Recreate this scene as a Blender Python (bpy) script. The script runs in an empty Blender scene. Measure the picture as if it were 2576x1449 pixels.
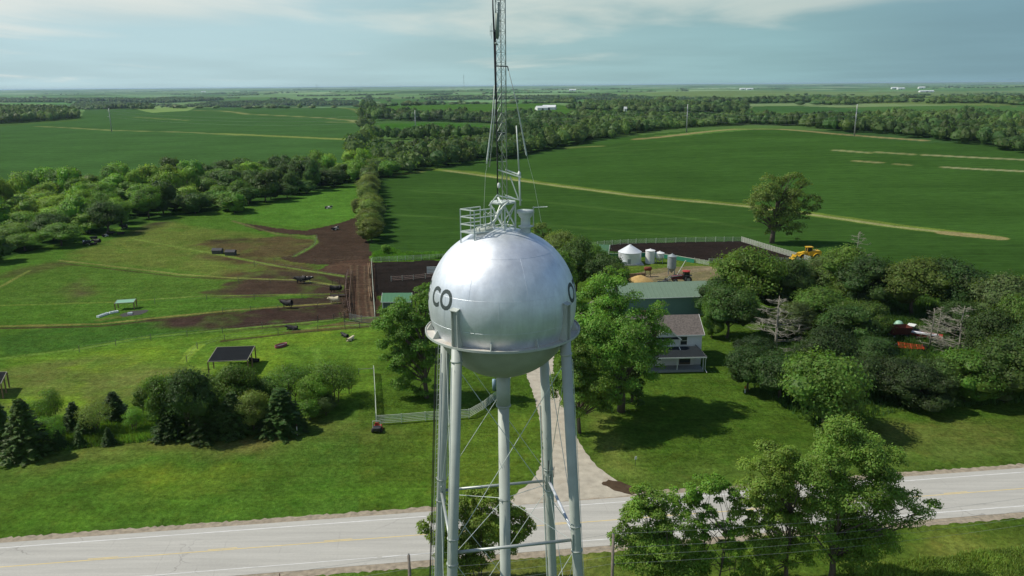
import bpy, math, random
import numpy as np
from mathutils import Vector, Matrix
from mathutils.geometry import tessellate_polygon
R = math.radians
PI = math.pi
rnd = random.Random(7)
scene = bpy.context.scene
COL = scene.collection

# ------------------------------------------------------------------ camera
FOC, CX, CY = 1983.0, 1288.0, 724.5
PITCH, ROLL, CAMZ = R(14.4), R(-0.45), 48.0
def _rx(a):
    c, s = math.cos(a), math.sin(a); return np.array([[1, 0, 0], [0, c, -s], [0, s, c]])
def _rz(a):
    c, s = math.cos(a), math.sin(a); return np.array([[c, -s, 0], [s, c, 0], [0, 0, 1]])
CR = _rx(PI / 2 - PITCH) @ _rz(ROLL)
CP = np.array([0, 0, CAMZ])
cam_data = bpy.data.cameras.new('camera')
cam = bpy.data.objects.new('camera', cam_data)
COL.objects.link(cam)
cam_data.sensor_width = 36.0
cam_data.lens = 36.0 * FOC / 2576.0
cam_data.clip_start = 0.5
cam_data.clip_end = 120000.0
cam.matrix_world = Matrix.Translation((0, 0, CAMZ)) @ Matrix(CR.tolist()).to_4x4()
scene.camera = cam

def ray(px, py):
    d = CR @ np.array([(px - CX) / FOC, (CY - py) / FOC, -1.0]); return d
def atz(px, py, z=0.0):
    d = ray(px, py); t = (z - CAMZ) / d[2]; return CP + t * d
def aty(px, py, Y):
    d = ray(px, py); t = Y / d[1]; return CP + t * d

# ------------------------------------------------------------------ noise + terrain
def _hash(ix, iy, seed):
    n = (ix.astype(np.int64) * 374761393 + iy.astype(np.int64) * 668265263 + seed * 982451653) & 0x7fffffff
    n = ((n ^ (n >> 13)) * 1274126177) & 0x7fffffff
    return ((n ^ (n >> 16)) & 0xffff) / 65535.0
def vnoise(x, y, seed=0):
    x = np.asarray(x, float); y = np.asarray(y, float)
    ix, iy = np.floor(x), np.floor(y); fx, fy = x - ix, y - iy
    fx = fx * fx * (3 - 2 * fx); fy = fy * fy * (3 - 2 * fy)
    a = _hash(ix, iy, seed); b = _hash(ix + 1, iy, seed); c = _hash(ix, iy + 1, seed); d = _hash(ix + 1, iy + 1, seed)
    return (a * (1 - fx) + b * fx) * (1 - fy) + (c * (1 - fx) + d * fx) * fy
def fbm(x, y, seed=0, o=4):
    s = 0; a = 1; t = 0
    for k in range(o):
        s = s + a * vnoise(np.asarray(x) * 2 ** k, np.asarray(y) * 2 ** k, seed + k * 17); t += a; a *= .5
    return s / t
def sst(a, b, x):
    t = np.clip((np.asarray(x, float) - a) / (b - a), 0, 1); return t * t * (3 - 2 * t)
def hgt(x, y):
    x = np.asarray(x, float); y = np.asarray(y, float)
    d = np.hypot(x, y)
    w = sst(290, 750, d)
    h = w * 7.0 * (vnoise(x / 420 + 3.3, y / 420 + 1.2, 5) - .5)
    h = h + 11.0 * np.exp(-((x - 250) / 260) ** 2 - ((y - 690) / 230) ** 2) * w
    w2 = sst(900, 3500, d)
    h = h + w2 * (44 * (vnoise(x / 2100 + .4, y / 1700, 9) - .5) + 12 * (vnoise(x / 700, y / 620, 11) - .5))
    h = h - 13 * w2 + 36 * sst(11000, 30000, d)
    return h
def at(px, py):
    """the point of the terrain seen in direction px, py"""
    d = ray(px, py)
    d = d / np.linalg.norm(d)
    if d[2] > -0.0008:
        d[2] = -0.0008
    t = (CAMZ + 25 - 25) / -d[2] if hgt(0, 0) == 0 else 0
    # march
    if t * 1.0 < 270:
        return CP + t * d
    ts = np.geomspace(240, min(60000, t * 1.6 + 400), 3000)
    P = CP[None] + ts[:, None] * d[None]
    below = P[:, 2] - hgt(P[:, 0], P[:, 1])
    k = np.argmax(below < 0)
    if below[k] >= 0:
        k = len(ts) - 1
        return np.array([P[k, 0], P[k, 1], float(hgt(P[k, 0], P[k, 1]))])
    k = max(k, 1)
    f = below[k - 1] / (below[k - 1] - below[k])
    p = P[k - 1] * (1 - f) + P[k] * f
    return np.array([p[0], p[1], float(hgt(p[0], p[1]))])
def on(x, y):
    return (x, y, float(hgt(x, y)))

# ------------------------------------------------------------------ colours
KALB = 1.32
def lin(c):
    return tuple(((v / 255.0) / 12.92 if v / 255.0 <= .04045 else ((v / 255.0 + .055) / 1.055) ** 2.4) for v in c)
def alb(r, g, b, k=None):
    return tuple(min(.85, v / (k or KALB)) for v in lin((r, g, b)))

# ------------------------------------------------------------------ materials
MATS = {}
def nt(name):
    m = bpy.data.materials.new(name); m.use_nodes = True
    n = m.node_tree; n.nodes.clear(); return m, n
def N(t, kind, **kw):
    n = t.nodes.new(kind)
    for k, v in kw.items():
        if k in ('operation', 'blend_type', 'data_type', 'noise_dimensions', 'attribute_name', 'wave_type', 'feature', 'distribution', 'normalize', 'bands_direction'):
            setattr(n, k, v)
        else:
            n.inputs[k].default_value = v
    return n
def mat(name, col, rough=.6, metal=0., var=.12, scale=3., bump=0., bscale=20., spec=.4, stain=None, stain_amt=0.):
    if name in MATS: return MATS[name]
    m, t = nt(name)
    out = N(t, 'ShaderNodeOutputMaterial'); b = N(t, 'ShaderNodeBsdfPrincipled')
    b.inputs['Roughness'].default_value = rough; b.inputs['Metallic'].default_value = metal
    b.inputs['Specular IOR Level'].default_value = spec
    tc = N(t, 'ShaderNodeTexCoord')
    no = N(t, 'ShaderNodeTexNoise'); no.inputs['Scale'].default_value = scale; no.inputs['Detail'].default_value = 5
    t.links.new(tc.outputs['Object'], no.inputs['Vector'])
    mr = N(t, 'ShaderNodeMapRange'); mr.inputs[1].default_value = .25; mr.inputs[2].default_value = .75
    mr.inputs[3].default_value = 1 - var; mr.inputs[4].default_value = 1 + var
    t.links.new(no.outputs[0], mr.inputs[0])
    mx = N(t, 'ShaderNodeVectorMath', operation='SCALE'); mx.inputs[0].default_value = col
    t.links.new(mr.outputs[0], mx.inputs['Scale'])
    src = mx.outputs[0]
    if stain:
        n2 = N(t, 'ShaderNodeTexNoise'); n2.inputs['Scale'].default_value = scale * .7; n2.inputs['Detail'].default_value = 8; n2.inputs['Roughness'].default_value = .7
        t.links.new(tc.outputs['Object'], n2.inputs['Vector'])
        m2 = N(t, 'ShaderNodeMapRange'); m2.inputs[1].default_value = .55; m2.inputs[2].default_value = .75; m2.inputs[4].default_value = stain_amt
        t.links.new(n2.outputs[0], m2.inputs[0])
        mm = N(t, 'ShaderNodeMix', data_type='RGBA'); mm.inputs[7].default_value = (*stain, 1)
        t.links.new(m2.outputs[0], mm.inputs[0]); t.links.new(src, mm.inputs[6]); src = mm.outputs[2]
    t.links.new(src, b.inputs['Base Color'])
    if bump > 0:
        n3 = N(t, 'ShaderNodeTexNoise'); n3.inputs['Scale'].default_value = bscale; n3.inputs['Detail'].default_value = 4
        t.links.new(tc.outputs['Object'], n3.inputs['Vector'])
        bp = N(t, 'ShaderNodeBump'); bp.inputs['Strength'].default_value = bump; bp.inputs['Distance'].default_value = .05
        t.links.new(n3.outputs[0], bp.inputs['Height']); t.links.new(bp.outputs[0], b.inputs['Normal'])
    t.links.new(b.outputs[0], out.inputs[0])
    MATS[name] = m
    return m

def leaf_mat(name, usecol=True, col=(.06, .1, .03), scale=.35):
    m, t = nt(name)
    out = N(t, 'ShaderNodeOutputMaterial'); b = N(t, 'ShaderNodeBsdfPrincipled')
    b.inputs['Roughness'].default_value = .55; b.inputs['Specular IOR Level'].default_value = .25
    oi = N(t, 'ShaderNodeObjectInfo')
    geo = N(t, 'ShaderNodeNewGeometry')
    no = N(t, 'ShaderNodeTexNoise'); no.inputs['Scale'].default_value = scale; no.inputs['Detail'].default_value = 3
    t.links.new(geo.outputs['Position'], no.inputs['Vector'])
    hs = N(t, 'ShaderNodeHueSaturation')
    if usecol: t.links.new(oi.outputs['Color'], hs.inputs['Color'])
    else: hs.inputs['Color'].default_value = (*col, 1)
    mr = N(t, 'ShaderNodeMapRange'); mr.inputs[1].default_value = .3; mr.inputs[2].default_value = .7; mr.inputs[3].default_value = .65; mr.inputs[4].default_value = 1.35
    t.links.new(no.outputs[0], mr.inputs[0])
    rp = N(t, 'ShaderNodeMapRange'); rp.inputs[3].default_value = .75; rp.inputs[4].default_value = 1.25
    t.links.new(geo.outputs['Random Per Island'], rp.inputs[0])
    mu = N(t, 'ShaderNodeMath', operation='MULTIPLY'); t.links.new(mr.outputs[0], mu.inputs[0]); t.links.new(rp.outputs[0], mu.inputs[1])
    t.links.new(mu.outputs[0], hs.inputs['Value'])
    hr = N(t, 'ShaderNodeMapRange'); hr.inputs[3].default_value = .475; hr.inputs[4].default_value = .515
    t.links.new(geo.outputs['Random Per Island'], hr.inputs[0]); t.links.new(hr.outputs[0], hs.inputs['Hue'])
    t.links.new(hs.outputs[0], b.inputs['Base Color'])
    tr = N(t, 'ShaderNodeBsdfTranslucent')
    tm = N(t, 'ShaderNodeVectorMath', operation='MULTIPLY'); tm.inputs[1].default_value = (1.5, 1.45, .6)
    t.links.new(hs.outputs[0], tm.inputs[0]); t.links.new(tm.outputs[0], tr.inputs['Color'])
    mx = N(t, 'ShaderNodeMixShader'); mx.inputs[0].default_value = .40
    t.links.new(b.outputs[0], mx.inputs[1]); t.links.new(tr.outputs[0], mx.inputs[2]); t.links.new(mx.outputs[0], out.inputs[0])
    MATS[name] = m
    return m
LEAF = leaf_mat('foliage')
BARK = mat('bark', (.10, .08, .06), .9, var=.3, scale=4)
DEADW = mat('dead_wood', (.26, .245, .195), .9, var=.2, scale=4)

# ------------------------------------------------------------------ mesh builder
class MB:
    def __init__(s): s.v = []; s.f = {3: [], 4: []}; s.m = {3: [], 4: []}; s.n = 0; s.ng = []
    def add(s, V, F, mi=0):
        V = np.asarray(V, float).reshape(-1, 3); s.v.append(V)
        if isinstance(F, np.ndarray):
            k = F.shape[1]; s.f[k].append(F + s.n); s.m[k].append(np.full(len(F), mi))
        else:
            for f in F:
                if len(f) in (3, 4):
                    s.f[len(f)].append(np.array([f]) + s.n); s.m[len(f)].append(np.array([mi]))
                else:
                    s.ng.append(([i + s.n for i in f], mi))
        s.n += len(V); return s
    def box(s, c, size, rz=0, mi=0, M=None):
        x, y, z = [v / 2 for v in size]
        V = np.array([(a, b, d) for d in (-z, z) for b in (-y, y) for a in (-x, x)], float)
        if M is not None: V = V @ np.array(M).T
        if rz: V = V @ _rz(rz).T
        V = V + np.array(c)
        F = np.array([(0, 2, 3, 1), (4, 5, 7, 6), (0, 1, 5, 4), (2, 6, 7, 3), (0, 4, 6, 2), (1, 3, 7, 5)])
        return s.add(V, F, mi)
    def bar(s, a, b, w, h=None, mi=0):
        """rectangular bar from a to b"""
        a = np.array(a, float); b = np.array(b, float); d = b - a; L = np.linalg.norm(d)
        if L < 1e-6: return s
        d /= L; up = np.array([0, 0, 1.]) if abs(d[2]) < .95 else np.array([0, 1., 0])
        x = np.cross(d, up); x /= np.linalg.norm(x); y = np.cross(x, d); h = h or w
        V = [p + x * i * w / 2 + y * j * h / 2 for p in (a, b) for i, j in ((-1, -1), (1, -1), (1, 1), (-1, 1))]
        F = np.array([(0, 1, 2, 3), (7, 6, 5, 4), (0, 4, 5, 1), (1, 5, 6, 2), (2, 6, 7, 3), (3, 7, 4, 0)])
        return s.add(V, F, mi)
    def tube(s, pts, rad, n=8, mi=0, cap=True):
        P = np.array(pts, float); k = len(P)
        rad = np.full(k, rad) if np.isscalar(rad) else np.array(rad, float)
        T = np.gradient(P, axis=0); T /= np.maximum(np.linalg.norm(T, axis=1), 1e-9)[:, None]
        ref = np.array([0, 0, 1.]) if abs(T[0][2]) < .9 else np.array([1., 0, 0])
        V = []; ang = np.linspace(0, 2 * PI, n, endpoint=False)
        x = np.cross(ref, T[0]); x /= np.linalg.norm(x)
        for i in range(k):
            x = x - T[i] * np.dot(x, T[i]); x /= max(np.linalg.norm(x), 1e-9); y = np.cross(T[i], x)
            V.append(P[i] + rad[i] * (np.cos(ang)[:, None] * x + np.sin(ang)[:, None] * y))
        V = np.concatenate(V)
        F = np.array([(i * n + j, i * n + (j + 1) % n, (i + 1) * n + (j + 1) % n, (i + 1) * n + j) for i in range(k - 1) for j in range(n)])
        s.add(V, F, mi)
        if cap:
            b = s.n - len(V)
            s.ng.append(([b + j for j in range(n)][::-1], mi)); s.ng.append(([b + (k - 1) * n + j for j in range(n)], mi))
        return s
    def lathe(s, prof, c=(0, 0, 0), n=24, mi=0, a0=0, a1=2 * PI):
        full = abs(a1 - a0 - 2 * PI) < 1e-6
        ang = np.linspace(a0, a1, n, endpoint=not full); V = []
        for r, z in prof: V.append(np.stack([c[0] + r * np.cos(ang), c[1] + r * np.sin(ang), np.full(n, c[2] + z)], 1))
        k = len(prof); m = n if full else n - 1
        F = np.array([(i * n + j, i * n + (j + 1) % n, (i + 1) * n + (j + 1) % n, (i + 1) * n + j) for i in range(k - 1) for j in range(m)])
        return s.add(np.concatenate(V), F, mi)
    def prism(s, poly, z0, z1, mi=0):
        """vertical prism over an xy polygon; z1 may be a function"""
        n = len(poly); V = [(x, y, z0) for x, y in poly] + [(x, y, z1) for x, y in poly]
        F = [tuple(range(n))[::-1], tuple(range(n, 2 * n))] + [(i, (i + 1) % n, n + (i + 1) % n, n + i) for i in range(n)]
        return s.add(V, F, mi)
    def mesh(s, name, mats, smooth=False):
        me = bpy.data.meshes.new(name)
        V = np.concatenate(s.v) if s.v else np.zeros((0, 3))
        q = np.concatenate(s.f[4]) if s.f[4] else np.zeros((0, 4), int); t = np.concatenate(s.f[3]) if s.f[3] else np.zeros((0, 3), int)
        ngl = [len(f) for f, _ in s.ng]; ngi = [i for f, _ in s.ng for i in f]
        loops = np.concatenate([q.ravel(), t.ravel(), np.array(ngi, int)]).astype(np.int32)
        tot = np.concatenate([np.full(len(q), 4), np.full(len(t), 3), np.array(ngl, int)]).astype(np.int32)
        st = np.concatenate([[0], np.cumsum(tot)[:-1]]).astype(np.int32) if len(tot) else np.zeros(0, np.int32)
        mi = np.concatenate([np.concatenate(s.m[4]) if s.m[4] else [], np.concatenate(s.m[3]) if s.m[3] else [], [m for _, m in s.ng]]).astype(np.int32)
        me.vertices.add(len(V)); me.vertices.foreach_set('co', V.astype(np.float32).ravel())
        me.loops.add(len(loops)); me.loops.foreach_set('vertex_index', loops)
        me.polygons.add(len(tot)); me.polygons.foreach_set('loop_start', st); me.polygons.foreach_set('loop_total', tot)
        me.polygons.foreach_set('material_index', mi)
        me.polygons.foreach_set('use_smooth', np.full(len(tot), bool(smooth)))
        me.update(calc_edges=True); me.validate()
        for m in (mats if isinstance(mats, (list, tuple)) else [mats]): me.materials.append(m)
        return me
    def obj(s, name, mats, parent=None, smooth=False, loc=(0, 0, 0), rz=0, label=None):
        o = bpy.data.objects.new(name, s.mesh(name, mats, smooth)); COL.objects.link(o)
        o.location = loc; o.rotation_euler = (0, 0, rz)
        if parent is not None: o.parent = parent
        if label: o['label'] = label
        return o
def tag(o, label, cat, group=None, kind=None):
    o['label'] = label
    if cat: o['category'] = cat
    if group: o['group'] = group
    if kind: o['kind'] = kind
    return o
def thing(name, label, cat, loc=(0, 0, 0), rz=0, group=None):
    o = bpy.data.objects.new(name, None); COL.objects.link(o); o.empty_display_size = .2
    o.location = loc; o.rotation_euler = (0, 0, rz); return tag(o, label, cat, group)
def struct(o, label=None):
    o['kind'] = 'structure'
    if label: o['label'] = label
    return o
def kids(o, table):
    return table.get(o.name, [])
def dup(root, parts, loc, rz=0, sc=(1, 1, 1), label=None, group=None, color=None):
    r = root.copy(); COL.objects.link(r); r.location = loc; r.rotation_euler = (0, 0, rz); r.scale = sc
    if label: r['label'] = label
    if group: r['group'] = group
    if color: r.color = color
    for p in parts:
        c = p.copy(); COL.objects.link(c); c.parent = r
        if color: c.color = color
    return r

# ------------------------------------------------------------------ world, sun
SUN_EL = R(50)
SUN_DX, SUN_DY = 1.0, -0.12         # the way shadows fall on the ground
world = bpy.data.worlds.new('World'); scene.world = world; world.use_nodes = True
wt = world.node_tree; wt.nodes.clear()
wo = wt.nodes.new('ShaderNodeOutputWorld'); bg = wt.nodes.new('ShaderNodeBackground'); bg.inputs['Strength'].default_value = .10
sky = wt.nodes.new('ShaderNodeTexSky'); sky.sky_type = 'NISHITA'; sky.sun_disc = False
sky.sun_elevation = SUN_EL; sky.air_density = 1.0; sky.dust_density = .3; sky.ozone_density = 3.5; sky.altitude = 300
# direction to the sun: (-1, .15) ; sky rotation is measured clockwise from +Y
sky.sun_rotation = math.atan2(-SUN_DX, -SUN_DY)
wtc = wt.nodes.new('ShaderNodeTexCoord')
sep = wt.nodes.new('ShaderNodeSeparateXYZ'); wt.links.new(wtc.outputs['Generated'], sep.inputs[0])
mxz = N(wt, 'ShaderNodeMath', operation='MAXIMUM'); mxz.inputs[1].default_value = .0; wt.links.new(sep.outputs[2], mxz.inputs[0])
zo = N(wt, 'ShaderNodeMath', operation='ADD'); zo.inputs[1].default_value = .045; wt.links.new(mxz.outputs[0], zo.inputs[0])
dv = N(wt, 'ShaderNodeVectorMath', operation='DIVIDE'); wt.links.new(wtc.outputs['Generated'], dv.inputs[0])
cz = wt.nodes.new('ShaderNodeCombineXYZ')
for i in range(3): wt.links.new(zo.outputs[0], cz.inputs[i])
wt.links.new(cz.outputs[0], dv.inputs[1])
cn = wt.nodes.new('ShaderNodeTexNoise'); cn.inputs['Scale'].default_value = .42; cn.inputs['Detail'].default_value = 9; cn.inputs['Roughness'].default_value = .52; cn.inputs['Distortion'].default_value = .5
mpw = wt.nodes.new('ShaderNodeMapping'); mpw.inputs['Location'].default_value = (3.1, 0.6, 0); mpw.inputs['Scale'].default_value = (.8, .5, .3)
wt.links.new(dv.outputs[0], mpw.inputs[0]); wt.links.new(mpw.outputs[0], cn.inputs['Vector'])
# thin high overcast that dims from the sun side to the far side, with streaky cloud banks above it
def wmap(src, a, b_, c, d, smooth=True):
    n = N(wt, 'ShaderNodeMapRange'); n.inputs[1].default_value = a; n.inputs[2].default_value = b_; n.inputs[3].default_value = c; n.inputs[4].default_value = d
    if smooth: n.interpolation_type = 'SMOOTHSTEP'
    wt.links.new(src, n.inputs[0]); return n.outputs[0]
ramp = wt.nodes.new('ShaderNodeValToRGB'); cr_ = ramp.color_ramp
cr_.elements[0].position = 0; cr_.elements[0].color = (.43, .585, .625, 1)
cr_.elements[1].position = 1; cr_.elements[1].color = (.165, .29, .35, 1)
for ps, c in ((.30, (.39, .55, .585, 1)), (.5, (.325, .49, .505, 1)), (.75, (.24, .405, .43, 1)), (.88, (.185, .32, .37, 1))):
    e = cr_.elements.new(ps); e.color = c
wt.links.new(wmap(sep.outputs[0], -.62, .62, 0, 1, False), ramp.inputs[0])
vsc = N(wt, 'ShaderNodeVectorMath', operation='SCALE'); vsc.inputs['Scale'].default_value = 1 / .10
wt.links.new(ramp.outputs[0], vsc.inputs[0])
bn_ = wt.nodes.new('ShaderNodeTexNoise'); bn_.inputs['Scale'].default_value = .35; bn_.inputs['Detail'].default_value = 5
mp2 = wt.nodes.new('ShaderNodeMapping'); mp2.inputs['Location'].default_value = (7.3, 2.2, 1); mp2.inputs['Scale'].default_value = (.8, .7, .3)
wt.links.new(dv.outputs[0], mp2.inputs[0]); wt.links.new(mp2.outputs[0], bn_.inputs['Vector'])
v2 = N(wt, 'ShaderNodeVectorMath', operation='SCALE'); wt.links.new(vsc.outputs[0], v2.inputs[0]); wt.links.new(wmap(bn_.outputs[0], .3, .7, .93, 1.07), v2.inputs['Scale'])
v3 = N(wt, 'ShaderNodeVectorMath', operation='SCALE'); wt.links.new(v2.outputs[0], v3.inputs[0]); wt.links.new(wmap(sep.outputs[1], -.5, .3, .66, 1.04), v3.inputs['Scale']); v2 = v3
veil = N(wt, 'ShaderNodeMix', data_type='RGBA'); wt.links.new(wmap(sep.outputs[2], .07, .22, .97, .03), veil.inputs[0])
wt.links.new(sky.outputs[0], veil.inputs[6]); wt.links.new(v2.outputs[0], veil.inputs[7])
hi = wmap(sep.outputs[2], .2, .45, 0, -.14); el0 = wmap(sep.outputs[2], .025, .10, -.17, .10)
ela = N(wt, 'ShaderNodeMath', operation='ADD'); wt.links.new(hi, ela.inputs[0]); wt.links.new(el0, ela.inputs[1]); el = ela.outputs[0]; xm = wmap(sep.outputs[0], -.05, .55, .03, -.08)
ad = N(wt, 'ShaderNodeMath', operation='ADD'); wt.links.new(cn.outputs[0], ad.inputs[0]); wt.links.new(el, ad.inputs[1])
ad2 = N(wt, 'ShaderNodeMath', operation='ADD'); wt.links.new(ad.outputs[0], ad2.inputs[0]); wt.links.new(xm, ad2.inputs[1])
cov = wmap(ad2.outputs[0], .44, .66, 0, .85)
ccol = N(wt, 'ShaderNodeVectorMath', operation='MULTIPLY_ADD'); wt.links.new(vsc.outputs[0], ccol.inputs[0]); ccol.inputs[1].default_value = (1.15, .9, .8); ccol.inputs[2].default_value = (2.4, 2.35, 2.2)
mixw = N(wt, 'ShaderNodeMix', data_type='RGBA'); wt.links.new(cov, mixw.inputs[0]); wt.links.new(veil.outputs[2], mixw.inputs[6]); wt.links.new(ccol.outputs[0], mixw.inputs[7])
wt.links.new(mixw.outputs[2], bg.inputs[0]); wt.links.new(bg.outputs[0], wo.inputs[0])
sd = bpy.data.lights.new('sun', 'SUN'); sd.energy = 4.3; sd.angle = R(.55); sd.color = (1, .94, .82)
so = bpy.data.objects.new('sun', sd); COL.objects.link(so)
dirv = Vector((SUN_DX, SUN_DY, 0)).normalized() * math.cos(SUN_EL); dirv.z = -math.sin(SUN_EL)
so.rotation_euler = dirv.to_track_quat('-Z', 'Y').to_euler(); so.location = (-60, 10, 90)
vs = scene.view_settings; vs.view_transform = 'Standard'; vs.look = 'None'; vs.gamma = 1; vs.exposure = .1; vs.use_curve_mapping = False
# ------------------------------------------------------------------ ground sheet
deps = np.arange(R(37), R(.16), -R(.0727 * .62))
ys = list(CAMZ / np.tan(deps))
ex = list(np.geomspace(900, 45000, 170))
ys = np.array(sorted(ys + ex)); ys = ys[ys < 45000]
keep = [ys[0]]
for v in ys[1:]:
    if v - keep[-1] > max(.02, keep[-1] * .0006): keep.append(v)
ys = np.array(list(np.linspace(-400, keep[0] - 4, 14)) + keep + [60000.])
tc_ = np.concatenate([np.linspace(-3, -.72, 14, endpoint=False), np.arange(-.72, .72, .00175), np.linspace(.72, 3, 14)])
wY = np.sqrt(np.maximum(ys, 0) ** 2 + 60 ** 2)
GX = (tc_[None, :] * wY[:, None]); GY = np.repeat(ys[:, None], len(tc_), 1)
GZ = hgt(GX, GY)
nr, nc = GX.shape
X, Y = GX.ravel(), GY.ravel()
CELL = np.repeat(np.gradient(ys)[:, None], nc, 1).ravel()
D = np.hypot(X, Y)
colr = np.zeros((len(X), 3)); msk = np.zeros((len(X), 3))     # msk: crop, dirt, rough grass
def wpoly(pp): return np.array([at(*p)[:2] for p in pp])
_nx = {}
def pert(a, l, seed=3):
    k = (a, l, seed)
    if k not in _nx:
        _nx.clear()
        _nx[k] = (X + a * (fbm(X / l, Y / l, seed, 3) - .5) * 2, Y + a * (fbm(X / l + 40, Y / l, seed + 5, 3) - .5) * 2)
    return _nx[k]
def inside(P, qx, qy):
    res = np.zeros(len(qx), bool)
    x0, y0 = P.min(0); x1, y1 = P.max(0)
    c = np.nonzero((qx >= x0) & (qx <= x1) & (qy >= y0) & (qy <= y1))[0]
    if not len(c): return res
    xs, yy = qx[c], qy[c]; r = np.zeros(len(c), bool); n = len(P)
    for i in range(n):
        ax, ay = P[i]; bx, by = P[(i + 1) % n]
        if ay == by: continue
        k = ((ay > yy) != (by > yy)) & (xs < (bx - ax) * (yy - ay) / (by - ay) + ax)
        r ^= k
    res[c] = r
    return res
def paint(pp, col, m=None, a=0., l=8., amt=1., world=False, fuzz=0., soft=0.):
    P = np.array(pp) if world else wpoly(pp)
    if soft:
        qx, qy = pert(a, l) if a else (X, Y)
        x0, y0 = P.min(0) - soft; x1, y1 = P.max(0) + soft
        c = np.nonzero((qx > x0) & (qx < x1) & (qy > y0) & (qy < y1))[0]
        if not len(c): return
        cx_, cy_ = qx[c], qy[c]; dd = np.full(len(c), 1e9)
        for i in range(len(P)):
            ax, ay = P[i]; bx, by = P[(i + 1) % len(P)]; dx, dy = bx - ax, by - ay
            t_ = np.clip(((cx_ - ax) * dx + (cy_ - ay) * dy) / (dx * dx + dy * dy + 1e-9), 0, 1); dd = np.minimum(dd, np.hypot(cx_ - ax - t_ * dx, cy_ - ay - t_ * dy))
        ins = inside(P, cx_, cy_); sd_ = np.where(ins, dd, -dd); w = sst(-soft, soft, sd_) * amt
        w = np.clip(w * (1 + (fbm(X[c] / 5, Y[c] / 5, 91, 4) - .5) * 1.6), 0, 1)[:, None]
        colr[c] = colr[c] * (1 - w) + np.array(alb(*col)) * w
        if m is not None: msk[c] = msk[c] * (1 - w) + np.array(m) * w
        return
    qx, qy = pert(a, l) if a else (X, Y)
    s = inside(P, qx, qy)
    am = np.full(s.sum(), amt)
    if fuzz: am = am * np.clip(.5 + (fbm(X[s] / l, Y[s] / l, 31, 4) - .5) * fuzz + (amt - .5), 0, 1)
    c = np.array(alb(*col))
    colr[s] = colr[s] * (1 - am[:, None]) + c * am[:, None]
    if m is not None: msk[s] = msk[s] * (1 - am[:, None]) + np.array(m) * am[:, None]
    return s
def line(pp, width, col, m=None, amt=1., wob=0., world=False):
    P = np.array(pp, float) if world else wpoly(pp)
    best = np.full(len(X), 1e9)
    pad = width + 40
    for (ax, ay), (bx, by) in zip(P[:-1], P[1:]):
        c = np.nonzero((X > min(ax, bx) - pad) & (X < max(ax, bx) + pad) & (Y > min(ay, by) - pad) & (Y < max(ay, by) + pad))[0]
        dx, dy = bx - ax, by - ay; L = dx * dx + dy * dy
        t = np.clip(((X[c] - ax) * dx + (Y[c] - ay) * dy) / L, 0, 1)
        best[c] = np.minimum(best[c], np.hypot(X[c] - ax - t * dx, Y[c] - ay - t * dy))
    s = best < 1e8
    w = width * (1 + wob * (fbm(X[s] / 9, Y[s] / 9, 77, 3) - .5) * 2) if wob else width
    cl = np.maximum(CELL[s] * .7, .05)
    a = np.clip((w / 2 - best[s]) / cl + .5, 0, 1) * np.minimum(1, (w + cl * .3) / cl) * amt
    a = np.clip(a, 0, 1)
    idx = np.nonzero(s)[0]; k = a > 0; idx = idx[k]; a = a[k][:, None]
    colr[idx] = colr[idx] * (1 - a) + np.array(alb(*col)) * a
    if m is not None: msk[idx] = msk[idx] * (1 - a) + np.array(m) * a

CROP = (57, 93, 45); CROPL = (64, 104, 60); CROPB = (66, 118, 48)
# distant patchwork of fields, set out on a section grid
ca, sa = math.cos(.13), math.sin(.13)
U = (X * ca + Y * sa); Vv = (-X * sa + Y * ca)
cu = np.floor(U / 640 + .35 * vnoise(X / 900, Y / 900, 2)); cv = np.floor(Vv / 420 + .5 * vnoise(X / 700, Y / 700, 4))
hsh = _hash(cu, cv, 21)
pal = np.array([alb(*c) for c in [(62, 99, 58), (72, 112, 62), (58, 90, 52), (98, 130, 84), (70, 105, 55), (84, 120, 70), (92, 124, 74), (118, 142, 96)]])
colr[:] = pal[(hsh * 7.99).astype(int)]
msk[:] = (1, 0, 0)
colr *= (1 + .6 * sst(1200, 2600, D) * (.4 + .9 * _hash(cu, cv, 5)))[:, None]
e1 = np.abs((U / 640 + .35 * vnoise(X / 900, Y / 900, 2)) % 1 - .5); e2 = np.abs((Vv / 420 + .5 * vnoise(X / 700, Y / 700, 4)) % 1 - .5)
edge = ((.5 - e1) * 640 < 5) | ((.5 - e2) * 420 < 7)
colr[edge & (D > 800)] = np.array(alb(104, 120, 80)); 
# near and middle ground, laid out from the plan of the farm
near = D < 640
colr[near] = np.array(alb(*CROP)); msk[near] = (1, 0, 0)
paint([(-400, 520), (-400, 330), (0, 318), (200, 303), (215, 276), (500, 272), (905, 268), (905, 350), (1060, 362), (960, 395), (900, 430), (0, 500)], (67, 107, 62), (1, 0, 0))
paint([(955, 312), (1100, 308), (1250, 315), (1395, 322), (1380, 345), (1200, 343), (960, 338)], (62, 112, 42), (1, 0, 0))
paint([(955, 250), (1100, 255), (1300, 260), (1450, 272), (1600, 285), (1780, 292), (1600, 300), (1300, 292), (1100, 280), (955, 276)], (70, 114, 46), (1, 0, 0))
paint([(310, 273), (400, 263), (525, 261), (470, 279), (385, 284)], (132, 162, 90), (1, 0, 0))
paint([(-100, 262), (130, 262), (137, 271), (-100, 276)], (132, 162, 92), (1, 0, 0))
paint([(1890, 268), (1990, 266), (2100, 270), (2300, 284), (2050, 287), (1960, 280), (1900, 278)], (64, 105, 60), (1, 0, 0))
paint([(2360, 330), (2500, 322), (2576, 330), (2576, 345), (2450, 342)], (66, 112, 50), (1, 0, 0))
paint([(1500, 234), (2800, 224), (2800, 268), (2200, 262), (1700, 240)], (108, 136, 84), (1, 0, 0), amt=.75)
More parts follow.
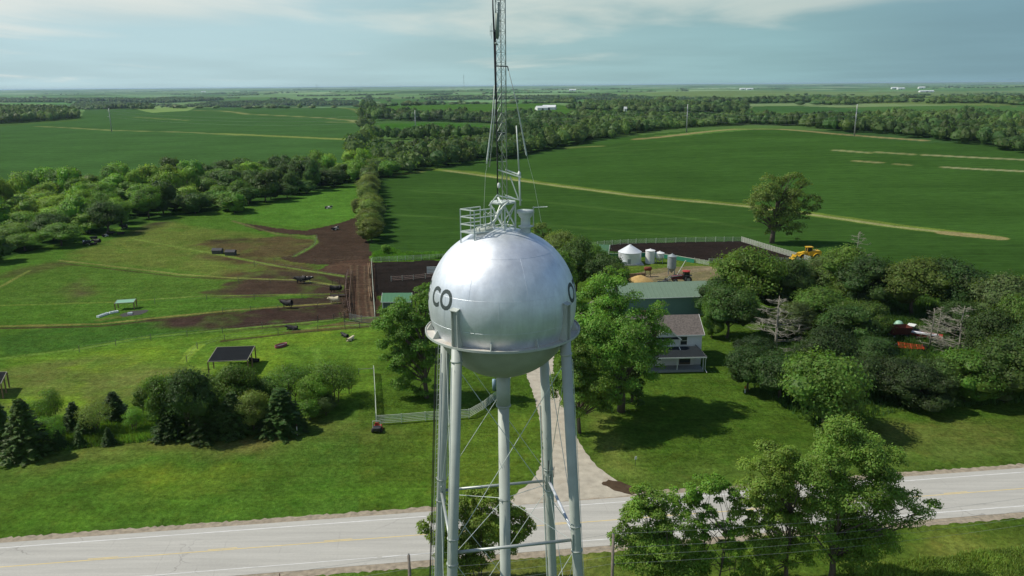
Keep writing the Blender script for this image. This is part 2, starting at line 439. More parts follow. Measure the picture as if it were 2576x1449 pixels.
paint([(940, 660), (985, 570), (985, 440), (1090, 425), (1180, 412), (1300, 397), (1400, 374), (1560, 347), (1640, 337), (1800, 326), (1950, 326), (2150, 345), (2330, 360), (2576, 398), (3000, 460), (3000, 820), (2576, 740), (2100, 700)], CROP, (1, 0, 0))
paint([(1090, 425), (1180, 412), (1300, 397), (1400, 374), (1560, 347), (1640, 337), (1800, 326), (1950, 326), (2150, 345), (2330, 360), (2576, 398), (3000, 460), (3000, 640), (2500, 600), (2050, 543), (1400, 470), (1180, 436)], (60, 98, 47), (1, 0, 0))
paint([(1640, 342), (1720, 335), (1850, 322), (1960, 322), (1850, 330), (1720, 342)], (84, 124, 62), (0, 0, 1))
# pasture and farmyard ground
paint([(-600, 720), (0, 655), (180, 600), (400, 548), (620, 520), (905, 462), (905, 600), (938, 640), (945, 800), (1000, 1500), (-900, 1500)], (78, 121, 48), (0, 0, 1))
paint([(905, 640), (1100, 650), (1480, 612), (1520, 640), (2060, 660), (2100, 690), (2576, 745), (3300, 830), (4200, 1500), (900, 1500)], (76, 112, 42), (0, 0, 1))
paint([(605, 548), (700, 510), (800, 478), (905, 464), (905, 545), (860, 562), (720, 570), (660, 560)], (76, 124, 48), (0, 0, .6), a=1.5)
paint([(160, 640), (300, 598), (420, 560), (600, 585), (780, 605), (760, 690), (600, 697), (440, 682), (250, 664)], (98, 122, 60), (0, 0, 1), a=3, soft=3)
paint([(0, 690), (120, 660), (440, 690), (740, 702), (860, 722), (520, 742), (290, 758), (0, 768)], (80, 118, 50), (0, 0, 1), a=2, soft=2)
paint([(0, 850), (200, 812), (400, 800), (560, 800), (840, 790), (860, 808), (560, 835), (350, 852), (200, 880), (0, 900)], (66, 108, 46), (0, 0, 1), a=2, soft=1.5)
paint([(0, 905), (350, 852), (960, 805), (960, 1000), (700, 1020), (0, 1130)], (92, 132, 48), (0, 0, .7), a=4, amt=.85, soft=4)
paint([(0, 940), (260, 905), (480, 930), (400, 1010), (150, 1030), (0, 1000)], (98, 118, 62), (0, 0, .6), a=6, l=12, amt=.8, soft=4)
for q in ([(160, 935), (270, 915), (260, 930), (190, 942)], [(290, 880), (400, 870), (420, 905), (300, 920)], [(640, 850), (800, 830), (820, 850), (690, 875)], [(20, 1000), (200, 985), (240, 1040), (40, 1050)], [(560, 895), (690, 880), (720, 930), (640, 950)]):
    paint(q, (110, 146, 48), (0, 0, .6), a=6, l=5, amt=.85, soft=3)
# dirt
BR = (82, 63, 52)
DM = (0, 1, 0)
paint([(585, 556), (640, 566), (760, 580), (810, 572), (905, 545), (915, 600), (940, 640), (940, 668), (735, 662), (700, 650), (790, 612), (796, 592), (700, 588), (640, 575)], (84, 66, 54), DM, a=1.5, l=6)
paint([(480, 615), (560, 600), (740, 596), (790, 600), (792, 612), (735, 650), (640, 650), (545, 632)], (96, 88, 60), (0, .6, .4), a=4, l=6, amt=.95, soft=3)
paint([(470, 640), (640, 640), (760, 668), (860, 690), (760, 690), (600, 665)], (92, 78, 56), (0, .8, .2), a=2.5, l=7, amt=.85, soft=4)
paint([(560, 690), (680, 680), (870, 690), (870, 720), (760, 706), (620, 700)], (86, 70, 56), DM, a=3, l=5, amt=.9, soft=2)
paint([(515, 740), (570, 712), (640, 698), (760, 706), (865, 718), (865, 748), (700, 744), (560, 748)], (84, 66, 54), DM, a=3, l=5, soft=2)
paint([(700, 752), (865, 745), (865, 765), (640, 784), (730, 770)], (80, 66, 54), DM, a=1.5, l=6)
paint([(365, 806), (430, 796), (600, 782), (850, 764), (862, 800), (700, 822), (560, 832), (440, 826)], (78, 60, 52), DM, a=3, l=5, soft=2)
paint([(830, 815), (960, 800), (960, 812), (740, 838), (700, 838)], (110, 88, 62), DM, a=1, l=4, amt=.8)
paint([(165, 725), (215, 700), (235, 735), (190, 758), (160, 762)], (92, 84, 58), DM, a=2.5, l=5, amt=.6, soft=4)
paint([(520, 700), (560, 682), (640, 672), (620, 690), (560, 702)], (100, 80, 56), DM, a=2, l=5, amt=.6, soft=4)
paint([(520, 604), (600, 598), (650, 606), (560, 614)], (70, 60, 46), DM, a=2, l=5, amt=.7, soft=4)
paint([(300, 596), (380, 560), (440, 556), (330, 592)], (84, 76, 56), DM, a=1.5, l=5, amt=.7, soft=4)
paint([(0, 700), (60, 672), (160, 656), (190, 664), (80, 690)], (86, 76, 52), DM, a=1.5, l=5, amt=.6, soft=4)
paint([(800, 690), (868, 655), (878, 690), (884, 740), (880, 800), (862, 800), (850, 760), (866, 720)], (84, 66, 54), DM, a=.8, l=4)
paint([(868, 655), (940, 650), (950, 740), (958, 800), (900, 806), (866, 800), (880, 740), (876, 690), (800, 682), (820, 668)], (98, 74, 60), DM, a=.8, l=5)
paint([(940, 655), (1110, 655), (1090, 745), (945, 745)], (52, 44, 40), DM, a=.4, l=5)
paint([(1500, 622), (1560, 612), (1865, 606), (2045, 655), (1960, 660), (1850, 660), (1760, 655), (1700, 642), (1540, 632)], (54, 44, 40), DM, a=.4, l=5)
paint([(1560, 700), (1640, 672), (1780, 668), (1860, 690), (1800, 730), (1560, 735)], (140, 128, 98), (0, .8, 0), a=1.5, l=6, fuzz=1.6, amt=.9)
paint([(1560, 655), (1720, 655), (1790, 668), (1680, 672), (1560, 684)], (92, 124, 52), (0, 0, .7), a=1)
paint([(1600, 696), (1700, 680), (1800, 672), (1800, 680), (1700, 690), (1620, 706)], (156, 140, 110), DM, a=.8, amt=.8)
paint([(1990, 668), (2060, 660), (2100, 690), (2190, 760), (2140, 745), (2040, 700)], (150, 128, 88), (0, .8, 0), a=1.5, l=6, amt=.8)
# tracks in the lane
for o_ in (0, 16, 34, 44):
    line([(884 + o_, 668), (886 + o_, 740), (890 + o_ * 1.1, 800)], .6, (134, 110, 88), DM, amt=.9, wob=.5)
line([(884, 668), (862, 664), (835, 668), (822, 678)], .6, (118, 92, 72), DM, amt=.7, wob=.5)
for o_ in (6, 22, 40, 54):
    line([(880 + o_, 668), (881 + o_, 740), (884 + o_ * 1.15, 798)], .45, (62, 46, 40), DM, amt=.7, wob=.5)
# pale grass along the wire fences
for pp, w, c in [([(150, 655), (300, 672), (450, 690), (600, 700), (760, 705), (860, 720)], 1.1, (122, 138, 78)),
                 ([(330, 600), (450, 622), (550, 640), (700, 670), (872, 696)], 1.3, (116, 146, 70)),
                 ([(-50, 770), (290, 760), (500, 745), (865, 739)], .8, (112, 142, 66)),
                 ([(-50, 822), (250, 815), (400, 799), (600, 779), (850, 762)], 1.1, (124, 134, 76)),
                 ([(-50, 908), (200, 878), (350, 850), (560, 830), (850, 804), (950, 798)], .9, (110, 148, 64)),
                 ([(462, 910), (480, 886), (502, 868), (560, 850), (740, 830), (960, 812)], .8, (114, 152, 62)),
                 ([(462, 912), (478, 888), (498, 870)], 2.2, (142, 172, 66)),
                 ([(-60, 740), (0, 722), (75, 680)], 1.2, (120, 140, 74)),
                 ([(790, 592), (797, 610), (782, 622), (740, 645)], 1.2, (96, 134, 66)),
                 ([(585, 556), (700, 590), (792, 596)], 1.0, (112, 122, 80)),
                 ([(792, 878), (806, 930), (780, 960)], 1.3, (112, 152, 60))]:
    line(pp, w, c, (0, 0, 1), wob=.5)
for pp, w in [([(150, 662), (450, 696), (760, 711), (860, 726)], .8), ([(0, 826), (250, 821), (400, 805), (600, 785)], 1.3), ([(560, 858), (740, 838), (960, 818)], 1.2)]:
    line(pp, w, (84, 68, 50), DM, amt=.8, wob=.6)
# grassed terraces between the crops
TAN = (150, 156, 96)
for pp, w, c in [([(1075, 425), (1180, 433), (1400, 466), (1600, 492), (1870, 516), (2050, 540), (2250, 568), (2500, 597)], 8.5, (104, 134, 60)),
                 ([(1120, 429), (1400, 467), (1600, 493), (1870, 518), (2050, 541), (2250, 570), (2500, 598)], 3.2, (172, 174, 116)),
                 ([(2380, 586), (2505, 598)], 7, (170, 160, 108)),
                 ([(95, 318), (280, 328), (480, 333), (600, 340)], 6, (138, 152, 96)),
                 ([(560, 336), (700, 343), (860, 350), (960, 357)], 13, (122, 148, 76)),
                 ([(600, 338), (740, 344), (860, 350)], 6, (146, 158, 88)),
                 ([(343, 295), (420, 300), (470, 303)], 6, (124, 145, 88)),
                 ([(490, 277), (620, 287), (820, 297), (885, 303), (895, 308), (830, 307)], 9, (150, 158, 106)),
                 ([(810, 271), (905, 281)], 7, (140, 152, 98)),
                 ([(1600, 350), (1660, 345), (1720, 338), (1850, 325), (1960, 325), (2090, 336), (2230, 347), (2320, 353)], 8, (150, 146, 104)),
                 ([(2105, 378), (2180, 384)], 6, (150, 158, 110)), ([(2210, 383), (2290, 388)], 6, (140, 150, 104)),
                 ([(2330, 390), (2450, 396), (2600, 403)], 6, (160, 164, 120)), ([(2155, 405), (2210, 409)], 6, (150, 154, 106)),
                 ([(2255, 413), (2285, 415)], 4, (140, 148, 100)), ([(2383, 421), (2450, 425), (2600, 432)], 6, (160, 164, 120)),
                 ([(1420, 372), (1510, 368)], 5, (130, 146, 90)), ([(1060, 432), (1000, 440)], 5, (120, 140, 80)),
                 ([(1200, 270), (1500, 272)], 8, (130, 140, 96)), ([(250, 805), (330, 792)], 2, (96, 120, 60))]:
    line(pp, w, c, (0, 0, 1), wob=.3)
for pp in [[(1500, 378), (1600, 362), (1750, 350), (1900, 348), (2050, 356)], [(1420, 400), (1600, 378), (1750, 366)], [(1040, 480), (1300, 500), (1700, 545), (1900, 575)], [(1000, 540), (1300, 560), (1800, 600)]]:
    line(pp, 4, (76, 112, 58), amt=.5)
paint([(938, 640), (1000, 640), (1120, 645), (1120, 655), (940, 660)], (90, 138, 50), (0, 0, 1), a=2, l=5)
# roadside lawns: mown bands, straw and clover patches
for q, c, am in [([(0, 1290), (1054, 1215), (1054, 1268), (0, 1340)], (84, 130, 44), .7), ([(0, 1230), (700, 1150), (1000, 1150), (1054, 1200), (0, 1290)], (78, 112, 42), .7),
                 ([(300, 1210), (560, 1165), (640, 1190), (380, 1250)], (108, 138, 46), .7), ([(0, 1160), (420, 1110), (460, 1150), (0, 1235)], (88, 130, 50), .6),
                 ([(0, 1140), (400, 1085), (900, 1060), (960, 1110), (600, 1120), (0, 1180)], (98, 112, 58), .7), ([(600, 1100), (700, 1090), (690, 1108), (600, 1120)], (140, 124, 86), .7),
                 ([(1450, 1030), (1560, 1060), (1640, 1180), (1540, 1200)], (104, 124, 62), .8), ([(1600, 1200), (2300, 1120), (2576, 1100), (2576, 1165), (1700, 1230)], (96, 124, 60), .7),
                 ([(2200, 1080), (2576, 1040), (2576, 1100), (2250, 1140)], (104, 116, 62), .6), ([(1500, 1440), (2576, 1320), (3000, 1290), (3000, 1600), (1500, 1600)], (84, 110, 46), .8),
                 ([(2150, 1420), (2576, 1380), (3000, 1360), (3000, 1600), (2100, 1600)], (126, 146, 70), .8), ([(700, 1450), (1054, 1425), (1500, 1400), (1500, 1600), (700, 1600)], (120, 128, 74), .6),
                 ([(1000, 1060), (1350, 1045), (1350, 1190), (1250, 1230), (1080, 1220)], (86, 116, 42), .7)]:
    paint(q, c, (0, 0, .5), a=5, l=8, amt=am, soft=4.5)

cw = msk[:, :1]; dw = msk[:, 1:2]; gw = np.clip(1 - cw - dw, 0, 1)
pale = sst(.17, .27, colr.max(1))[:, None]
colr *= (cw * np.array([1.0, .88, .70]) + dw * np.array([.70, .80, .82]) + gw * np.array([1.23, 1.03, .95])) * (1 - pale) + pale * np.array([.86, .86, .9])
g = MB()
idx = np.arange(nr * nc).reshape(nr, nc)
F = np.stack([idx[:-1, :-1], idx[:-1, 1:], idx[1:, 1:], idx[1:, :-1]], -1).reshape(-1, 4)
g.add(np.stack([X, Y, GZ.ravel()], 1), F)
# ground material: albedo from the plan, broken up by procedural noise
gm, t = nt('ground_cover')
out = N(t, 'ShaderNodeOutputMaterial'); b = N(t, 'ShaderNodeBsdfPrincipled'); b.inputs['Roughness'].default_value = .95; b.inputs['Specular IOR Level'].default_value = 0
ac = N(t, 'ShaderNodeAttribute'); ac.attribute_name = 'albedo'; am_ = N(t, 'ShaderNodeAttribute'); am_.attribute_name = 'cover'
sp = N(t, 'ShaderNodeSeparateColor'); t.links.new(am_.outputs['Color'], sp.inputs[0])
geo = N(t, 'ShaderNodeNewGeometry')
def noise(scale, detail=4, rough=.55, sx=1, sy=1, rot=0):
    mp = N(t, 'ShaderNodeMapping'); mp.inputs['Scale'].default_value = (sx, sy, 1); mp.inputs['Rotation'].default_value = (0, 0, rot)
    t.links.new(geo.outputs['Position'], mp.inputs[0])
    n = N(t, 'ShaderNodeTexNoise'); n.inputs['Scale'].default_value = scale; n.inputs['Detail'].default_value = detail; n.inputs['Roughness'].default_value = rough
    t.links.new(mp.outputs[0], n.inputs['Vector']); return n.outputs[0]
def mrange(src, a, b_, c, d):
    n = N(t, 'ShaderNodeMapRange'); n.inputs[1].default_value = a; n.inputs[2].default_value = b_; n.inputs[3].default_value = c; n.inputs[4].default_value = d
    t.links.new(src, n.inputs[0]); return n.outputs[0]
def mth(op, a, b_=None):
    n = N(t, 'ShaderNodeMath', operation=op)
    for i, v in enumerate((a, b_)):
        if v is None: continue
        if isinstance(v, (int, float)): n.inputs[i].default_value = v
        else: t.links.new(v, n.inputs[i])
    return n.outputs[0]
fine = mth('MULTIPLY', mrange(noise(1.6, 6, .75), .3, .7, .52, 1.48), mrange(noise(.42, 7, .8), .32, .68, .72, 1.28))
mid = mrange(noise(.16, 6, .65), .3, .7, .80, 1.20)
big = mrange(noise(.018, 4, .55), .3, .7, .86, 1.14)
crop = mrange(noise(.16, 6, .65, 1, 3.2, .13), .3, .7, .74, 1.26)
rows = mrange(noise(.05, 4, .55, .22, 5, .16), .35, .65, .87, 1.13)
mown = mrange(noise(.35, 4, .6, .12, 2.2, -.127), .35, .65, .90, 1.10)
grassv = mth('MULTIPLY', mth('MULTIPLY', mth('MULTIPLY', fine, mid), big), mown)
cropf = mrange(noise(1.1, 5, .7, 1, 1.6, .13), .3, .7, .84, 1.16)
cropv = mth('MULTIPLY', mth('MULTIPLY', mth('MULTIPLY', crop, cropf), rows), big)
mixv = N(t, 'ShaderNodeMix', data_type='FLOAT'); t.links.new(sp.outputs[0], mixv.inputs[0]); t.links.new(grassv, mixv.inputs[2]); t.links.new(cropv, mixv.inputs[3])
sc_ = N(t, 'ShaderNodeVectorMath', operation='SCALE'); t.links.new(ac.outputs['Color'], sc_.inputs[0]); t.links.new(mixv.outputs[0], sc_.inputs['Scale'])
# straw coloured tufts in grass
dry = mrange(noise(.45, 7, .72), .52, .72, 0, .55)
dryf = mth('MULTIPLY', dry, mth('SUBTRACT', 1.0, mth('MULTIPLY', sp.outputs[0], .85)))
m3 = N(t, 'ShaderNodeMix', data_type='RGBA', blend_type='MULTIPLY'); m3.inputs[7].default_value = (1.5, 1.0, 1.05, 1)
t.links.new(dryf, m3.inputs[0]); t.links.new(sc_.outputs[0], m3.inputs[6])
lush = mth('MULTIPLY', mrange(noise(.3, 6, .7, 1, 1, 1.), .5, .7, 0, .6), mth('SUBTRACT', 1.0, mth('MAXIMUM', sp.outputs[0], sp.outputs[1])))
m4 = N(t, 'ShaderNodeMix', data_type='RGBA', blend_type='MULTIPLY'); m4.inputs[7].default_value = (.72, 1.0, .7, 1)
t.links.new(lush, m4.inputs[0]); t.links.new(m3.outputs[2], m4.inputs[6])
t.links.new(m4.outputs[2], b.inputs['Base Color'])
bn = noise(.7, 7, .75)
bp = N(t, 'ShaderNodeBump'); bp.inputs['Distance'].default_value = 1.5
t.links.new(bn, bp.inputs['Height']); t.links.new(mth('ADD', mth('MULTIPLY', sp.outputs[2], .55), .18), bp.inputs['Strength'])
t.links.new(bp.outputs[0], b.inputs['Normal']); t.links.new(b.outputs[0], out.inputs[0])
go = g.obj('ground', gm, smooth=True); struct(go, 'rolling farmland of crops, pasture and lawns')
for nm, arr in (('albedo', colr), ('cover', msk)):
    a = go.data.color_attributes.new(nm, 'FLOAT_COLOR', 'POINT')
    a.data.foreach_set('color', np.concatenate([arr, np.ones((len(arr), 1))], 1).astype(np.float32).ravel())
del g

# ------------------------------------------------------------------ road
RS = .127; RD = np.array([1, RS]) / math.hypot(1, RS); RN = np.array([-RD[1], RD[0]]); R0 = np.array([0., 78.9])
def rp(s_, o_): return R0 + RD * s_ + RN * o_
def strip(name, s0, s1, o0, o1, z, m, n=2, jag=0., seed=1, lab=None):
    a = MB(); ss = np.linspace(s0, s1, n); q = np.random.RandomState(seed)
    lo = [rp(v, o0 + (q.rand() - .5) * jag) for v in ss]; hi = [rp(v, o1 + (q.rand() - .5) * jag) for v in ss]
    V = [(p[0], p[1], z) for p in lo] + [(p[0], p[1], z) for p in hi]
    a.add(V, np.array([(i, i + 1, n + i + 1, n + i) for i in range(n - 1)]))
    o = a.obj(name, m); return struct(o, lab)
conc, t = nt('old_concrete')
out = N(t, 'ShaderNodeOutputMaterial'); b = N(t, 'ShaderNodeBsdfPrincipled'); b.inputs['Roughness'].default_value = .85
geo = N(t, 'ShaderNodeNewGeometry')
n1 = mrange(noise(.55, 6, .65, .10, 2.2, .126), .3, .7, .84, 1.10); n2 = mrange(noise(4, 4, .6), .3, .7, .95, 1.05)
cc = N(t, 'ShaderNodeVectorMath', operation='SCALE'); cc.inputs[0].default_value = (.395, .385, .345)
t.links.new(mth('MULTIPLY', n1, n2), cc.inputs['Scale'])
# transverse joints and odd cracks
mp = N(t, 'ShaderNodeMapping'); mp.inputs['Rotation'].default_value = (0, 0, -.126); t.links.new(geo.outputs['Position'], mp.inputs[0])
sx = N(t, 'ShaderNodeSeparateXYZ'); t.links.new(mp.outputs[0], sx.inputs[0])
wv = mth('ABSOLUTE', mth('SUBTRACT', mth('FRACT', mth('ADD', mth('DIVIDE', sx.outputs[0], 6.1), mth('MULTIPLY', noise(.4, 2), .06))), .5))
jn = mth('MULTIPLY', mrange(wv, .0, .012, .22, 0), mrange(noise(.23, 1), .5, .62, 0.1, 1))
vor = N(t, 'ShaderNodeTexVoronoi', feature='DISTANCE_TO_EDGE'); vor.inputs['Scale'].default_value = .11
nw = N(t, 'ShaderNodeVectorMath', operation='MULTIPLY_ADD'); 
nno = N(t, 'ShaderNodeTexNoise'); nno.inputs['Scale'].default_value = .5; nno.inputs['Detail'].default_value = 4; t.links.new(geo.outputs['Position'], nno.inputs['Vector'])
t.links.new(nno.outputs[1], nw.inputs[0]); nw.inputs[1].default_value = (3, 3, 0); t.links.new(geo.outputs['Position'], nw.inputs[2])
t.links.new(nw.outputs[0], vor.inputs['Vector'])
crk = mth('MULTIPLY', mrange(vor.outputs[0], 0, .008, .5, 0), mrange(noise(.12, 2), .5, .6, 0, 1))
mm = N(t, 'ShaderNodeMix', data_type='RGBA'); mm.inputs[7].default_value = (.12, .11, .10, 1)
t.links.new(mth('MAXIMUM', jn, crk), mm.inputs[0]); t.links.new(cc.outputs[0], mm.inputs[6]); t.links.new(mm.outputs[2], b.inputs['Base Color'])
t.links.new(b.outputs[0], out.inputs[0])
gravel = mat('gravel_shoulder', alb(164, 152, 132), .95, var=.35, scale=1.6, bump=.9, bscale=6, stain=alb(110, 100, 66), stain_amt=.8)
drv = mat('crushed_rock', alb(188, 180, 162), .95, var=.2, scale=.9, bump=.7, bscale=5, stain=alb(150, 128, 104), stain_amt=.7)
strip('shoulder', -320, 420, -6.1, 5.9, .012, gravel, 1900, .42, 3, 'dirt and gravel verge of the road')
strip('road', -320, 420, -4.95, 4.8, .03, conc, 2, 0, 1, 'pale concrete two lane road')
wp = mat('worn_white_paint', (.62, .62, .60), .7, var=.18, scale=.8, stain=(.42, .42, .39), stain_amt=.8)
yp = mat('worn_yellow_paint', (.60, .47, .20), .7, var=.15, scale=.8, stain=(.44, .40, .28), stain_amt=.7)
mk = bpy.data.objects.new('road_markings', None); COL.objects.link(mk); struct(mk, 'worn white and yellow lines on the concrete road')
def stripe(name, s0, s1, o_, w, m):
    a = MB(); n = max(2, int((s1 - s0) / 2))
    ss = np.linspace(s0, s1, n)
    V = [(*rp(v, o_ - w / 2), .036) for v in ss] + [(*rp(v, o_ + w / 2), .036) for v in ss]
    a.add(V, np.array([(i, i + 1, n + i + 1, n + i) for i in range(n - 1)])); return a.obj(name, m, mk)
stripe('edge_line', -320, 420, 3.75, .13, wp); stripe('edge_line', -14.5, 420, -3.72, .14, wp); stripe('edge_line', -320, -15, -3.72, .09, wp)
stripe('centre_line', -320, 420, -.02, .13, yp)
for k in range(-20, 24): stripe('dash', k * 12.19 + 3.5, k * 12.19 + 6.55, .22, .12, yp)

def blob(name, pp, z, m, jag=.35, step=.6, seed=2, lab=None, world=False):
    P = [np.array(p[:2]) if world else atz(p[0], p[1], 0)[:2] for p in pp]; q = np.random.RandomState(seed); out = []
    for i in range(len(P)):
        a, c = P[i], P[(i + 1) % len(P)]; L = np.linalg.norm(c - a); n = max(1, int(L / step)); nn = np.array([-(c - a)[1], (c - a)[0]]) / max(L, 1e-6)
        for k in range(n): out.append(a + (c - a) * k / n + nn * (q.rand() - .5) * jag)
    tri = tessellate_polygon([[Vector((p[0], p[1], 0)) for p in out]])
    a = MB(); V = [(p[0], p[1], z) for p in out]
    F = []
    for f in tri:
        p0, p1, p2 = [np.array(V[i][:2]) for i in f]
        cr_ = (p1 - p0)[0] * (p2 - p0)[1] - (p1 - p0)[1] * (p2 - p0)[0]
        F.append(f if cr_ > 0 else f[::-1])
    a.add(V, np.array(F)); return struct(a.obj(name, m), lab)
def smoothp(pp, closed=False, n=5):
    P = np.array(pp, float); out = []
    for i in range(len(P) - 1):
        p0 = P[max(i - 1, 0)]; p1 = P[i]; p2 = P[i + 1]; p3 = P[min(i + 2, len(P) - 1)]
        for k in range(n):
            t_ = k / n
            out.append(.5 * ((2 * p1) + (-p0 + p2) * t_ + (2 * p0 - 5 * p1 + 4 * p2 - p3) * t_ ** 2 + (-p0 + 3 * p1 - 3 * p2 + p3) * t_ ** 3))
    out.append(P[-1]); return out
left = smoothp([(1275, 1272), (1300, 1240), (1345, 1200), (1362, 1150), (1364, 1100), (1354, 1040), (1340, 985), (1320, 925), (1330, 880), (1380, 830), (1450, 780), (1530, 735)])
right = smoothp([(1600, 716), (1520, 770), (1450, 820), (1400, 880), (1392, 930), (1402, 975), (1425, 1040), (1455, 1110), (1495, 1165), (1545, 1205), (1600, 1236), (1640, 1242)])
blob('driveway', list(left) + list(right), .018, drv, .3, .5, 4, 'pale crushed rock driveway opening onto the road')
mud = mat('wet_mud', (.075, .05, .032), .25, var=.25, scale=1.2)
blob('mud_puddle', [(1512, 1216), (1530, 1208), (1560, 1212), (1600, 1226), (1625, 1238), (1590, 1245), (1545, 1235)], .024, mud, .3, .4, 5, 'wet brown mud beside the driveway mouth')
# ------------------------------------------------------------------ water tower
TX, TY, TZ, TR = -0.50, 39.25, 37.26, 3.80
RINGZ = 35.80
YAW = R(-35)
silver, t = nt('aluminium_paint')
out = N(t, 'ShaderNodeOutputMaterial'); b = N(t, 'ShaderNodeBsdfPrincipled')
b.inputs['Metallic'].default_value = .76
tcn = N(t, 'ShaderNodeTexCoord'); 
def onoise(scale, detail=5, rough=.6, vec=None, loc=(1, 1, 1)):
    mp = N(t, 'ShaderNodeMapping'); mp.inputs['Scale'].default_value = loc; t.links.new(tcn.outputs['Object'], mp.inputs[0])
    n = N(t, 'ShaderNodeTexNoise'); n.inputs['Scale'].default_value = scale; n.inputs['Detail'].default_value = detail; n.inputs['Roughness'].default_value = rough
    t.links.new(mp.outputs[0], n.inputs['Vector']); return n.outputs[0]
base = N(t, 'ShaderNodeVectorMath', operation='SCALE'); base.inputs[0].default_value = (.77, .81, .85)
t.links.new(mth('MULTIPLY', mrange(onoise(1.1, 6, .65), .3, .7, .86, 1.06), mrange(onoise(2.2, 6, .75, loc=(1, 1, .18)), .3, .7, .88, 1.05)), base.inputs['Scale'])
st1 = mrange(onoise(3.0, 8, .8), .715, .75, 0, .8)
mm = N(t, 'ShaderNodeMix', data_type='RGBA'); mm.inputs[7].default_value = (.12, .09, .07, 1); t.links.new(st1, mm.inputs[0]); t.links.new(base.outputs[0], mm.inputs[6])
t.links.new(mm.outputs[2], b.inputs['Base Color'])
t.links.new(mrange(onoise(1.6, 6, .7), .3, .7, .46, .56), b.inputs['Roughness'])
bp = N(t, 'ShaderNodeBump'); bp.inputs['Strength'].default_value = .25; bp.inputs['Distance'].default_value = .04
t.links.new(onoise(1.3, 5, .55), bp.inputs['Height']); t.links.new(bp.outputs[0], b.inputs['Normal'])
t.links.new(b.outputs[0], out.inputs[0])
legm = mat('pale_tower_paint', (.40, .435, .39), .5, .0, var=.10, scale=1.2, stain=(.30, .33, .30), stain_amt=.5)
railm = mat('rail_paint', (.55, .60, .56), .5, .1, var=.1)
rust = mat('walkway_paint', (.50, .48, .43), .7, .1, var=.2, scale=1.5, stain=(.30, .19, .10), stain_amt=.7)
steel = mat('galvanised_steel', (.40, .43, .41), .5, .5, var=.12)
darkc = mat('black_cable', (.02, .02, .025), .6)
whitem = mat('white_paint', (.72, .74, .70), .55, var=.06)
ink = mat('dark_letter_paint', (.045, .06, .058), .6, var=.15)
tw = thing('water_tower', 'silver spherical water tower on four pale legs with an antenna mast', 'water tower', (TX, TY, 0))
def L(x, y, z): return (x, y, z)
# tank, in coordinates of the tower
mb = MB(); prof = []
for k in range(97):
    a = -PI / 2 + PI * k / 96; z = math.sin(a) * TR; r = math.cos(a) * TR
    if z < 0: z *= 1.05
    prof.append((max(r, .001), TZ + z))
kz = next(i for i, p_ in enumerate(prof) if p_[1] > RINGZ - .02)
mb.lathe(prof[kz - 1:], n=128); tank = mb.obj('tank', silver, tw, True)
bowlm = mat('bowl_olive_grey', (.40, .41, .355), .62, .25, var=.14, scale=1.1, stain=(.26, .24, .19), stain_amt=.5)  # bowl below the ring is darker, olive-grey and less metallic
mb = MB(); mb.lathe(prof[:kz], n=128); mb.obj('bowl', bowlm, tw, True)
# weld seams
def sph(az, lat, r=TR):
    """az measured from the side towards the road, clockwise seen from above = to the right"""
    z = math.sin(lat) * r; z = z * 1.05 if z < 0 else z
    return np.array([math.sin(az) * math.cos(lat) * r, -math.cos(az) * math.cos(lat) * r, TZ + z])
mb = MB()
for lt in (14, 46, -9.5):
    mb.tube([sph(a, R(lt), TR + .002) for a in np.linspace(0, 2 * PI, 97)], .005, 4, cap=False)
for k in range(8):
    a = k * PI / 4 + .35
    mb.tube([sph(a, l, TR + .001) for l in np.linspace(R(14), R(46), 14)], .007, 4)
    mb.tube([sph(a + .4, l, TR + .001) for l in np.linspace(R(-9.5), R(14), 10)], .007, 4)
mb.obj('weld_seam', silver, tank)
# painted lettering wrapped round the tank
def letters(ch, az, lat, h, parent, wide=1.0):
    cu = bpy.data.curves.new('letter', 'FONT'); cu.body = ch; cu.size = 1.0; cu.offset = .03; cu.align_x = 'CENTER'; cu.resolution_u = 4
    tmp = bpy.data.objects.new('letter', cu); COL.objects.link(tmp)
    dg = bpy.context.evaluated_depsgraph_get(); me = bpy.data.meshes.new_from_object(tmp.evaluated_get(dg))
    bpy.data.objects.remove(tmp)
    import bmesh
    bm = bmesh.new(); bm.from_mesh(me)
    for _ in range(2):
        bmesh.ops.subdivide_edges(bm, edges=[e for e in bm.edges if e.calc_length() > .12], cuts=1, use_grid_fill=False)
        bmesh.ops.triangulate(bm, faces=bm.faces)
    s_ = h / .70
    for v in bm.verts:
        u, w = v.co.x * s_ * wide, v.co.y * s_
        la = lat + w / TR
        p = sph(az + u / (TR * math.cos(lat)), la, TR + .006); v.co = p
    bm.to_mesh(me); bm.free(); me.materials.clear(); me.materials.append(ink)
    o = bpy.data.objects.new('letter', me); COL.objects.link(o); o.parent = parent; o['label'] = 'dark painted letter ' + (ch if ch != '.' else 'full stop')
    return o
LAT = R(4.5)
for st in (68.5, 68.5 + 180):
    pass
for ch, az in (('.', -38.5), ('O', -46.5), ('C', -60.5), ('E', -82), ('O', -96), ('T', -109), ('O', -123),
               ('O', 68.5), ('T', 81.5), ('O', 95), ('E', 109), ('C', 129), ('O', 143), ('.', 151)):
    letters(ch, R(az), LAT - (.02 if ch == '.' else 0), .95, tank, .86)
letters('L', R(-75), R(-17), .85, tank, 1.0)
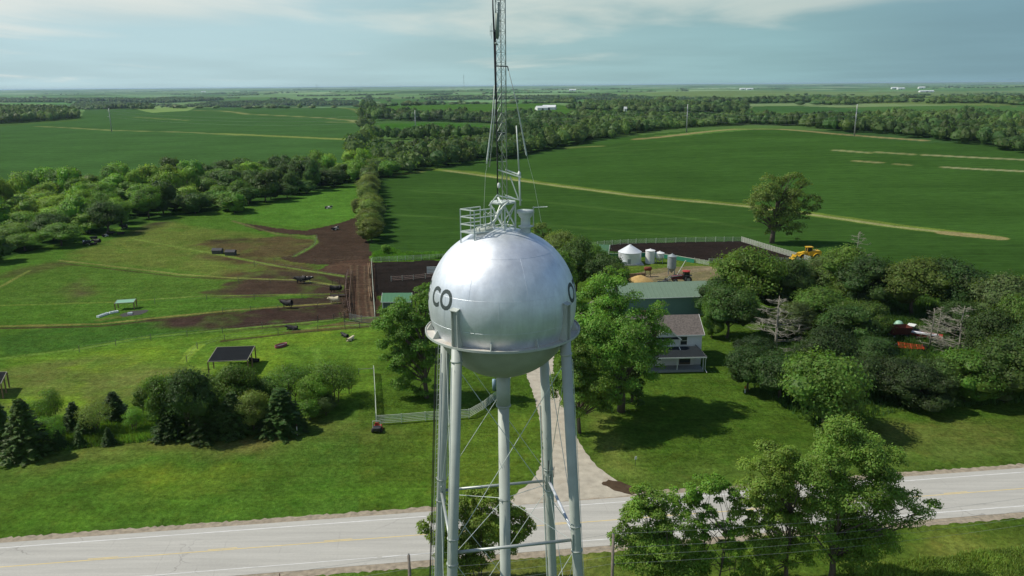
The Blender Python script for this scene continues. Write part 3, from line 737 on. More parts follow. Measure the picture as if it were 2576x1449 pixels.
# balcony ring
mb = MB()
ri, ro = 3.42, 3.98
mb.lathe([(ri, RINGZ - .03), (ro, RINGZ - .03), (ro, RINGZ), (ri, RINGZ)], n=96)
ring = mb.obj('balcony_ring', rust, tw)
mb = MB(); mb.lathe([(ro, RINGZ - .06), (ro + .04, RINGZ - .06), (ro + .04, RINGZ + .05), (ro, RINGZ + .05)], n=96); mb.obj('ring_curb', legm, ring)
for az in (-62, -8, 27, 82, 110, 150, 190, 240, 275):
    mb = MB(); a = R(az); d = np.array([math.sin(a), -math.cos(a), 0]); q = np.array([math.cos(a), math.sin(a), 0]) * .025
    p = [d * (ro - .04) + (0, 0, RINGZ), d * (ri + .06) + (0, 0, RINGZ), d * (ri + .10) + (0, 0, RINGZ + .55), d * (ri + .16) + (0, 0, RINGZ + .55)]
    V = [v - q for v in p] + [v + q for v in p]
    mb.add(V, [(0, 1, 2, 3), (7, 6, 5, 4), (0, 4, 5, 1), (1, 5, 6, 2), (2, 6, 7, 3), (3, 7, 4, 0)]); mb.obj('stiffener', legm, ring)
# legs
def legp(k, z):
    a = YAW + k * PI / 2; r = 3.80 + (RINGZ - z) * .072
    return np.array([math.sin(a) * r, -math.cos(a) * r, z])
legs = []
for k in range(4):
    a = YAW + k * PI / 2; d = np.array([math.sin(a), -math.cos(a), 0]); q = np.array([math.cos(a), math.sin(a), 0])
    mb = MB(); zz = [0.3, 24.2, 24.21, 25.6, 25.61, RINGZ - .1]
    mb.tube([legp(k, z) for z in (.3, 12, 24.9, RINGZ - .08)], .265, 20)
    lg = mb.obj('leg', legm, tw, True); legs.append(lg)
    for z in (24.35, 25.75, RINGZ - .75):
        mb = MB(); mb.tube([legp(k, z), legp(k, z + .09)], .30, 20); mb.obj('leg_flange', legm, lg, True)
    mb = MB(); mb.box((legp(k, .15)[0], legp(k, .15)[1], .15), (1.5, 1.5, .3), rz=a); mb.obj('footing', mat('footing_concrete', (.4, .39, .36), .9), lg)
    # bracket that carries the tank: two webs and a back plate with a small hood
    mb = MB(); top = RINGZ + 1.95
    c = d * 3.86
    for s_ in (-.17, .17):
        p0 = c + q * s_
        mb.add([p0 - d * .42 + q * v + (0, 0, z) for v in (-.02, .02) for z in (RINGZ, top)] + [p0 + d * .12 + q * v + (0, 0, z) for v in (-.02, .02) for z in (RINGZ, top - .12)],
               [(0, 1, 3, 2), (4, 6, 7, 5), (0, 4, 5, 1), (2, 3, 7, 6), (1, 5, 7, 3), (0, 2, 6, 4)])
    mb.box(tuple(c - d * .02 + (0, 0, (RINGZ + top) / 2 - .05)), (.30, .03, top - RINGZ - .1), rz=a)
    mb.add([c + q * u + d * v + (0, 0, z) for u, v, z in ((-.22, -.35, top + .02), (.22, -.35, top + .02), (.22, .18, top - .12), (-.22, .18, top - .12), (-.22, -.35, top + .06), (.22, -.35, top + .06), (.22, .18, top - .08), (-.22, .18, top - .08))],
           [(3, 2, 1, 0), (4, 5, 6, 7), (0, 1, 5, 4), (1, 2, 6, 5), (2, 3, 7, 6), (3, 0, 4, 7)])
    mb.obj('bracket', legm, lg)
# struts, gussets, tie rods
ZS = 25.0
for k in range(4):
    a_, b_ = legp(k, ZS), legp((k + 1) % 4, ZS)
    mb = MB(); u = (b_ - a_) / np.linalg.norm(b_ - a_)
    mb.tube([a_ + u * .25, b_ - u * .25], .085, 12); mb.obj('strut', steel if k != 1 else mat('strut_paint', (.55, .58, .62), .5, .2, var=.25, scale=2, stain=(.1, .12, .25), stain_amt=.5), tw, True)
    for e, s_ in ((a_, 1), (b_, -1)):
        mb = MB(); mb.bar(e + u * s_ * .2 + (0, 0, -.45), e + u * s_ * .2 + (0, 0, .45), .05, .42); mb.obj('gusset', legm, tw)
    for z0, z1, nm in ((ZS + .35, RINGZ - 1.0, 'tie_rod'), (13.2, ZS - .4, 'tie_rod'), (1.2, 12.6, 'tie_rod')):
        for p, q_ in ((legp(k, z0), legp((k + 1) % 4, z1)), (legp((k + 1) % 4, z0), legp(k, z1))):
            mb = MB(); mb.tube([p, q_], .017, 6); mb.obj(nm, railm, tw)
    mb = MB(); mb.tube([legp(k, 12.9), legp((k + 1) % 4, 12.9)], .08, 12); mb.obj('strut', steel, tw, True)
mb = MB(); mb.tube([(0, 0, .2), (0, 0, 31.6)], .30, 24); mb.obj('riser_pipe', legm, tw, True)
mb = MB(); mb.tube([(0, 0, 31.5), (0, 0, 33.35)], .37, 24); mb.obj('riser_sleeve', legm, tw, True)
for z, r_ in ((31.42, .40), (25.9, .33)): mb = MB(); mb.tube([(0, 0, z), (0, 0, z + .07)], r_, 24); mb.obj('riser_band', legm, tw, True)
for k in range(4):
    mb = MB(); mb.tube([np.array([0, 0, 25.95]), legp(k, 24.8)], .016, 6); mb.obj('tie_rod', railm, tw)
# ladder on the far left leg, and conduits
k = 3
d = legp(k, 20) * (1, 1, 0); d = d / np.linalg.norm(d); q = np.array([-d[1], d[0], 0])
mb = MB()
lp = lambda z, s_: legp(k, z) + d * .34 + q * s_
for s_ in (-.2, .2): mb.tube([lp(.5, s_), lp(RINGZ - .1, s_)], .022, 6)
for z in np.arange(.7, RINGZ - .2, .31): mb.tube([lp(z, -.2), lp(z, .2)], .012, 5)
mb.obj('ladder', steel, tw)
mb = MB(); mb.tube([lp(.5, -.55), lp(12, -.62), lp(24, -.5), lp(30, -.75), lp(34.5, -.5), sph(R(-84), R(-8), TR + .03)], .016, 5); mb.obj('cable', railm, tw)
mb = MB(); mb.tube([lp(.5, .35), lp(14, .42), lp(25, .34), lp(34, .38)], .03, 6); mb.tube([lp(.5, .47), lp(25, .45), lp(33, .45)], .02, 6); mb.obj('cable', darkc, tw)
mb = MB(); mb.tube([legp(0, 8) + q * .36, legp(0, 34.9) + q * .36], .02, 6); mb.tube([legp(3, 26) - q * .1 - d * .35, legp(3, 35) - q * .1 - d * .35], .02, 6); mb.obj('conduit', railm, tw)
mb = MB(); mb.tube([legp(1, 15) - d * .36, legp(1, 34.9) - d * .36], .015, 6)
mb.tube([legp(2, 14) - np.array([.34, 0, 0]), legp(2, 30) - np.array([.34, 0, 0])], .045, 8); mb.obj('conduit', railm, tw)
mb = MB(); p = legp(2, 25.5)
for dx, dz, hh in ((-.05, .1, .9), (.28, -.1, .7), (-.3, -.2, .3), (.1, -.4, .5)): mb.tube([p + (dx, -.32, dz), p + (dx + .03, -.34, dz + hh)], .02, 5)
mb.obj('bracket_fitting', darkc, tw)
# local coordinates from the picture plane of the tower axis
def tp(px, py, dy=0.): v = aty(px, py, TY + dy); return v - (TX, TY, 0)
def tz(px, py, z): v = atz(px, py, z); return v - (TX, TY, 0)
# roof stand
top = tp(1265, 507)[2]
mb = MB(); cxs = tp(1265.5, 507)[0]
mb.prism([(cxs + .66 * math.cos(a), .66 * math.sin(a)) for a in np.linspace(0, 2 * PI, 8, endpoint=False) + PI / 8], top - .03, top + .01)
mb.obj('stand_plate', railm, tw)
ft = []
for k in range(4):
    a = k * PI / 2 + R(8); d = np.array([math.cos(a), math.sin(a), 0]); r = .68
    zb = TZ + math.sqrt(TR ** 2 - r * r)
    ft.append((np.array([cxs, 0, 0]) + d * .62, zb - .05))
for k in range(4):
    mb = MB(); p, zb = ft[k]; mb.bar(p * (1, 1, 0) + (0, 0, zb), p * (1, 1, 0) + (0, 0, top - .03), .085); mb.obj('stand_leg', railm, tw)
    p2, zb2 = ft[(k + 1) % 4]; mb = MB()
    mb.bar(p * (1, 1, 0) + (0, 0, zb + .15), p2 * (1, 1, 0) + (0, 0, top - .12), .045); mb.bar(p * (1, 1, 0) + (0, 0, top - .12), p2 * (1, 1, 0) + (0, 0, zb2 + .15), .045)
    mb.bar(p * (1, 1, 0) + (0, 0, top - .07), p2 * (1, 1, 0) + (0, 0, top - .07), .06); mb.bar(p * (1, 1, 0) + (0, 0, zb + .2), p2 * (1, 1, 0) + (0, 0, zb2 + .2), .045)
    mb.obj('stand_brace', railm, tw)
# cable bundle running over the stand
mb = MB(); mb.tube([tp(1253, 497, -.3), tp(1262, 512, -.65), tp(1280, 505, -.7)], .05, 8)
mb.tube([tp(1281, 507, -.72), tp(1265, 520, -.85), tp(1250, 548, -.9), tp(1238, 560, -.9), tp(1210, 572, -.9)], .045, 8)
mb.tube([tp(1272, 512, -.75), tp(1256, 530, -.9), tp(1244, 556, -.9), tp(1228, 572, -.8)], .035, 8); mb.obj('cable_bundle', railm, tw, True)
mb = MB(); mb.lathe([(.45, 0), (.45, .22), (.40, .30), (.02, .34)], (cxs - .95, -.25, TZ + 3.58), 24); mb.obj('hatch', legm, tw, True)
# lattice mast
mw = .46; mtop = 58.0
mg = mat('mast_steel', (.36, .40, .37), .5, .55, var=.15)
mc = [np.array([cxs - .27, -.13, 0]), np.array([cxs + .20, -.13, 0]), np.array([cxs - .03, .27, 0])]
mast = thing('mast', 'grey triangular lattice mast', None, (0, 0, 0)); mast.parent = tw
mast_leg_m = mg
for c in mc:
    mb = MB(); mb.tube([c + (0, 0, top), c + (0, 0, mtop)], .024, 8); mb.obj('mast_leg', mg, mast, True)
mb = MB(); z = top + 6.2; 
zz = np.arange(top + .1, mtop, .47)
for i, z in enumerate(zz[:-1]):
    for j in range(3):
        p, q_ = mc[j], mc[(j + 1) % 3]
        full = z > tp(1265, 345)[2]
        if full or i % 4 == 0: mb.bar(p + (0, 0, z), q_ + (0, 0, z), .014)
        if full or (i % 11 in (6,)):
            mb.bar(p + (0, 0, z), q_ + (0, 0, z + .47), .012); mb.bar(q_ + (0, 0, z), p + (0, 0, z + .47), .012)
        elif j > 0:
            mb.bar(p + (0, 0, z), q_ + (0, 0, z + .47), .010)
mb.obj('mast_lacing', mg, mast)
# fittings on the mast
mb = MB(); mb.bar(tp(1246, 166, -.16), tp(1277, 167, -.16), .05); mb.bar(tp(1277, 167, -.16), tp(1279, 178, -.16), .05); mb.obj('side_arm', darkc, mast)
mb = MB(); mb.bar(tp(1252, 427, -.15), tp(1311, 446, -.6), .05); mb.bar(tp(1272, 427, -.05), tp(1303, 438, -.5), .05); mb.bar(tp(1252, 492, -.1), tp(1313, 504, -.5), .05); mb.bar(tp(1272, 491, .1), tp(1296, 500, -.2), .05)
mb.bar(tp(1283, 444, -.3), tp(1304, 500, -.45), .045); mb.bar(tp(1253, 488, -.2), tp(1230, 518, -.3), .05); mb.obj('side_arm', railm, mast)
def whip(pts, r, m, lab):
    mb = MB(); mb.tube(pts, r, 8); o = mb.obj('antenna', m, tw, True); o['label'] = lab
whip([tp(1299, 316, -.5), tp(1303, 380, -.5), tp(1306, 436, -.5)], [.025, .03, .04], railm, 'tall pale whip antenna right of the mast')
mb = MB(); mb.tube([tp(1306, 430, -.5), tp(1309, 517, -.5)], .045, 8); mb.tube([tp(1306, 434, -.5), tp(1306.6, 444, -.5)], .085, 8); mb.obj('antenna_mount', railm, tw, True)
whip([tp(1279, 176, -.1), tp(1300, 260, .4), tp(1324, 388, 1.0), tp(1325, 392, 1.0)], [.018, .022, .045, .03], railm, 'long guy rod running down right of the mast')
mb = MB(); mb.tube([tp(1325, 390, 1.0), tp(1342, 455, 1.4), tp(1362, 560, 2.0)], .006, 4); mb.obj('guy_wire', railm, tw)
whip([tp(1244, 215, .2), tp(1238, 300, .4), tp(1226, 400, .6), tp(1224, 412, .6)], [.02, .025, .05, .03], railm, 'pale guy rod left of the mast')
whip([tp(1248, 225, .6), tp(1241, 330, .9), tp(1231, 420, 1.2)], [.018, .022, .025], mg, 'thin guy rod behind the left one')
mb = MB(); mb.tube([tp(1226, 410, .6), tp(1221, 440, .7), tp(1216, 560, 1.0)], .006, 4); mb.obj('guy_wire', railm, tw)
whip([tp(1239, -40, -.3), tp(1240, 20, -.3), tp(1244, 105, -.25), tp(1245, 170, -.2), tp(1247, 250, -.2)], [.02, .035, .05, .035, .03], darkc, 'black pipe antenna clamped to the left of the mast')
whip([tp(1246.5, 75, -.3), tp(1247, 160, -.25), tp(1249, 260, -.2), tp(1251, 400, -.2), tp(1251.5, 490, -.2)], .03, darkc, 'dark cable clipped down the mast')
mb = MB(); mb.tube([tp(1255, 5, -.3), tp(1254, 90, -.3), tp(1250, 98, -.3)], .05, 8); mb.tube([tp(1250, 33, -.35), tp(1250, 95, -.3)], .07, 8); mb.tube([tp(1245, 107, -.3), tp(1252, 113, -.3)], .05, 6); o = mb.obj('antenna', mat('grey_green_steel', (.25, .30, .26), .5, .2), tw, True); o['label'] = 'short thick panel antenna beside the mast'
mb = MB(); 
for x_, y0, y1 in ((1237, 58, 98), (1233, 64, 90)): mb.tube([tp(x_, y0, -.3), tp(x_, y1, -.3)], .012, 5)
mb.tube([tp(1232, 78, -.3), tp(1244, 78, -.3)], .018, 5); o = mb.obj('antenna', railm, tw); o['label'] = 'small pale dipole antenna on a stub'
mb = MB(); mb.lathe([(.03, 0), (.07, .03), (.07, .22), (.03, .26)], tuple(tp(1255, 473, -.25)), 12); mb.obj('junction_fitting', whitem, mast, True)
# inspection basket
zt = tp(1241, 525, -.5)[2]
A, B, C_, D_ = tz(1157.7, 526.2, zt), tz(1192.6, 530.5, zt), tz(1207.9, 519.9, zt), tz(1241.2, 525.0, zt)
D_ = B + (C_ - A)
mbk = thing('railing_basket', 'square guard rail basket at the top of the tank', None); mbk.parent = tw
hB = 1.12
def post(p, zb=None):
    mb = MB(); r2 = p[0] ** 2 + p[1] ** 2; zs = TZ + math.sqrt(max(TR ** 2 - r2, 0.1)) - .03 if zb is None else zb
    mb.bar((p[0], p[1], zs), (p[0], p[1], zt), .055); mb.obj('post', railm, mbk)
for p in (A, B, C_, D_): post(p)
post((A + C_) / 2, zt - hB); post(B * .45 + D_ * .55, zt - hB)
for dz in (0, -.37, -.74, -hB):
    for p, q_ in ((A, B), (B, D_), (A, C_)) + (((C_, D_),) if dz == -hB else ()):
        mb = MB(); mb.bar(p + (0, 0, dz), q_ + (0, 0, dz), .05 if dz > -1 else .07); mb.obj('rail', railm, mbk)
mb = MB(); c = (A + D_) / 2
for f in np.linspace(0.03, .97, 16):
    mb.bar(A * (1 - f) + C_ * f + (0, 0, -hB), B * (1 - f) + D_ * f + (0, 0, -hB), .03)
for f in (.25, .5, .75): mb.bar(A * (1 - f) + B * f + (0, 0, -hB - .02), C_ * (1 - f) + D_ * f + (0, 0, -hB - .02), .03)
mb.obj('grating', railm, mbk)
# curved grab rails from basket to hatch
for o_ in (0, .25):
    mb = MB(); mb.tube([tp(1216 + o_ * 40, 541, -.2), tp(1222 + o_ * 40, 534, -.2), tp(1234 + o_ * 40, 541, -.1), tp(1238 + o_ * 40, 556, -.1)], .022, 6); mb.obj('grab_rail', railm, mbk, True)
# vent
vx = tp(1322, 550)[0]; zv = TZ + math.sqrt(TR ** 2 - vx ** 2) - .12; z1 = tp(1322, 529)[2]
mb = MB(); hh = z1 - zv
mb.lathe([(.25, 0), (.25, .34), (.37, .37), (.37, .41), (.24, .44), (.24, hh - .40), (.33, hh - .30), (.36, hh - .25), (.36, hh - .15), (.44, hh - .13), (.44, hh), (.02, hh + .03)], (vx, 0, zv), 32)
mb.obj('roof_vent', railm, tw, True)
mb = MB(); mb.tube([tp(1342, 570, -.3), tp(1342, 520, -.3)], .03, 6); mb.obj('antenna_mount', legm, tw)
mb = MB(); mb.tube([tp(1340, 522, -.3), tp(1377, 520, -.3)], .018, 6)
for k in range(9): f = k / 8; p = tp(1344 + 31 * f, 521.6 - 1.6 * f, -.3); mb.tube([p + (0, -.16, 0), p + (0, .16, 0)], .009, 4)
o = mb.obj('antenna', whitem, tw); o['label'] = 'small white yagi antenna pointing right beside the roof vent'
# ------------------------------------------------------------------ trees
def leaf_quads(mb, P, Nn, size, rs, mi=0, aspect=.62):
    n = len(P); Nn = Nn / np.maximum(np.linalg.norm(Nn, axis=1), 1e-6)[:, None]
    r = rs.normal(size=(n, 3)); T = np.cross(Nn, r); T /= np.maximum(np.linalg.norm(T, axis=1), 1e-6)[:, None]; B = np.cross(Nn, T)
    s = (size * rs.uniform(.65, 1.35, n))[:, None]
    V = np.stack([P - T * s * .5, P + B * s * aspect * .5, P + T * s * .5, P - B * s * aspect * .5], 1).reshape(-1, 3)
    mb.add(V, np.arange(n * 4).reshape(-1, 4), mi)
def dirs(rs, n):
    v = rs.normal(size=(n, 3)); return v / np.linalg.norm(v, axis=1)[:, None]
def clump_leaves(mb, C, Rr, n, size, centre, rs, flat=.75, droop=0.):
    """n leaves spread over clumps of radius Rr centred on C"""
    k = len(C); w = Rr ** 2; which = rs.choice(k, n, p=w / w.sum())
    d = dirs(rs, n); d[:, 2] = np.where(d[:, 2] < -.2, -d[:, 2] * .6, d[:, 2])
    rr = rs.uniform(.45, 1.0, n) ** .6 * rs.uniform(.85, 1.15, n)
    P = C[which] + d * (Rr[which] * rr)[:, None] * (1, 1, flat)
    P[:, 2] -= droop * rs.uniform(0, 1, n)
    o = P - centre; o /= np.maximum(np.linalg.norm(o, axis=1), 1e-6)[:, None]
    Nn = d * .75 + o * .35 + rs.normal(size=(n, 3)) * .42 + (0, 0, .25)
    leaf_quads(mb, P, Nn, size, rs)
def ico(rs, r, c, sq=1., amp=.18, n=1):
    """small lumpy core of a crown"""
    th = np.linspace(0, PI, 6)[1:-1]; V = [(0, 0, 1)]
    for a in th:
        for j in range(8): b_ = 2 * PI * j / 8; V.append((math.sin(a) * math.cos(b_), math.sin(a) * math.sin(b_), math.cos(a)))
    V.append((0, 0, -1)); V = np.array(V) * (1 + rs.uniform(-amp, amp, (len(V), 1))) * r * (1, 1, sq) + c
    F4 = [(1 + i * 8 + j, 1 + (i + 1) * 8 + j, 1 + (i + 1) * 8 + (j + 1) % 8, 1 + i * 8 + (j + 1) % 8) for i in range(3) for j in range(8)]
    F3 = [(0, 1 + j, 1 + (j + 1) % 8) for j in range(8)] + [(33, 25 + (j + 1) % 8, 25 + j) for j in range(8)]
    return V, np.array(F4), np.array(F3)
def broad(seed, nclump=26, nleaf=5000, leaf=.05, trunk=.22, wide=.5, ball=.0, trad=.022, core=.5, multi=1, lean=0., lobes=None, flat=.75, cl=(.17, .27)):
    """tree one unit tall (crown half-width `wide`); returns crown mesh, trunk mesh"""
    rs = np.random.RandomState(seed); cz = trunk + (1 - trunk) * .5; rz = (1 - trunk) * .5
    centre = np.array([0, 0, cz])
    if lobes is None:
        d = dirs(rs, nclump * 3); d = d[:nclump]; k = len(d)
        # uneven outline: the crown bulges where a slow noise says so
        bul = .72 + .5 * np.array([vnoise(v[0] * 1.3 + seed, v[1] * 1.3 + v[2] * 1.7, seed) for v in d])
        rad = rs.uniform(.35, .82, k) ** .55 * bul
        C = centre + d * rad[:, None] * (wide * .86, wide * .86, rz * .82)
        Rr = rs.uniform(*cl, k) * (.55 + wide)
    else:
        C = []; Rr = []
        for (lx, ly, lz, lr, cnt) in lobes:
            dd = dirs(rs, cnt); q = rs.uniform(.3, 1, cnt) ** .5
            C.append(np.array([lx, ly, lz]) + dd * q[:, None] * lr * (1, 1, .8)); Rr.append(rs.uniform(.32, .52, cnt) * lr)
        C = np.concatenate(C); Rr = np.concatenate(Rr); k = len(C)
    mb = MB()
    clump_leaves(mb, C, Rr, nleaf, leaf, centre, rs, flat)
    if core:
        for c, r in zip(C, Rr):
            if lobes is None and rs.rand() < .85:
                V, f4, f3 = ico(rs, r * core, c - (0, 0, r * .12), .7); n0 = len(V); mb.add(V, f4); mb.f[3].append(f3 + mb.n - n0); mb.m[3].append(np.zeros(len(f3), int))
    crown = mb.mesh('crown', LEAF)
    tb = MB(); stems = []
    for s_ in range(multi):
        a = 2 * PI * s_ / max(multi, 1) + rs.rand(); off = .05 if multi > 1 else 0
        bx, by = off * math.cos(a), off * math.sin(a); tx, ty = (bx * 3.2, by * 3.2) if multi > 1 else (lean, 0)
        zt = cz + rz * .25; st_ = np.array([(bx + (tx - bx) * f + rs.normal() * .006, by + (ty - by) * f + rs.normal() * .006, zt * f) for f in np.linspace(0, 1, 6)])
        tb.tube(st_, np.linspace(trad * (1.15 if multi == 1 else .7), trad * .35, 6), 7); stems.append(st_)
    order = rs.permutation(k)[:34]
    for i in order:
        st_ = stems[rs.randint(len(stems))]; c = C[i]
        f = np.clip((c[2] - trunk * .6) / (cz + rz * .3) - .22 - rs.rand() * .15, .28, .95) * 5; j = int(f); j = min(j, 4)
        p0 = st_[j] * (1 - (f - j)) + st_[j + 1] * (f - j)
        mid = (p0 + c) / 2 + np.array([rs.normal() * .015, rs.normal() * .015, .02 + rs.rand() * .02])
        r0 = trad * rs.uniform(.28, .48)
        tb.tube([p0, p0 * .6 + mid * .4 + (0, 0, -.004), mid, c], [r0, r0 * .8, r0 * .6, r0 * .2], 5)
        for _ in range(3):
            e = c + dirs(rs, 1)[0] * Rr[i] * .9 * (1, 1, .7); tb.tube([mid * .4 + c * .6, (c + e) / 2 + (0, 0, .006), e], [r0 * .3, r0 * .22, r0 * .08], 4)
    return crown, tb.mesh('trunk', BARK, True)
def conifer(seed, nleaf=2600, leaf=.055, wide=.26):
    rs = np.random.RandomState(seed); mb = MB(); tb = MB(); P = []; Nn = []
    tb.tube([(0, 0, 0), (0, 0, .5), (0, 0, .98)], [.02, .012, .003], 6)
    z = .07
    while z < .97:
        r = wide * (1 - z) ** .8 * rs.uniform(.85, 1.15) + .012; nb = int(6 + 7 * (1 - z)); a0 = rs.rand() * 6
        for j in range(nb):
            a = a0 + 2 * PI * j / nb + rs.normal() * .12; rr = r * rs.uniform(.75, 1.15)
            tip = np.array([math.cos(a) * rr, math.sin(a) * rr, z - rr * .16 + rs.normal() * .008])
            if rs.rand() < .5: tb.tube([(0, 0, z), tuple(tip)], [.004, .0015], 3)
            n = max(3, int(nleaf * .010 * (.3 + rr / wide)))
            f = rs.uniform(.15, 1, n) ** .7; p = np.array([0, 0, z]) + (tip - (0, 0, z)) * f[:, None]
            side = np.array([-math.sin(a), math.cos(a), 0]); p = p + side * (rs.normal(size=n) * .035 * (1.1 - f))[:, None] + rs.normal(size=(n, 3)) * .006
            P.append(p); Nn.append(np.array([math.cos(a) * .5, math.sin(a) * .5, .8]) + rs.normal(size=(n, 3)) * .35)
        z += .033 + .02 * (1 - z)
    leaf_quads(mb, np.concatenate(P), np.concatenate(Nn), leaf, rs, aspect=.4)
    return mb.mesh('crown', LEAF), tb.mesh('trunk', BARK, True)
def dead(seed, droop=True, wide=.3, n1=60):
    rs = np.random.RandomState(seed); tb = MB(); br = MB()
    tb.tube([(0, 0, 0), (.01, 0, .35), (0, .01, .7), (.01, 0, 1)], [.016, .012, .007, .002], 7)
    for i in range(n1):
        z = rs.uniform(.12, .97); a = rs.rand() * 2 * PI; r = wide * (1.05 - z) ** .6 * rs.uniform(.55, 1.1)
        d = np.array([math.cos(a), math.sin(a), 0]); up = rs.uniform(-.25, .35) if droop else rs.uniform(.1, .6)
        pts = [np.array([0, 0, z]), np.array([0, 0, z]) + d * r * .45 + (0, 0, up * r * .25), np.array([0, 0, z]) + d * r * .8 + (0, 0, up * r * .7), np.array([0, 0, z]) + d * r + (0, 0, up * r * 1.2 + .02)]
        br.tube(pts, [.0031, .0026, .002, .001], 4)
        for k in range(rs.randint(4, 8)):
            f = rs.uniform(.3, .98); p = pts[1] * (1 - f) + pts[3] * f; a2 = a + rs.choice([-1, 1]) * rs.uniform(.4, 1.1); L_ = r * rs.uniform(.2, .5)
            e = p + np.array([math.cos(a2), math.sin(a2), rs.uniform(-.3, .5)]) * L_
            br.tube([p, (p + e) / 2 + (0, 0, .006), e], [.0018, .0014, .0008], 3)
            for _ in range(2):
                e2 = e + dirs(rs, 1)[0] * L_ * .35; br.tube([(p + e) / 2, e2], [.0009, .0005], 3)
    return br.mesh('branches', DEADW), tb.mesh('trunk', DEADW, True)

FG = dict(verge=alb(116, 144, 58, 1.0), shade=alb(60, 82, 40, 1.0), mid=alb(96, 130, 50, 1.0), dark=alb(72, 100, 44, 1.0), lime=alb(116, 148, 58, 1.0), olive=alb(106, 126, 58, 1.0), blue=alb(66, 94, 42, 1.0), fresh=alb(104, 144, 52, 1.0), grey=alb(98, 118, 66, 1.0))  # shade: darker leaf colour with the grove's deep shade painted in
def jit(c, a=.2):
    k = 1 + rnd.uniform(-a, a); return (c[0] * k * (1 + rnd.uniform(-.1, .1)), c[1] * k, c[2] * k * (1 + rnd.uniform(-.12, .12)), 1)
PROTO = {}
def proto(kind):
    if kind in PROTO: return PROTO[kind]
    L_ = []
    if kind == 'near': L_ = [broad(s, 40, 15000, .028, .16, .5, core=.45, cl=(.14, .22)) for s in (11, 12)]
    if kind == 'mid': L_ = [broad(20 + s, 34, 10000, .034, .14, .5, core=.6) for s in range(5)]
    if kind == 'bush': L_ = [broad(130 + s, 36, 9500, .035, .03, .5, core=.7) for s in range(3)]
    if kind == 'slim': L_ = [broad(40 + s, 22, 4200, .04, .12, .30, core=.6) for s in range(3)]
    if kind == 'far': L_ = [broad(60 + s, 22, 2900, .062, .10, .5, core=.8, cl=(.2, .3)) for s in range(6)]
    if kind == 'airy': L_ = [broad(80 + s, 34, 6000, .030, .18, .5, core=0, multi=3, trad=.016) for s in range(3)]
    if kind == 'conifer': L_ = [conifer(90 + s) for s in range(3)]
    if kind == 'dead': L_ = [dead(100 + s) for s in range(3)]
    PROTO[kind] = L_; return L_
count_trees = [0]
def tree(kind, x, y, h, w, col, label, cat='tree', name=None, group=None, var=None, z=None, seed=None):
    L_ = proto(kind); cm, tm = L_[(seed if seed is not None else rnd.randrange(99)) % len(L_)]
    zz = float(hgt(x, y)) if z is None else z
    r = thing(name or {'conifer': 'spruce_tree', 'dead': 'dead_tree'}.get(kind, 'tree'), label, cat, (x, y, zz), rnd.uniform(0, 2 * PI), group)
    base_w = {'slim': .6, 'conifer': .52, 'dead': .6}.get(kind, 1.0)
    r.scale = (w / base_w, w / base_w, h)
    c = jit(FG[col]) if isinstance(col, str) else col
    a = bpy.data.objects.new('branches' if kind == 'dead' else 'crown', cm); COL.objects.link(a); a.parent = r; a.color = c
    b_ = bpy.data.objects.new('trunk', tm); COL.objects.link(b_); b_.parent = r
    count_trees[0] += 1
    return r
def ptree(kind, px, pbase, ptop, pw, col, label, **k):
    """foot at px,pbase in plan; height and spread from its extent"""
    p = at(px, pbase); d = ray(px, ptop); t_ = p[1] / d[1]; h = (CAMZ + t_ * d[2] - p[2]) * (1.1 if kind not in ('conifer', 'dead') else 1)
    dist = np.linalg.norm(p - CP); w = pw * dist / FOC
    return tree(kind, p[0], p[1], h, w, col, label, **k)

# --- trees on the road verge, unique meshes
def special(name_label, px, pbase, z0, htot, lobes, nleaf, leaf, col, trad=.02, multi=1, seed=5, base=None, yw=None, lean=0.):
    """lobes: px, py, depth offset, radius px, number of clumps; all at the tree's own distance"""
    p = np.array(base) if base is not None else at(px, pbase)
    LB = []
    for (lx, ly, dy, lr, cnt) in lobes:
        q = aty(lx, ly, p[1] + dy); dist = np.linalg.norm(q - CP)
        LB.append(((q[0] - p[0]) / htot, dy / htot, (q[2] - p[2]) / htot, lr * dist / FOC / htot, cnt))
    cm, tm = broad(seed, nleaf=nleaf, leaf=leaf / htot, trunk=.22, lobes=LB, core=0, trad=trad, multi=multi, flat=.85, lean=lean)
    r = thing('tree', name_label, 'tree', tuple(p)); r.scale = (htot,) * 3
    a = bpy.data.objects.new('crown', cm); COL.objects.link(a); a.parent = r; a.color = jit(FG[col], .05)
    b_ = bpy.data.objects.new('trunk', tm); COL.objects.link(b_); b_.parent = r
    count_trees[0] += 1
    return r
special('tall leafy tree with a thick dark trunk, right of the road verge pair', 0, 0, 0, 13.0,
        [(2120, 1115, 0, 62, 20), (2180, 1140, .5, 60, 18), (2060, 1180, -1, 58, 16), (2150, 1200, -1, 78, 24), (2230, 1175, 0, 48, 12), (2090, 1260, 0, 55, 14), (2170, 1280, 0, 55, 14), (2270, 1280, -.5, 50, 13), (2315, 1265, -.5, 36, 9), (2230, 1300, 0, 34, 8), (2130, 1360, 1, 60, 18), (2185, 1375, 0, 56, 16), (2060, 1350, 0, 44, 11), (2200, 1330, 0, 44, 11), (2110, 1310, 1, 56, 14), (2020, 1290, 0, 34, 8), (2230, 1240, 0, 50, 12), (2150, 1415, 0, 50, 10)],
        62000, .22, 'verge', trad=.024, base=atz(2088, 1475, 0), seed=5)
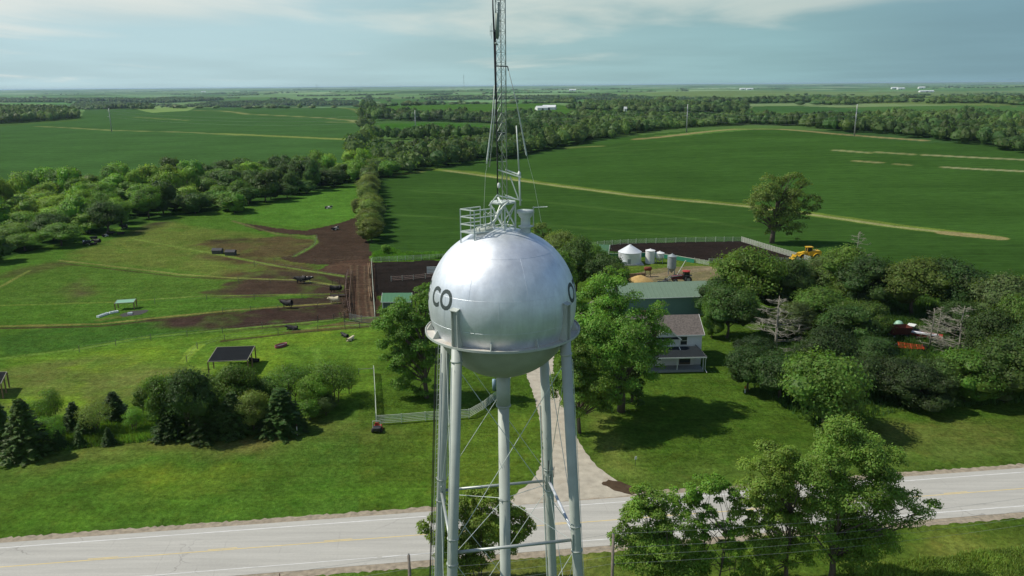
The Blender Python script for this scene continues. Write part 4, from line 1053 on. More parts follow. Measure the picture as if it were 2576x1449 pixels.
special('rounder tree with a forked trunk beside the tallest verge tree', 0, 0, 0, 11.5,
        [(1950, 1150, 0, 48, 14), (1920, 1200, -.5, 50, 15), (1985, 1205, 0, 48, 14), (1890, 1240, 0, 40, 10), (1950, 1270, 0, 50, 12), (1905, 1300, 0, 40, 8), (2000, 1330, 0, 40, 8), (1945, 1370, 0, 46, 12), (1900, 1345, 0, 36, 9), (1880, 1290, 0, 36, 9), (1920, 1415, 0, 44, 9), (1990, 1290, 0, 50, 12), (2010, 1390, 0, 44, 9)],
        40000, .22, 'verge', trad=.018, base=atz(1975, 1470, 0), seed=6)
special('open thin stemmed tree in the middle of the verge clump', 0, 0, 0, 9.5,
        [(1730, 1240, 0, 34, 8), (1700, 1270, 0, 30, 7), (1790, 1215, 0, 40, 12), (1760, 1250, 0, 34, 9), (1825, 1240, 0, 30, 8), (1740, 1300, 0, 26, 5), (1790, 1310, 0, 34, 7), (1760, 1350, 0, 34, 7), (1830, 1330, 0, 32, 6), (1830, 1365, 0, 36, 7), (1760, 1400, 0, 40, 8), (1850, 1420, 0, 34, 6)],
        17000, .21, 'fresh', trad=.012, multi=3, base=atz(1795, 1470, 0), seed=7)
special('wide bushy tree beside the utility pole at the verge', 0, 0, 0, 8.5,
        [(1640, 1270, 0, 44, 13), (1600, 1310, 0, 46, 13), (1680, 1290, 0, 46, 13), (1570, 1345, 0, 32, 8), (1650, 1350, 0, 60, 18), (1710, 1360, 0, 44, 11), (1620, 1410, 0, 56, 16), (1700, 1430, 0, 60, 16), (1580, 1390, 0, 40, 9), (1660, 1390, 0, 56, 14), (1620, 1250, 0, 34, 8)],
        44000, .21, 'verge', trad=.014, multi=3, base=atz(1660, 1500, 0), seed=8)
special('rounded tree seen between the legs of the water tower', 0, 0, 0, 8.0,
        [(1190, 1265, 0, 42, 13), (1240, 1255, 0, 40, 12), (1140, 1290, 0, 46, 14), (1105, 1330, 0, 44, 12), (1120, 1375, 0, 46, 12), (1300, 1330, 0, 42, 11), (1150, 1410, 0, 46, 11), (1215, 1320, 0, 54, 15), (1280, 1300, 0, 40, 11), (1120, 1310, 0, 26, 6), (1170, 1370, 0, 46, 11), (1250, 1370, 0, 46, 11), (1295, 1350, 0, 28, 6), (1215, 1405, 0, 40, 8)],
        56000, .21, 'verge', trad=.014, multi=3, base=atz(1200, 1465, 0), seed=9)
special('young sprig bush standing among the verge trees', 0, 0, 0, 4.0, [(1845, 1375, 0, 22, 8), (1842, 1405, 0, 20, 6)], 1600, .16, 'fresh', trad=.012, multi=3, base=atz(1843, 1450, 0), seed=10)
# --- yard trees
special('largest spreading yard tree left of the white farmhouse', 0, 0, 0, 20.0,
        [(1520, 745, 1, 62, 20), (1470, 760, 1, 48, 13), (1580, 780, 0, 56, 17), (1480, 830, -2, 70, 22), (1560, 850, -3, 70, 22), (1640, 800, 2, 50, 15), (1665, 845, 2, 36, 10), (1615, 880, -1, 52, 15), (1430, 880, -1, 46, 12), (1500, 910, -5, 60, 16), (1590, 925, -6, 54, 15), (1440, 940, -4, 44, 10), (1500, 985, -7, 50, 12), (1550, 700, 4, 34, 7), (1640, 930, 3, 40, 9), (1560, 985, -6, 36, 7)],
        60000, .29, 'fresh', trad=.028, base=atz(1560, 1035, 0), seed=13)
special('leafy yard tree overhanging the driveway below the big one', 0, 0, 0, 13.0,
        [(1430, 880, 0, 44, 12), (1470, 910, 0, 50, 14), (1415, 940, -1, 42, 11), (1500, 950, 0, 50, 13), (1455, 975, -2, 50, 13), (1400, 985, -1, 34, 8), (1510, 1000, -2, 44, 10), (1450, 1020, -3, 42, 9), (1550, 980, 1, 40, 9)], 30000, .27, 'mid', trad=.02, base=atz(1455, 1090, 0), seed=14)
special('third yard tree close under the farmhouse porch', 0, 0, 0, 11.0,
        [(1590, 900, 0, 44, 12), (1640, 890, 0, 34, 9), (1560, 940, 0, 48, 12), (1610, 950, -1, 40, 9), (1580, 990, -2, 40, 8)], 15000, .28, 'dark', trad=.02, base=atz(1590, 1010, 0), seed=18)
special('tall dark tree left of the tank beside the driveway', 0, 0, 0, 14.5,
        [(1035, 770, 0, 46, 14), (1075, 740, 0, 34, 9), (990, 810, 0, 44, 13), (1050, 840, 0, 60, 18), (1095, 800, 0, 40, 10), (985, 880, 0, 38, 10), (1040, 910, 0, 56, 15), (1090, 900, 0, 40, 9), (1010, 950, 0, 42, 9), (1065, 970, 0, 34, 6)],
        38000, .29, 'mid', trad=.024, base=atz(1072, 1000, 0), seed=15)
special('lone big elm with a bare thick trunk in the crop field', 0, 0, 0, 21.,
        [(1935, 480, 0, 40, 14), (1985, 470, 0, 40, 14), (1910, 520, 0, 34, 11), (1960, 515, 0, 46, 15), (2015, 500, 0, 36, 11), (2045, 515, 0, 26, 8), (1925, 555, 0, 30, 8), (1975, 555, 0, 38, 11), (2030, 535, 0, 20, 5), (1940, 585, 0, 20, 4), (2000, 590, 0, 20, 4)],
        15000, .55, 'olive', trad=.034, base=at(1942, 612), seed=16, lean=.04)
special('pair stemmed tree crown rising behind the tank', 0, 0, 0, 11., [(1362, 575, 0, 24, 8), (1372, 610, 0, 28, 8), (1360, 640, 0, 24, 6)], 4500, .4, 'olive', base=at(1368, 665), seed=17)
for px, pb, pt, pw, c, lb in [(1415, 690, 588, 90, 'olive', 'olive green tree behind the right side of the tank'),
        (1450, 735, 610, 110, 'dark', 'dark round tree between the tank and the small green shed'),
        (1395, 770, 640, 100, 'mid', 'tree directly behind the tank at the driveway'),
        (1520, 748, 640, 100, 'dark', 'dark tree left of the silver pickup'),
        (1555, 770, 668, 66, 'dark', 'small dark tree against the left end of the long green shed'),
        (1495, 720, 625, 70, 'mid', 'slender tree in front of the small green shed')]:
    ptree('mid', px, pb, pt, pw, c, lb)
# --- grove east of the farmhouse
G = [(1885, 795, 640, 160, 'mid', 'broad bright tree right of the long green shed'), (1800, 800, 700, 90, 'dark', 'dark tree at the right end of the long green shed'),
     (1830, 850, 720, 120, 'dark', 'dense dark tree right of the farmhouse roof'), (1975, 790, 660, 110, 'dark', 'mid green tree behind the tall dead spruce'), (1790, 850, 760, 50, 'mid', 'narrow tree close to the farmhouse gable'),
     (2060, 740, 648, 90, 'grey', 'grey green tree below the yellow wheel loader'), (2120, 752, 630, 110, 'mid', 'tree at the foot of the bare field spruce'), (2190, 775, 655, 130, 'dark', 'round tree along the back of the grove, left'),
     (2290, 790, 660, 140, 'olive', 'olive crowned tree along the back of the grove, middle'), (2375, 790, 660, 140, 'dark', 'large tree at the back of the grove, right'), (2450, 800, 690, 110, 'dark', 'shaded tree behind the thin dead spruces'),
     (2520, 850, 705, 130, 'grey', 'grey green tree at the right edge of the grove'), (2590, 840, 700, 110, 'olive', 'yellowish tree cut by the right picture edge'), (2060, 830, 735, 130, 'mid', 'bright clump tree in the middle of the grove'),
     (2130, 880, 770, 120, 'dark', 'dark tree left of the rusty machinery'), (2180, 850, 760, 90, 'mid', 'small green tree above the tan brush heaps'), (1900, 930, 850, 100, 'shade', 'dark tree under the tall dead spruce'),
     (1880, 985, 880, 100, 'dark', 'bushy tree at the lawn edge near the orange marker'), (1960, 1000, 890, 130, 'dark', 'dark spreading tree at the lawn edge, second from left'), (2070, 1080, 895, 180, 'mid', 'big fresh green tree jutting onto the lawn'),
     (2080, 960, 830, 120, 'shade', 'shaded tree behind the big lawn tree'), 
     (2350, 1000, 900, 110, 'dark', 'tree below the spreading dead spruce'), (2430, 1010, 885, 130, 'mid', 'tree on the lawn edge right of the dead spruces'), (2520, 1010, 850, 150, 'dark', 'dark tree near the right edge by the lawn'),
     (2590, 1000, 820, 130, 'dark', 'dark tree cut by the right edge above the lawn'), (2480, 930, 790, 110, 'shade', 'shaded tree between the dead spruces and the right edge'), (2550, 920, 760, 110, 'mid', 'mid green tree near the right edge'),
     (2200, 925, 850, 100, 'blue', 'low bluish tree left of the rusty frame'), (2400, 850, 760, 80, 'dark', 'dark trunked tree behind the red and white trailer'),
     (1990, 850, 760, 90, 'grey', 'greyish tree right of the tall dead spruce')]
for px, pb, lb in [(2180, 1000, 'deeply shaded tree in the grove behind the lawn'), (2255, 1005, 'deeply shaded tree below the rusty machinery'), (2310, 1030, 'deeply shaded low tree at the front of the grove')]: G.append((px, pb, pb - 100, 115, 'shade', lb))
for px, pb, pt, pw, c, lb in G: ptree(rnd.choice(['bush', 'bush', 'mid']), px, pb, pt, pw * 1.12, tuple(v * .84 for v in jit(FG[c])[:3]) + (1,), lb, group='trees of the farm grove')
for px, pb, pt, pw, lb in [(1950, 905, 745, 150, 'tall dead grey spruce beside the farmhouse lawn'), (2148, 700, 583, 84, 'bare dead spruce standing at the field edge'), (2338, 880, 775, 70, 'thin dead tree beside the red and white trailer'),
                           (2408, 905, 770, 120, 'spreading dead spruce right of the trailer'), (2355, 870, 770, 60, 'broken dead tree behind the trailer'), (2480, 800, 700, 90, 'dead topped tree at the back right of the grove')]:
    ptree('dead', px, pb, pt, pw * 1.1, 'mid', lb)
# --- shelter belt of young trees on the left lawn
S = [('conifer', 70, 1145, 1000, 110, 'blue', 'tallest dark spruce at the left end of the young belt'), ('conifer', 10, 1135, 1010, 90, 'blue', 'dark spruce cut by the left picture edge'), ('conifer', 190, 1080, 1010, 64, 'dark', 'small spruce behind the leftmost saplings'),
     ('conifer', 215, 1095, 1040, 50, 'blue', 'short dark spruce in the gap of the belt'), ('conifer', 290, 1055, 985, 76, 'blue', 'wide little spruce by itself in the belt'), ('conifer', 200, 1122, 1085, 34, 'dark', 'tiny spruce at the mown edge, left'),
     ('conifer', 275, 1118, 1075, 34, 'blue', 'tiny spruce at the mown edge, right'), ('conifer', 150, 1128, 1080, 40, 'blue', 'small spruce beside the tallest one'),
     ('airy', 135, 1075, 972, 60, 'mid', 'thin leafy sapling left of the small spruces'), ('airy', 245, 1090, 1000, 70, 'olive', 'open sapling between two small spruces'), ('airy', 100, 1095, 1000, 60, 'fresh', 'pale sapling behind the tallest spruce'),
     ('slim', 362, 1050, 945, 40, 'olive', 'narrow upright sapling with a pale trunk'), ('airy', 340, 1085, 1020, 50, 'fresh', 'low sapling right of the wide spruce'), ('airy', 130, 1120, 1040, 60, 'fresh', 'bushy pale sapling at the mown edge'),
     ('mid', 425, 1095, 925, 90, 'mid', 'first big tree at the left of the dark thicket'), ('mid', 480, 1100, 908, 110, 'dark', 'tall dark tree in the thicket'), ('mid', 545, 1060, 940, 90, 'mid', 'tree under the near corner of the black shelter'),
     ('mid', 600, 1050, 905, 110, 'mid', 'tree overlapping the black shelter roof'), ('conifer', 430, 1100, 1010, 90, 'blue', 'dark spruce at the foot of the thicket'), ('conifer', 520, 1100, 990, 110, 'blue', 'broad spruce in front of the thicket'),
     ('conifer', 590, 1095, 985, 100, 'blue', 'spruce at the centre front of the thicket'), ('mid', 650, 1030, 935, 80, 'dark', 'dark tree at the right of the thicket'), ('mid', 640, 1085, 975, 80, 'olive', 'yellow green tree inside the thicket'),
     ('conifer', 712, 1083, 975, 130, 'blue', 'large spruce nearest the white marker post'), ('airy', 735, 1020, 902, 110, 'mid', 'open crowned tree with a visible trunk'), ('airy', 845, 1010, 893, 110, 'mid', 'dark rounded tree beside the white rail fence'),
     ('mid', 790, 1035, 930, 80, 'fresh', 'bright leaning tree between the two open crowned ones'), ('slim', 780, 1055, 985, 50, 'fresh', 'small light green sapling at the right end'), ('mid', 820, 1045, 985, 60, 'dark', 'low dark bush at the right end of the belt'),
     ('airy', 880, 990, 925, 50, 'mid', 'half hidden sapling by the fence corner'), ('mid', 560, 1085, 1000, 80, 'dark', 'shaded tree filling the middle of the thicket'), ('mid', 470, 1080, 985, 90, 'dark', 'shaded tree filling the left of the thicket')]
for kd, px, pb, pt, pw, c, lb in S: ptree(kd, px, pb, pt + (0 if kd == 'conifer' else (pb - pt) * .13 + 4), pw * (1.1 if kd != 'conifer' else 1.0), c, lb)
# --- windbreak: a double row of tall narrow trees running away from the farmyard
wb0, wb1 = at(938, 608), at(925, 428)
n_ = 27
for i in range(n_):
    f = (i / (n_ - 1)) ** 1.0; x = wb0[0] + (wb1[0] - wb0[0]) * f; y = wb0[1] + (wb1[1] - wb0[1]) * f
    tree('bush' if i < 14 else 'far', x + rnd.uniform(-1.0, 1.0), y, rnd.uniform(8.0, 10.5), rnd.uniform(8.2, 9.8), 'olive' if rnd.random() < .6 else 'grey', 'grey green tree of the straight windbreak row between pasture and crops' if i else 'first tree of the windbreak row nearest the feedlot', group='trees of the straight windbreak')
ptree('mid', 905, 548, 500, 44, 'olive', 'stray tree leaning out of the windbreak over the pasture')
ptree('mid', 972, 640, 616, 24, 'mid', 'low bush at the end of the windbreak beside the white fence')
w0, w1 = at(918, 405)[:2], at(928, 246)[:2]
# --- creek wood: every tree of the near wood
def fill(poly, spacing, limit=None, jitter=.35, seed=1, world=False):
    P = np.array(poly) if world else wpoly(poly)
    x0, y0 = P.min(0); x1, y1 = P.max(0); rs = np.random.RandomState(seed)
    gx, gy = np.meshgrid(np.arange(x0, x1, spacing), np.arange(y0, y1, spacing * .9)); gx = gx + (np.arange(gx.shape[0]) % 2)[:, None] * spacing / 2
    q = np.stack([gx.ravel(), gy.ravel()], 1) + rs.uniform(-jitter, jitter, (gx.size, 2)) * spacing
    q = q[inside(P, q[:, 0], q[:, 1])]
    return q
creek = [(-80, 720), (0, 672), (40, 655), (110, 640), (150, 628), (215, 605), (300, 583), (390, 552), (450, 540), (560, 550), (620, 528), (690, 510), (760, 492), (830, 478), (900, 463), (930, 455), (985, 446), (980, 425), (905, 425), (800, 428), (640, 440), (500, 450), (380, 468), (260, 474), (150, 470), (60, 476), (40, 490), (130, 510), (60, 530), (-100, 540)]
pts = fill(creek, 11.6, seed=3)
order = np.argsort(pts[:, 1])
zones = [((-80, 250), 'at the left picture edge'), ((250, 450), 'along the open pasture'), ((450, 700), 'behind the pasture bay'), ((700, 1000), 'towards the windbreak')]
def wcol(x, y):
    v = vnoise(x / 34 + 5, y / 26, 8)
    if v > .74: return 'lime', 'bright lime green'
    if v > .60: return 'fresh', 'fresh green'
    if v > .40: return 'mid', 'mid green'
    return 'dark', 'dark green'
def project(p):
    q = CR.T @ (np.array(p) - CP); return CX + FOC * q[0] / -q[2], CY - FOC * q[1] / -q[2]
for i in order:
    x, y = pts[i]; px, py = project((x, y, 0)); c, cw = wcol(x, y)
    zn = [n for (a, b_), n in zones if a <= px < b_] or ['outside the left edge']
    near_ = 'front' if py > 560 or (px > 400 and py > 500) else 'back'
    h = rnd.choice([7.5, 9.5, 11, 12.5, 15]) * rnd.uniform(.93, 1.07) * (.85 if c == 'mid' else 1)
    tree('far' if y > 300 else ('mid' if rnd.random() < .5 else 'far'), x, y, h, rnd.uniform(8.5, 13.5), c, f'{cw} tree in the {near_} of the creek wood {zn[0]}', group=f'{cw} creek wood trees {zn[0]}')
print('individual trees', count_trees[0])

# --- distant woods, each one mass
wood_leaf = leaf_mat('far_foliage', False, alb(70, 98, 46, 1.0), .03)
wood_leaf2 = leaf_mat('far_foliage_pale', False, alb(90, 116, 56, 1.0), .03)
def wood(label, q, hr, wr, nq, m, seed=1, name='woodland'):
    rs = np.random.RandomState(seed); n = len(q)
    if n == 0: return
    q = q[vnoise(q[:, 0] / 90, q[:, 1] / 90, 41) < .74] if nq < 60 else q; n = len(q)
    mb = MB(); k_ = .62 + .75 * vnoise(q[:, 0] / 25, q[:, 1] / 25, 43); H = rs.uniform(*hr, n) * k_; W = rs.uniform(*wr, n) * rs.choice([.7, 1, 1.3], n); Z = hgt(q[:, 0], q[:, 1])
    uV, u4, u3 = ico(np.random.RandomState(4), 1.0, (0, 0, 0), 1.0, .12)
    V = uV[None] * np.stack([W * .40, W * .40, H * .38], 1)[:, None, :] * (1 + rs.uniform(-.14, .14, (n, len(uV), 1))) + np.stack([q[:, 0], q[:, 1], Z + H * .48], 1)[:, None, :]
    k = len(uV); off = (np.arange(n) * k)[:, None, None]
    mt = (vnoise(q[:, 0] / 40, q[:, 1] / 40, 47) + rs.uniform(-.2, .2, n) > .58).astype(int)
    mb.add(V.reshape(-1, 3), (u4[None] + off).reshape(-1, 4)); mb.m[4][-1] = np.repeat(mt, len(u4)); mb.f[3].append((u3[None] + off).reshape(-1, 3)); mb.m[3].append(np.repeat(mt, len(u3)))
    if nq:
        d = dirs(rs, n * nq); d[:, 2] = np.abs(d[:, 2]) * 1.1 - .25; w = np.repeat(np.arange(n), nq)
        P = np.stack([q[w, 0], q[w, 1], Z[w] + H[w] * .5], 1) + d * np.stack([W[w] * .52, W[w] * .52, H[w] * .48], 1) * rs.uniform(.8, 1.1, (len(w), 1))
        leaf_quads(mb, P, d * .7 + rs.normal(size=d.shape) * .5 + (0, 0, .25), np.sqrt(W[w]) * .50, rs); mb.m[4][-1] = mt[w]
    o = mb.obj(name, [wood_leaf, wood_leaf2] if m is wood_leaf else [wood_leaf2, wood_leaf], None); tag(o, label, 'wood', kind='stuff'); return o
W_ = [('creek wood behind the mast running right along the field edge', [(975, 446), (1090, 425), (1180, 412), (1300, 396), (1400, 373), (1560, 345), (1640, 332), (1600, 322), (1480, 330), (1400, 345), (1300, 362), (1060, 380), (950, 392), (940, 440)], 9.5, (9, 14), (9, 12), 80, 1),
      ('dark tree line crossing behind the bright middle field', [(955, 352), (1180, 352), (1400, 342), (1480, 325), (1400, 330), (1180, 345), (990, 345)], 10, (9, 14), (9, 13), 60, 0),
      ('tree belt above the bright middle field', [(950, 304), (1100, 306), (1250, 312), (1380, 320), (1500, 320), (1640, 322), (1720, 312), (1600, 303), (1400, 296), (1240, 300), (1100, 294), (955, 288)], 11, (11, 16), (11, 15), 50, 0),
      ('wood in the valley beyond the right field crest', [(1600, 335), (1850, 316), (1960, 318), (2150, 338), (2330, 350), (2480, 370), (2590, 392), (2700, 400), (2700, 352), (2400, 326), (2150, 305), (1960, 300), (1800, 298), (1650, 300), (1500, 318)], 9.5, (9, 13), (9, 13), 50, 0),
      ('wood on the right slope below the far fields', [(2180, 308), (2300, 314), (2420, 322), (2590, 348), (2700, 340), (2700, 300), (2480, 296), (2300, 296), (2160, 298)], 13, (11, 16), (12, 16), 40, 0),
      ('small wood against the left edge beyond the big field', [(-120, 315), (60, 312), (130, 304), (200, 298), (190, 286), (90, 280), (-120, 280)], 11, (12, 17), (11, 15), 50, 1),
      ('dark wood left of the pale far field', [(180, 272), (280, 275), (385, 275), (370, 266), (300, 262), (190, 262)], 12, (11, 15), (12, 16), 40, 0),
      ('long wood behind the left fields', [(460, 270), (700, 266), (900, 265), (900, 258), (700, 257), (520, 261)], 13, (12, 17), (12, 17), 34, 0),
      ('wood ribbon on the left horizon side', [(-150, 256), (180, 260), (180, 255), (300, 258), (420, 260), (560, 253), (560, 250), (300, 252), (-150, 252)], 17, (12, 17), (15, 22), 20, 0),
      ('wood right of the far white barns', [(1430, 276), (1560, 280), (1700, 288), (1870, 285), (1880, 276), (1700, 266), (1500, 264)], 13, (11, 16), (12, 17), 34, 1),
      ('wood clump beside the far white barns', [(1340, 258), (1440, 262), (1450, 252), (1350, 250)], 14, (12, 16), (13, 17), 25, 0),
      ('wood band in the middle distance right of the mast', [(1060, 252), (1300, 250), (1560, 256), (1700, 262), (1700, 256), (1800, 262), (1960, 260), (2150, 266), (2140, 260), (1900, 254), (1650, 248), (1400, 245), (1100, 246)], 19, (12, 17), (17, 24), 18, 0),
      ('thin tree line below the far right farm', [(2330, 262), (2480, 260), (2580, 266), (2700, 268), (2700, 258), (2500, 254), (2350, 256)], 17, (11, 15), (16, 22), 18, 0),
      ('tree line on the far right slope', [(2140, 262), (2280, 257), (2280, 253), (2140, 257)], 16, (10, 14), (14, 20), 18, 0)]
for i, (lb, pp, sp_, hr, wr, nq, pal_) in enumerate(W_):
    wood(lb, fill(pp, sp_, seed=i + 20), hr, wr, nq, wood_leaf2 if pal_ else wood_leaf, i + 50)
rs = np.random.RandomState(5); f = 1 - (1 - np.linspace(0, 1, 210)) ** 1.25; q = w0[None] + (w1 - w0)[None] * f[:, None]; q = q + np.stack([rs.uniform(-11, 11, len(q)) * (1 + .5 * f), rs.uniform(-4, 4, len(q))], 1)
q = q[~((f > .045) & (f < .10))]
wood('tall far windbreak running away beyond the creek wood', q, (13, 19), (11, 16), 110, wood_leaf2, 99, 'windbreak')
# scattered far-off groves and hedgerows towards the horizon
rs = np.random.RandomState(77); q = []
for _ in range(120):
    y = math.exp(rs.uniform(math.log(1900), math.log(16000))); x = y * rs.uniform(-.8, .8)
    L_ = rs.uniform(60, 620) * (1 + y / 7000); Wd = rs.choice([10, 14, 22, 60, 110]) * (1 + y / 12000); a = rs.choice([.13, .13 + .2, -.2, 1.5]) + rs.normal() * .1
    n = int(L_ * Wd / (560 + y * .12)) + 3; u = rs.uniform(-L_ / 2, L_ / 2, n); v = rs.uniform(-Wd / 2, Wd / 2, n)
    q.append(np.stack([x + u * math.cos(a) - v * math.sin(a), y + u * math.sin(a) + v * math.cos(a)], 1))
q = np.concatenate(q); print('far clumps', len(q))
wood('scattered distant groves and hedgerows fading towards the horizon', q, (8, 13), (20, 34), 8, wood_leaf, 7)
# ------------------------------------------------------------------ farm buildings, machines, fences, cattle
def P0(px, py, z=0.): return atz(px, py, z)
greenroof = mat('green_metal_roof', alb(122, 144, 122), .45, .0, var=.05, scale=.6)
greenwall = mat('green_metal_siding', alb(96, 122, 118, 1.0), .5, .0, var=.06, scale=.8)
greenroof2 = mat('bright_green_roof', alb(84, 138, 100), .5, var=.06)
siding = mat('white_clapboard', (.60, .63, .65), .6, var=.05, scale=2)
shing = mat('brown_asphalt_shingles', alb(112, 104, 98), .9, var=.4, scale=3, stain=alb(74, 66, 62), stain_amt=.5)
darkshing = mat('shaded_charcoal_shingles', (.022, .027, .03), .95, var=.3, scale=6, spec=.1)  # charcoal, darkened further to include the yard tree's shade
glass = mat('dark_window_glass', (.02, .025, .03), .15, spec=.6)
galv = mat('galvanised_bin_steel', (.62, .65, .66), .45, .35, var=.08, scale=1.5)
greybin = mat('weathered_grey_steel', (.30, .34, .35), .55, .3, var=.12, scale=2)
teal = mat('teal_panels', alb(48, 140, 110), .6, var=.10, scale=1)
wood_ = mat('weathered_boards', alb(150, 122, 92), .9, var=.25, scale=2)
woodd = mat('dark_weathered_posts', (.09, .075, .06), .9, var=.3, scale=3)
rusty = mat('rusty_red_steel', alb(128, 62, 44), .8, var=.3, scale=3)
redp = mat('red_paint', alb(176, 52, 40), .5, var=.12)
orangep = mat('orange_paint', alb(206, 84, 40), .5, var=.1)
yel = mat('yellow_machine_paint', alb(226, 180, 40), .45, var=.10, scale=1)
tyre = mat('black_rubber', (.022, .022, .022), .85, var=.2)
blacksteel = mat('dark_steel', (.05, .05, .052), .5, .4, var=.2)
blackcov = mat('black_shade_cloth', (.014, .016, .018), .98, spec=.05, var=.15, scale=1)
pipe = mat('rusty_pipe_rail', alb(120, 96, 84), .7, .2, var=.25, scale=2)
greypipe = mat('grey_pipe_rail', (.20, .21, .20), .6, .3, var=.2)
silverp = mat('silver_pickup_paint', (.50, .54, .57), .35, .5, var=.05)
wrail = mat('white_rail_paint', alb(214, 224, 204), .6, var=.08)

def quad(mb, a, b_, c, d, th=.06, mi=0):
    """a thin slab"""
    a, b_, c, d = [np.array(v, float) for v in (a, b_, c, d)]; n = np.cross(b_ - a, d - a); n /= np.linalg.norm(n); o = n * th
    V = [a, b_, c, d, a + o, b_ + o, c + o, d + o]
    mb.add(V, np.array([(3, 2, 1, 0), (4, 5, 6, 7), (0, 1, 5, 4), (1, 2, 6, 5), (2, 3, 7, 6), (3, 0, 4, 7)]), mi)
def gable(root, hx, hy, hw, hr, wm, rm, ov=.4, ribs=0, roofname='roof', trim=None):
    """walls and gable roof centred on root, ridge along x"""
    mb = MB(); x, y = hx, hy
    V = [(-x, -y, 0), (x, -y, 0), (x, y, 0), (-x, y, 0), (-x, -y, hw), (x, -y, hw), (x, y, hw), (-x, y, hw), (-x, 0, hw + hr), (x, 0, hw + hr)]
    mb.add(V, [(0, 1, 5, 4), (2, 3, 7, 6), (1, 2, 6, 5), (3, 0, 4, 7), (5, 6, 9), (7, 4, 8), (0, 3, 2, 1)])
    mb.obj('wall', wm, root)
    s = hr / y; ye = y + ov; ze = hw - s * ov; xr = x + ov
    mb = MB()
    quad(mb, (-xr, -ye, ze + .03), (xr, -ye, ze + .03), (xr, -.01, hw + hr + .03), (-xr, -.01, hw + hr + .03), .09)
    quad(mb, (xr, ye, ze + .03), (-xr, ye, ze + .03), (-xr, .01, hw + hr + .03), (xr, .01, hw + hr + .03), .09)
    for k in range(ribs):
        xx = -xr + (k + .5) * 2 * xr / ribs
        for sg in (-1, 1): mb.bar((xx, sg * ye, ze + .15), (xx, 0, hw + hr + .15), .05, .04)
    r = mb.obj(roofname, rm, root)
    if trim:
        mb = MB(); mb.bar((-xr, -ye - .02, ze + .05), (xr, -ye - .02, ze + .05), .05, .16); mb.obj('eave_trim', trim, r)
        mb = MB()
        for sx_ in (-1, 1): mb.bar((sx_ * (xr + .02), -ye, ze + .08), (sx_ * (xr + .02), 0, hw + hr + .1), .05, .14); mb.bar((sx_ * (xr + .02), ye, ze + .08), (sx_ * (xr + .02), 0, hw + hr + .1), .05, .14)
        mb.obj('barge_board', trim, r)
    return r
def window(root, x, z, w, h, y, side='front'):
    f = MB(); 
    for a, c, ww, hh in ((x, z + h / 2 + .05, w + .24, .12), (x, z - h / 2 - .05, w + .24, .12), (x - w / 2 - .06, z, .12, h), (x + w / 2 + .06, z, .12, h), (x, z, w, .05)):
        f.box((a, y - .03, c), (ww, .08, hh))
    fo = f.obj('window', whitem, root); g_ = MB(); g_.box((x, y - .012, z), (w, .02, h)); g_.obj('pane', glass, fo); return fo

# farmhouse
hx0, hx1 = 20.5, 33.0
hr_ = P0(1762, 920)
H = thing('farmhouse', 'white two storey clapboard farmhouse with brown shingle roof and dark front porch', 'house', (26.8, 0, 0), R(2.5))
hy = 3.9; H.location = ((hr_[0]) - 6.1, hr_[1] + hy + .35, 0)
gable(H, 6.1, hy, 5.7, 2.3, siding, shing, .35, trim=whitem)
window(H, 2.9, 4.5, 1.15, 1.5, -hy); window(H, -4.6, 4.5, 1.0, 1.5, -hy)
for yy in (-1.6, 1.6):
    mb = MB(); mb.box((6.13, yy, 4.2), (.08, .95, 1.5)); fo = mb.obj('window', whitem, H); g_ = MB(); g_.box((6.175, yy, 4.2), (.02, .75, 1.3)); g_.obj('pane', glass, fo)
# projecting front gable
mb = MB(); wx0, wx1, yf = -2.6, 1.7, -hy - 1.15; xm = (wx0 + wx1) / 2; zt_, za = 5.45, 7.2
mb.add([(wx0, yf, 0), (wx1, yf, 0), (wx1, -hy + .02, 0), (wx0, -hy + .02, 0), (wx0, yf, zt_), (wx1, yf, zt_), (wx1, -hy + .02, zt_), (wx0, -hy + .02, zt_), (xm, yf, za), (xm, -hy + .02, za)],
       [(0, 1, 5, 4), (1, 2, 6, 5), (3, 0, 4, 7), (4, 5, 8), (0, 3, 2, 1)]); wing = mb.obj('front_wing', siding, H)
mb = MB(); ov = .4; s_ = (za - zt_) / ((wx1 - wx0) / 2)
quad(mb, (wx0 - ov, yf - ov, zt_ - s_ * ov + .03), (xm - .01, yf - ov, za + .03), (xm - .01, -hy + 1.6, za + .03), (wx0 - ov, -hy + 1.6, zt_ - s_ * ov + .03), -.08)
quad(mb, (wx1 + ov, -hy + 1.6, zt_ - s_ * ov + .03), (xm + .01, -hy + 1.6, za + .03), (xm + .01, yf - ov, za + .03), (wx1 + ov, yf - ov, zt_ - s_ * ov + .03), -.08)
rf = mb.obj('roof', shing, wing)
mb = MB(); mb.bar((wx0 - ov, yf - ov - .03, zt_ - s_ * ov + .05), (xm, yf - ov - .03, za + .06), .06, .18); mb.bar((wx1 + ov, yf - ov - .03, zt_ - s_ * ov + .05), (xm, yf - ov - .03, za + .06), .06, .18)
mb.obj('barge_board', whitem, wing)
mb = MB(); mb.add([(wx0 - .3, yf - .42, zt_ - .08), (wx1 + .3, yf - .42, zt_ - .08), (wx1 + .3, yf - .02, zt_ + .12), (wx0 - .3, yf - .02, zt_ + .12), (wx0 - .3, yf - .42, zt_ - .16), (wx1 + .3, yf - .42, zt_ - .16), (wx1 + .3, yf - .02, zt_ - .16), (wx0 - .3, yf - .02, zt_ - .16)],
                  [(0, 1, 2, 3), (7, 6, 5, 4), (0, 4, 5, 1), (1, 5, 6, 2), (3, 2, 6, 7), (0, 3, 7, 4)]); mb.obj('skirt_roof', darkshing, wing)
window(H, xm - .3, 4.75, 1.2, .5, yf)
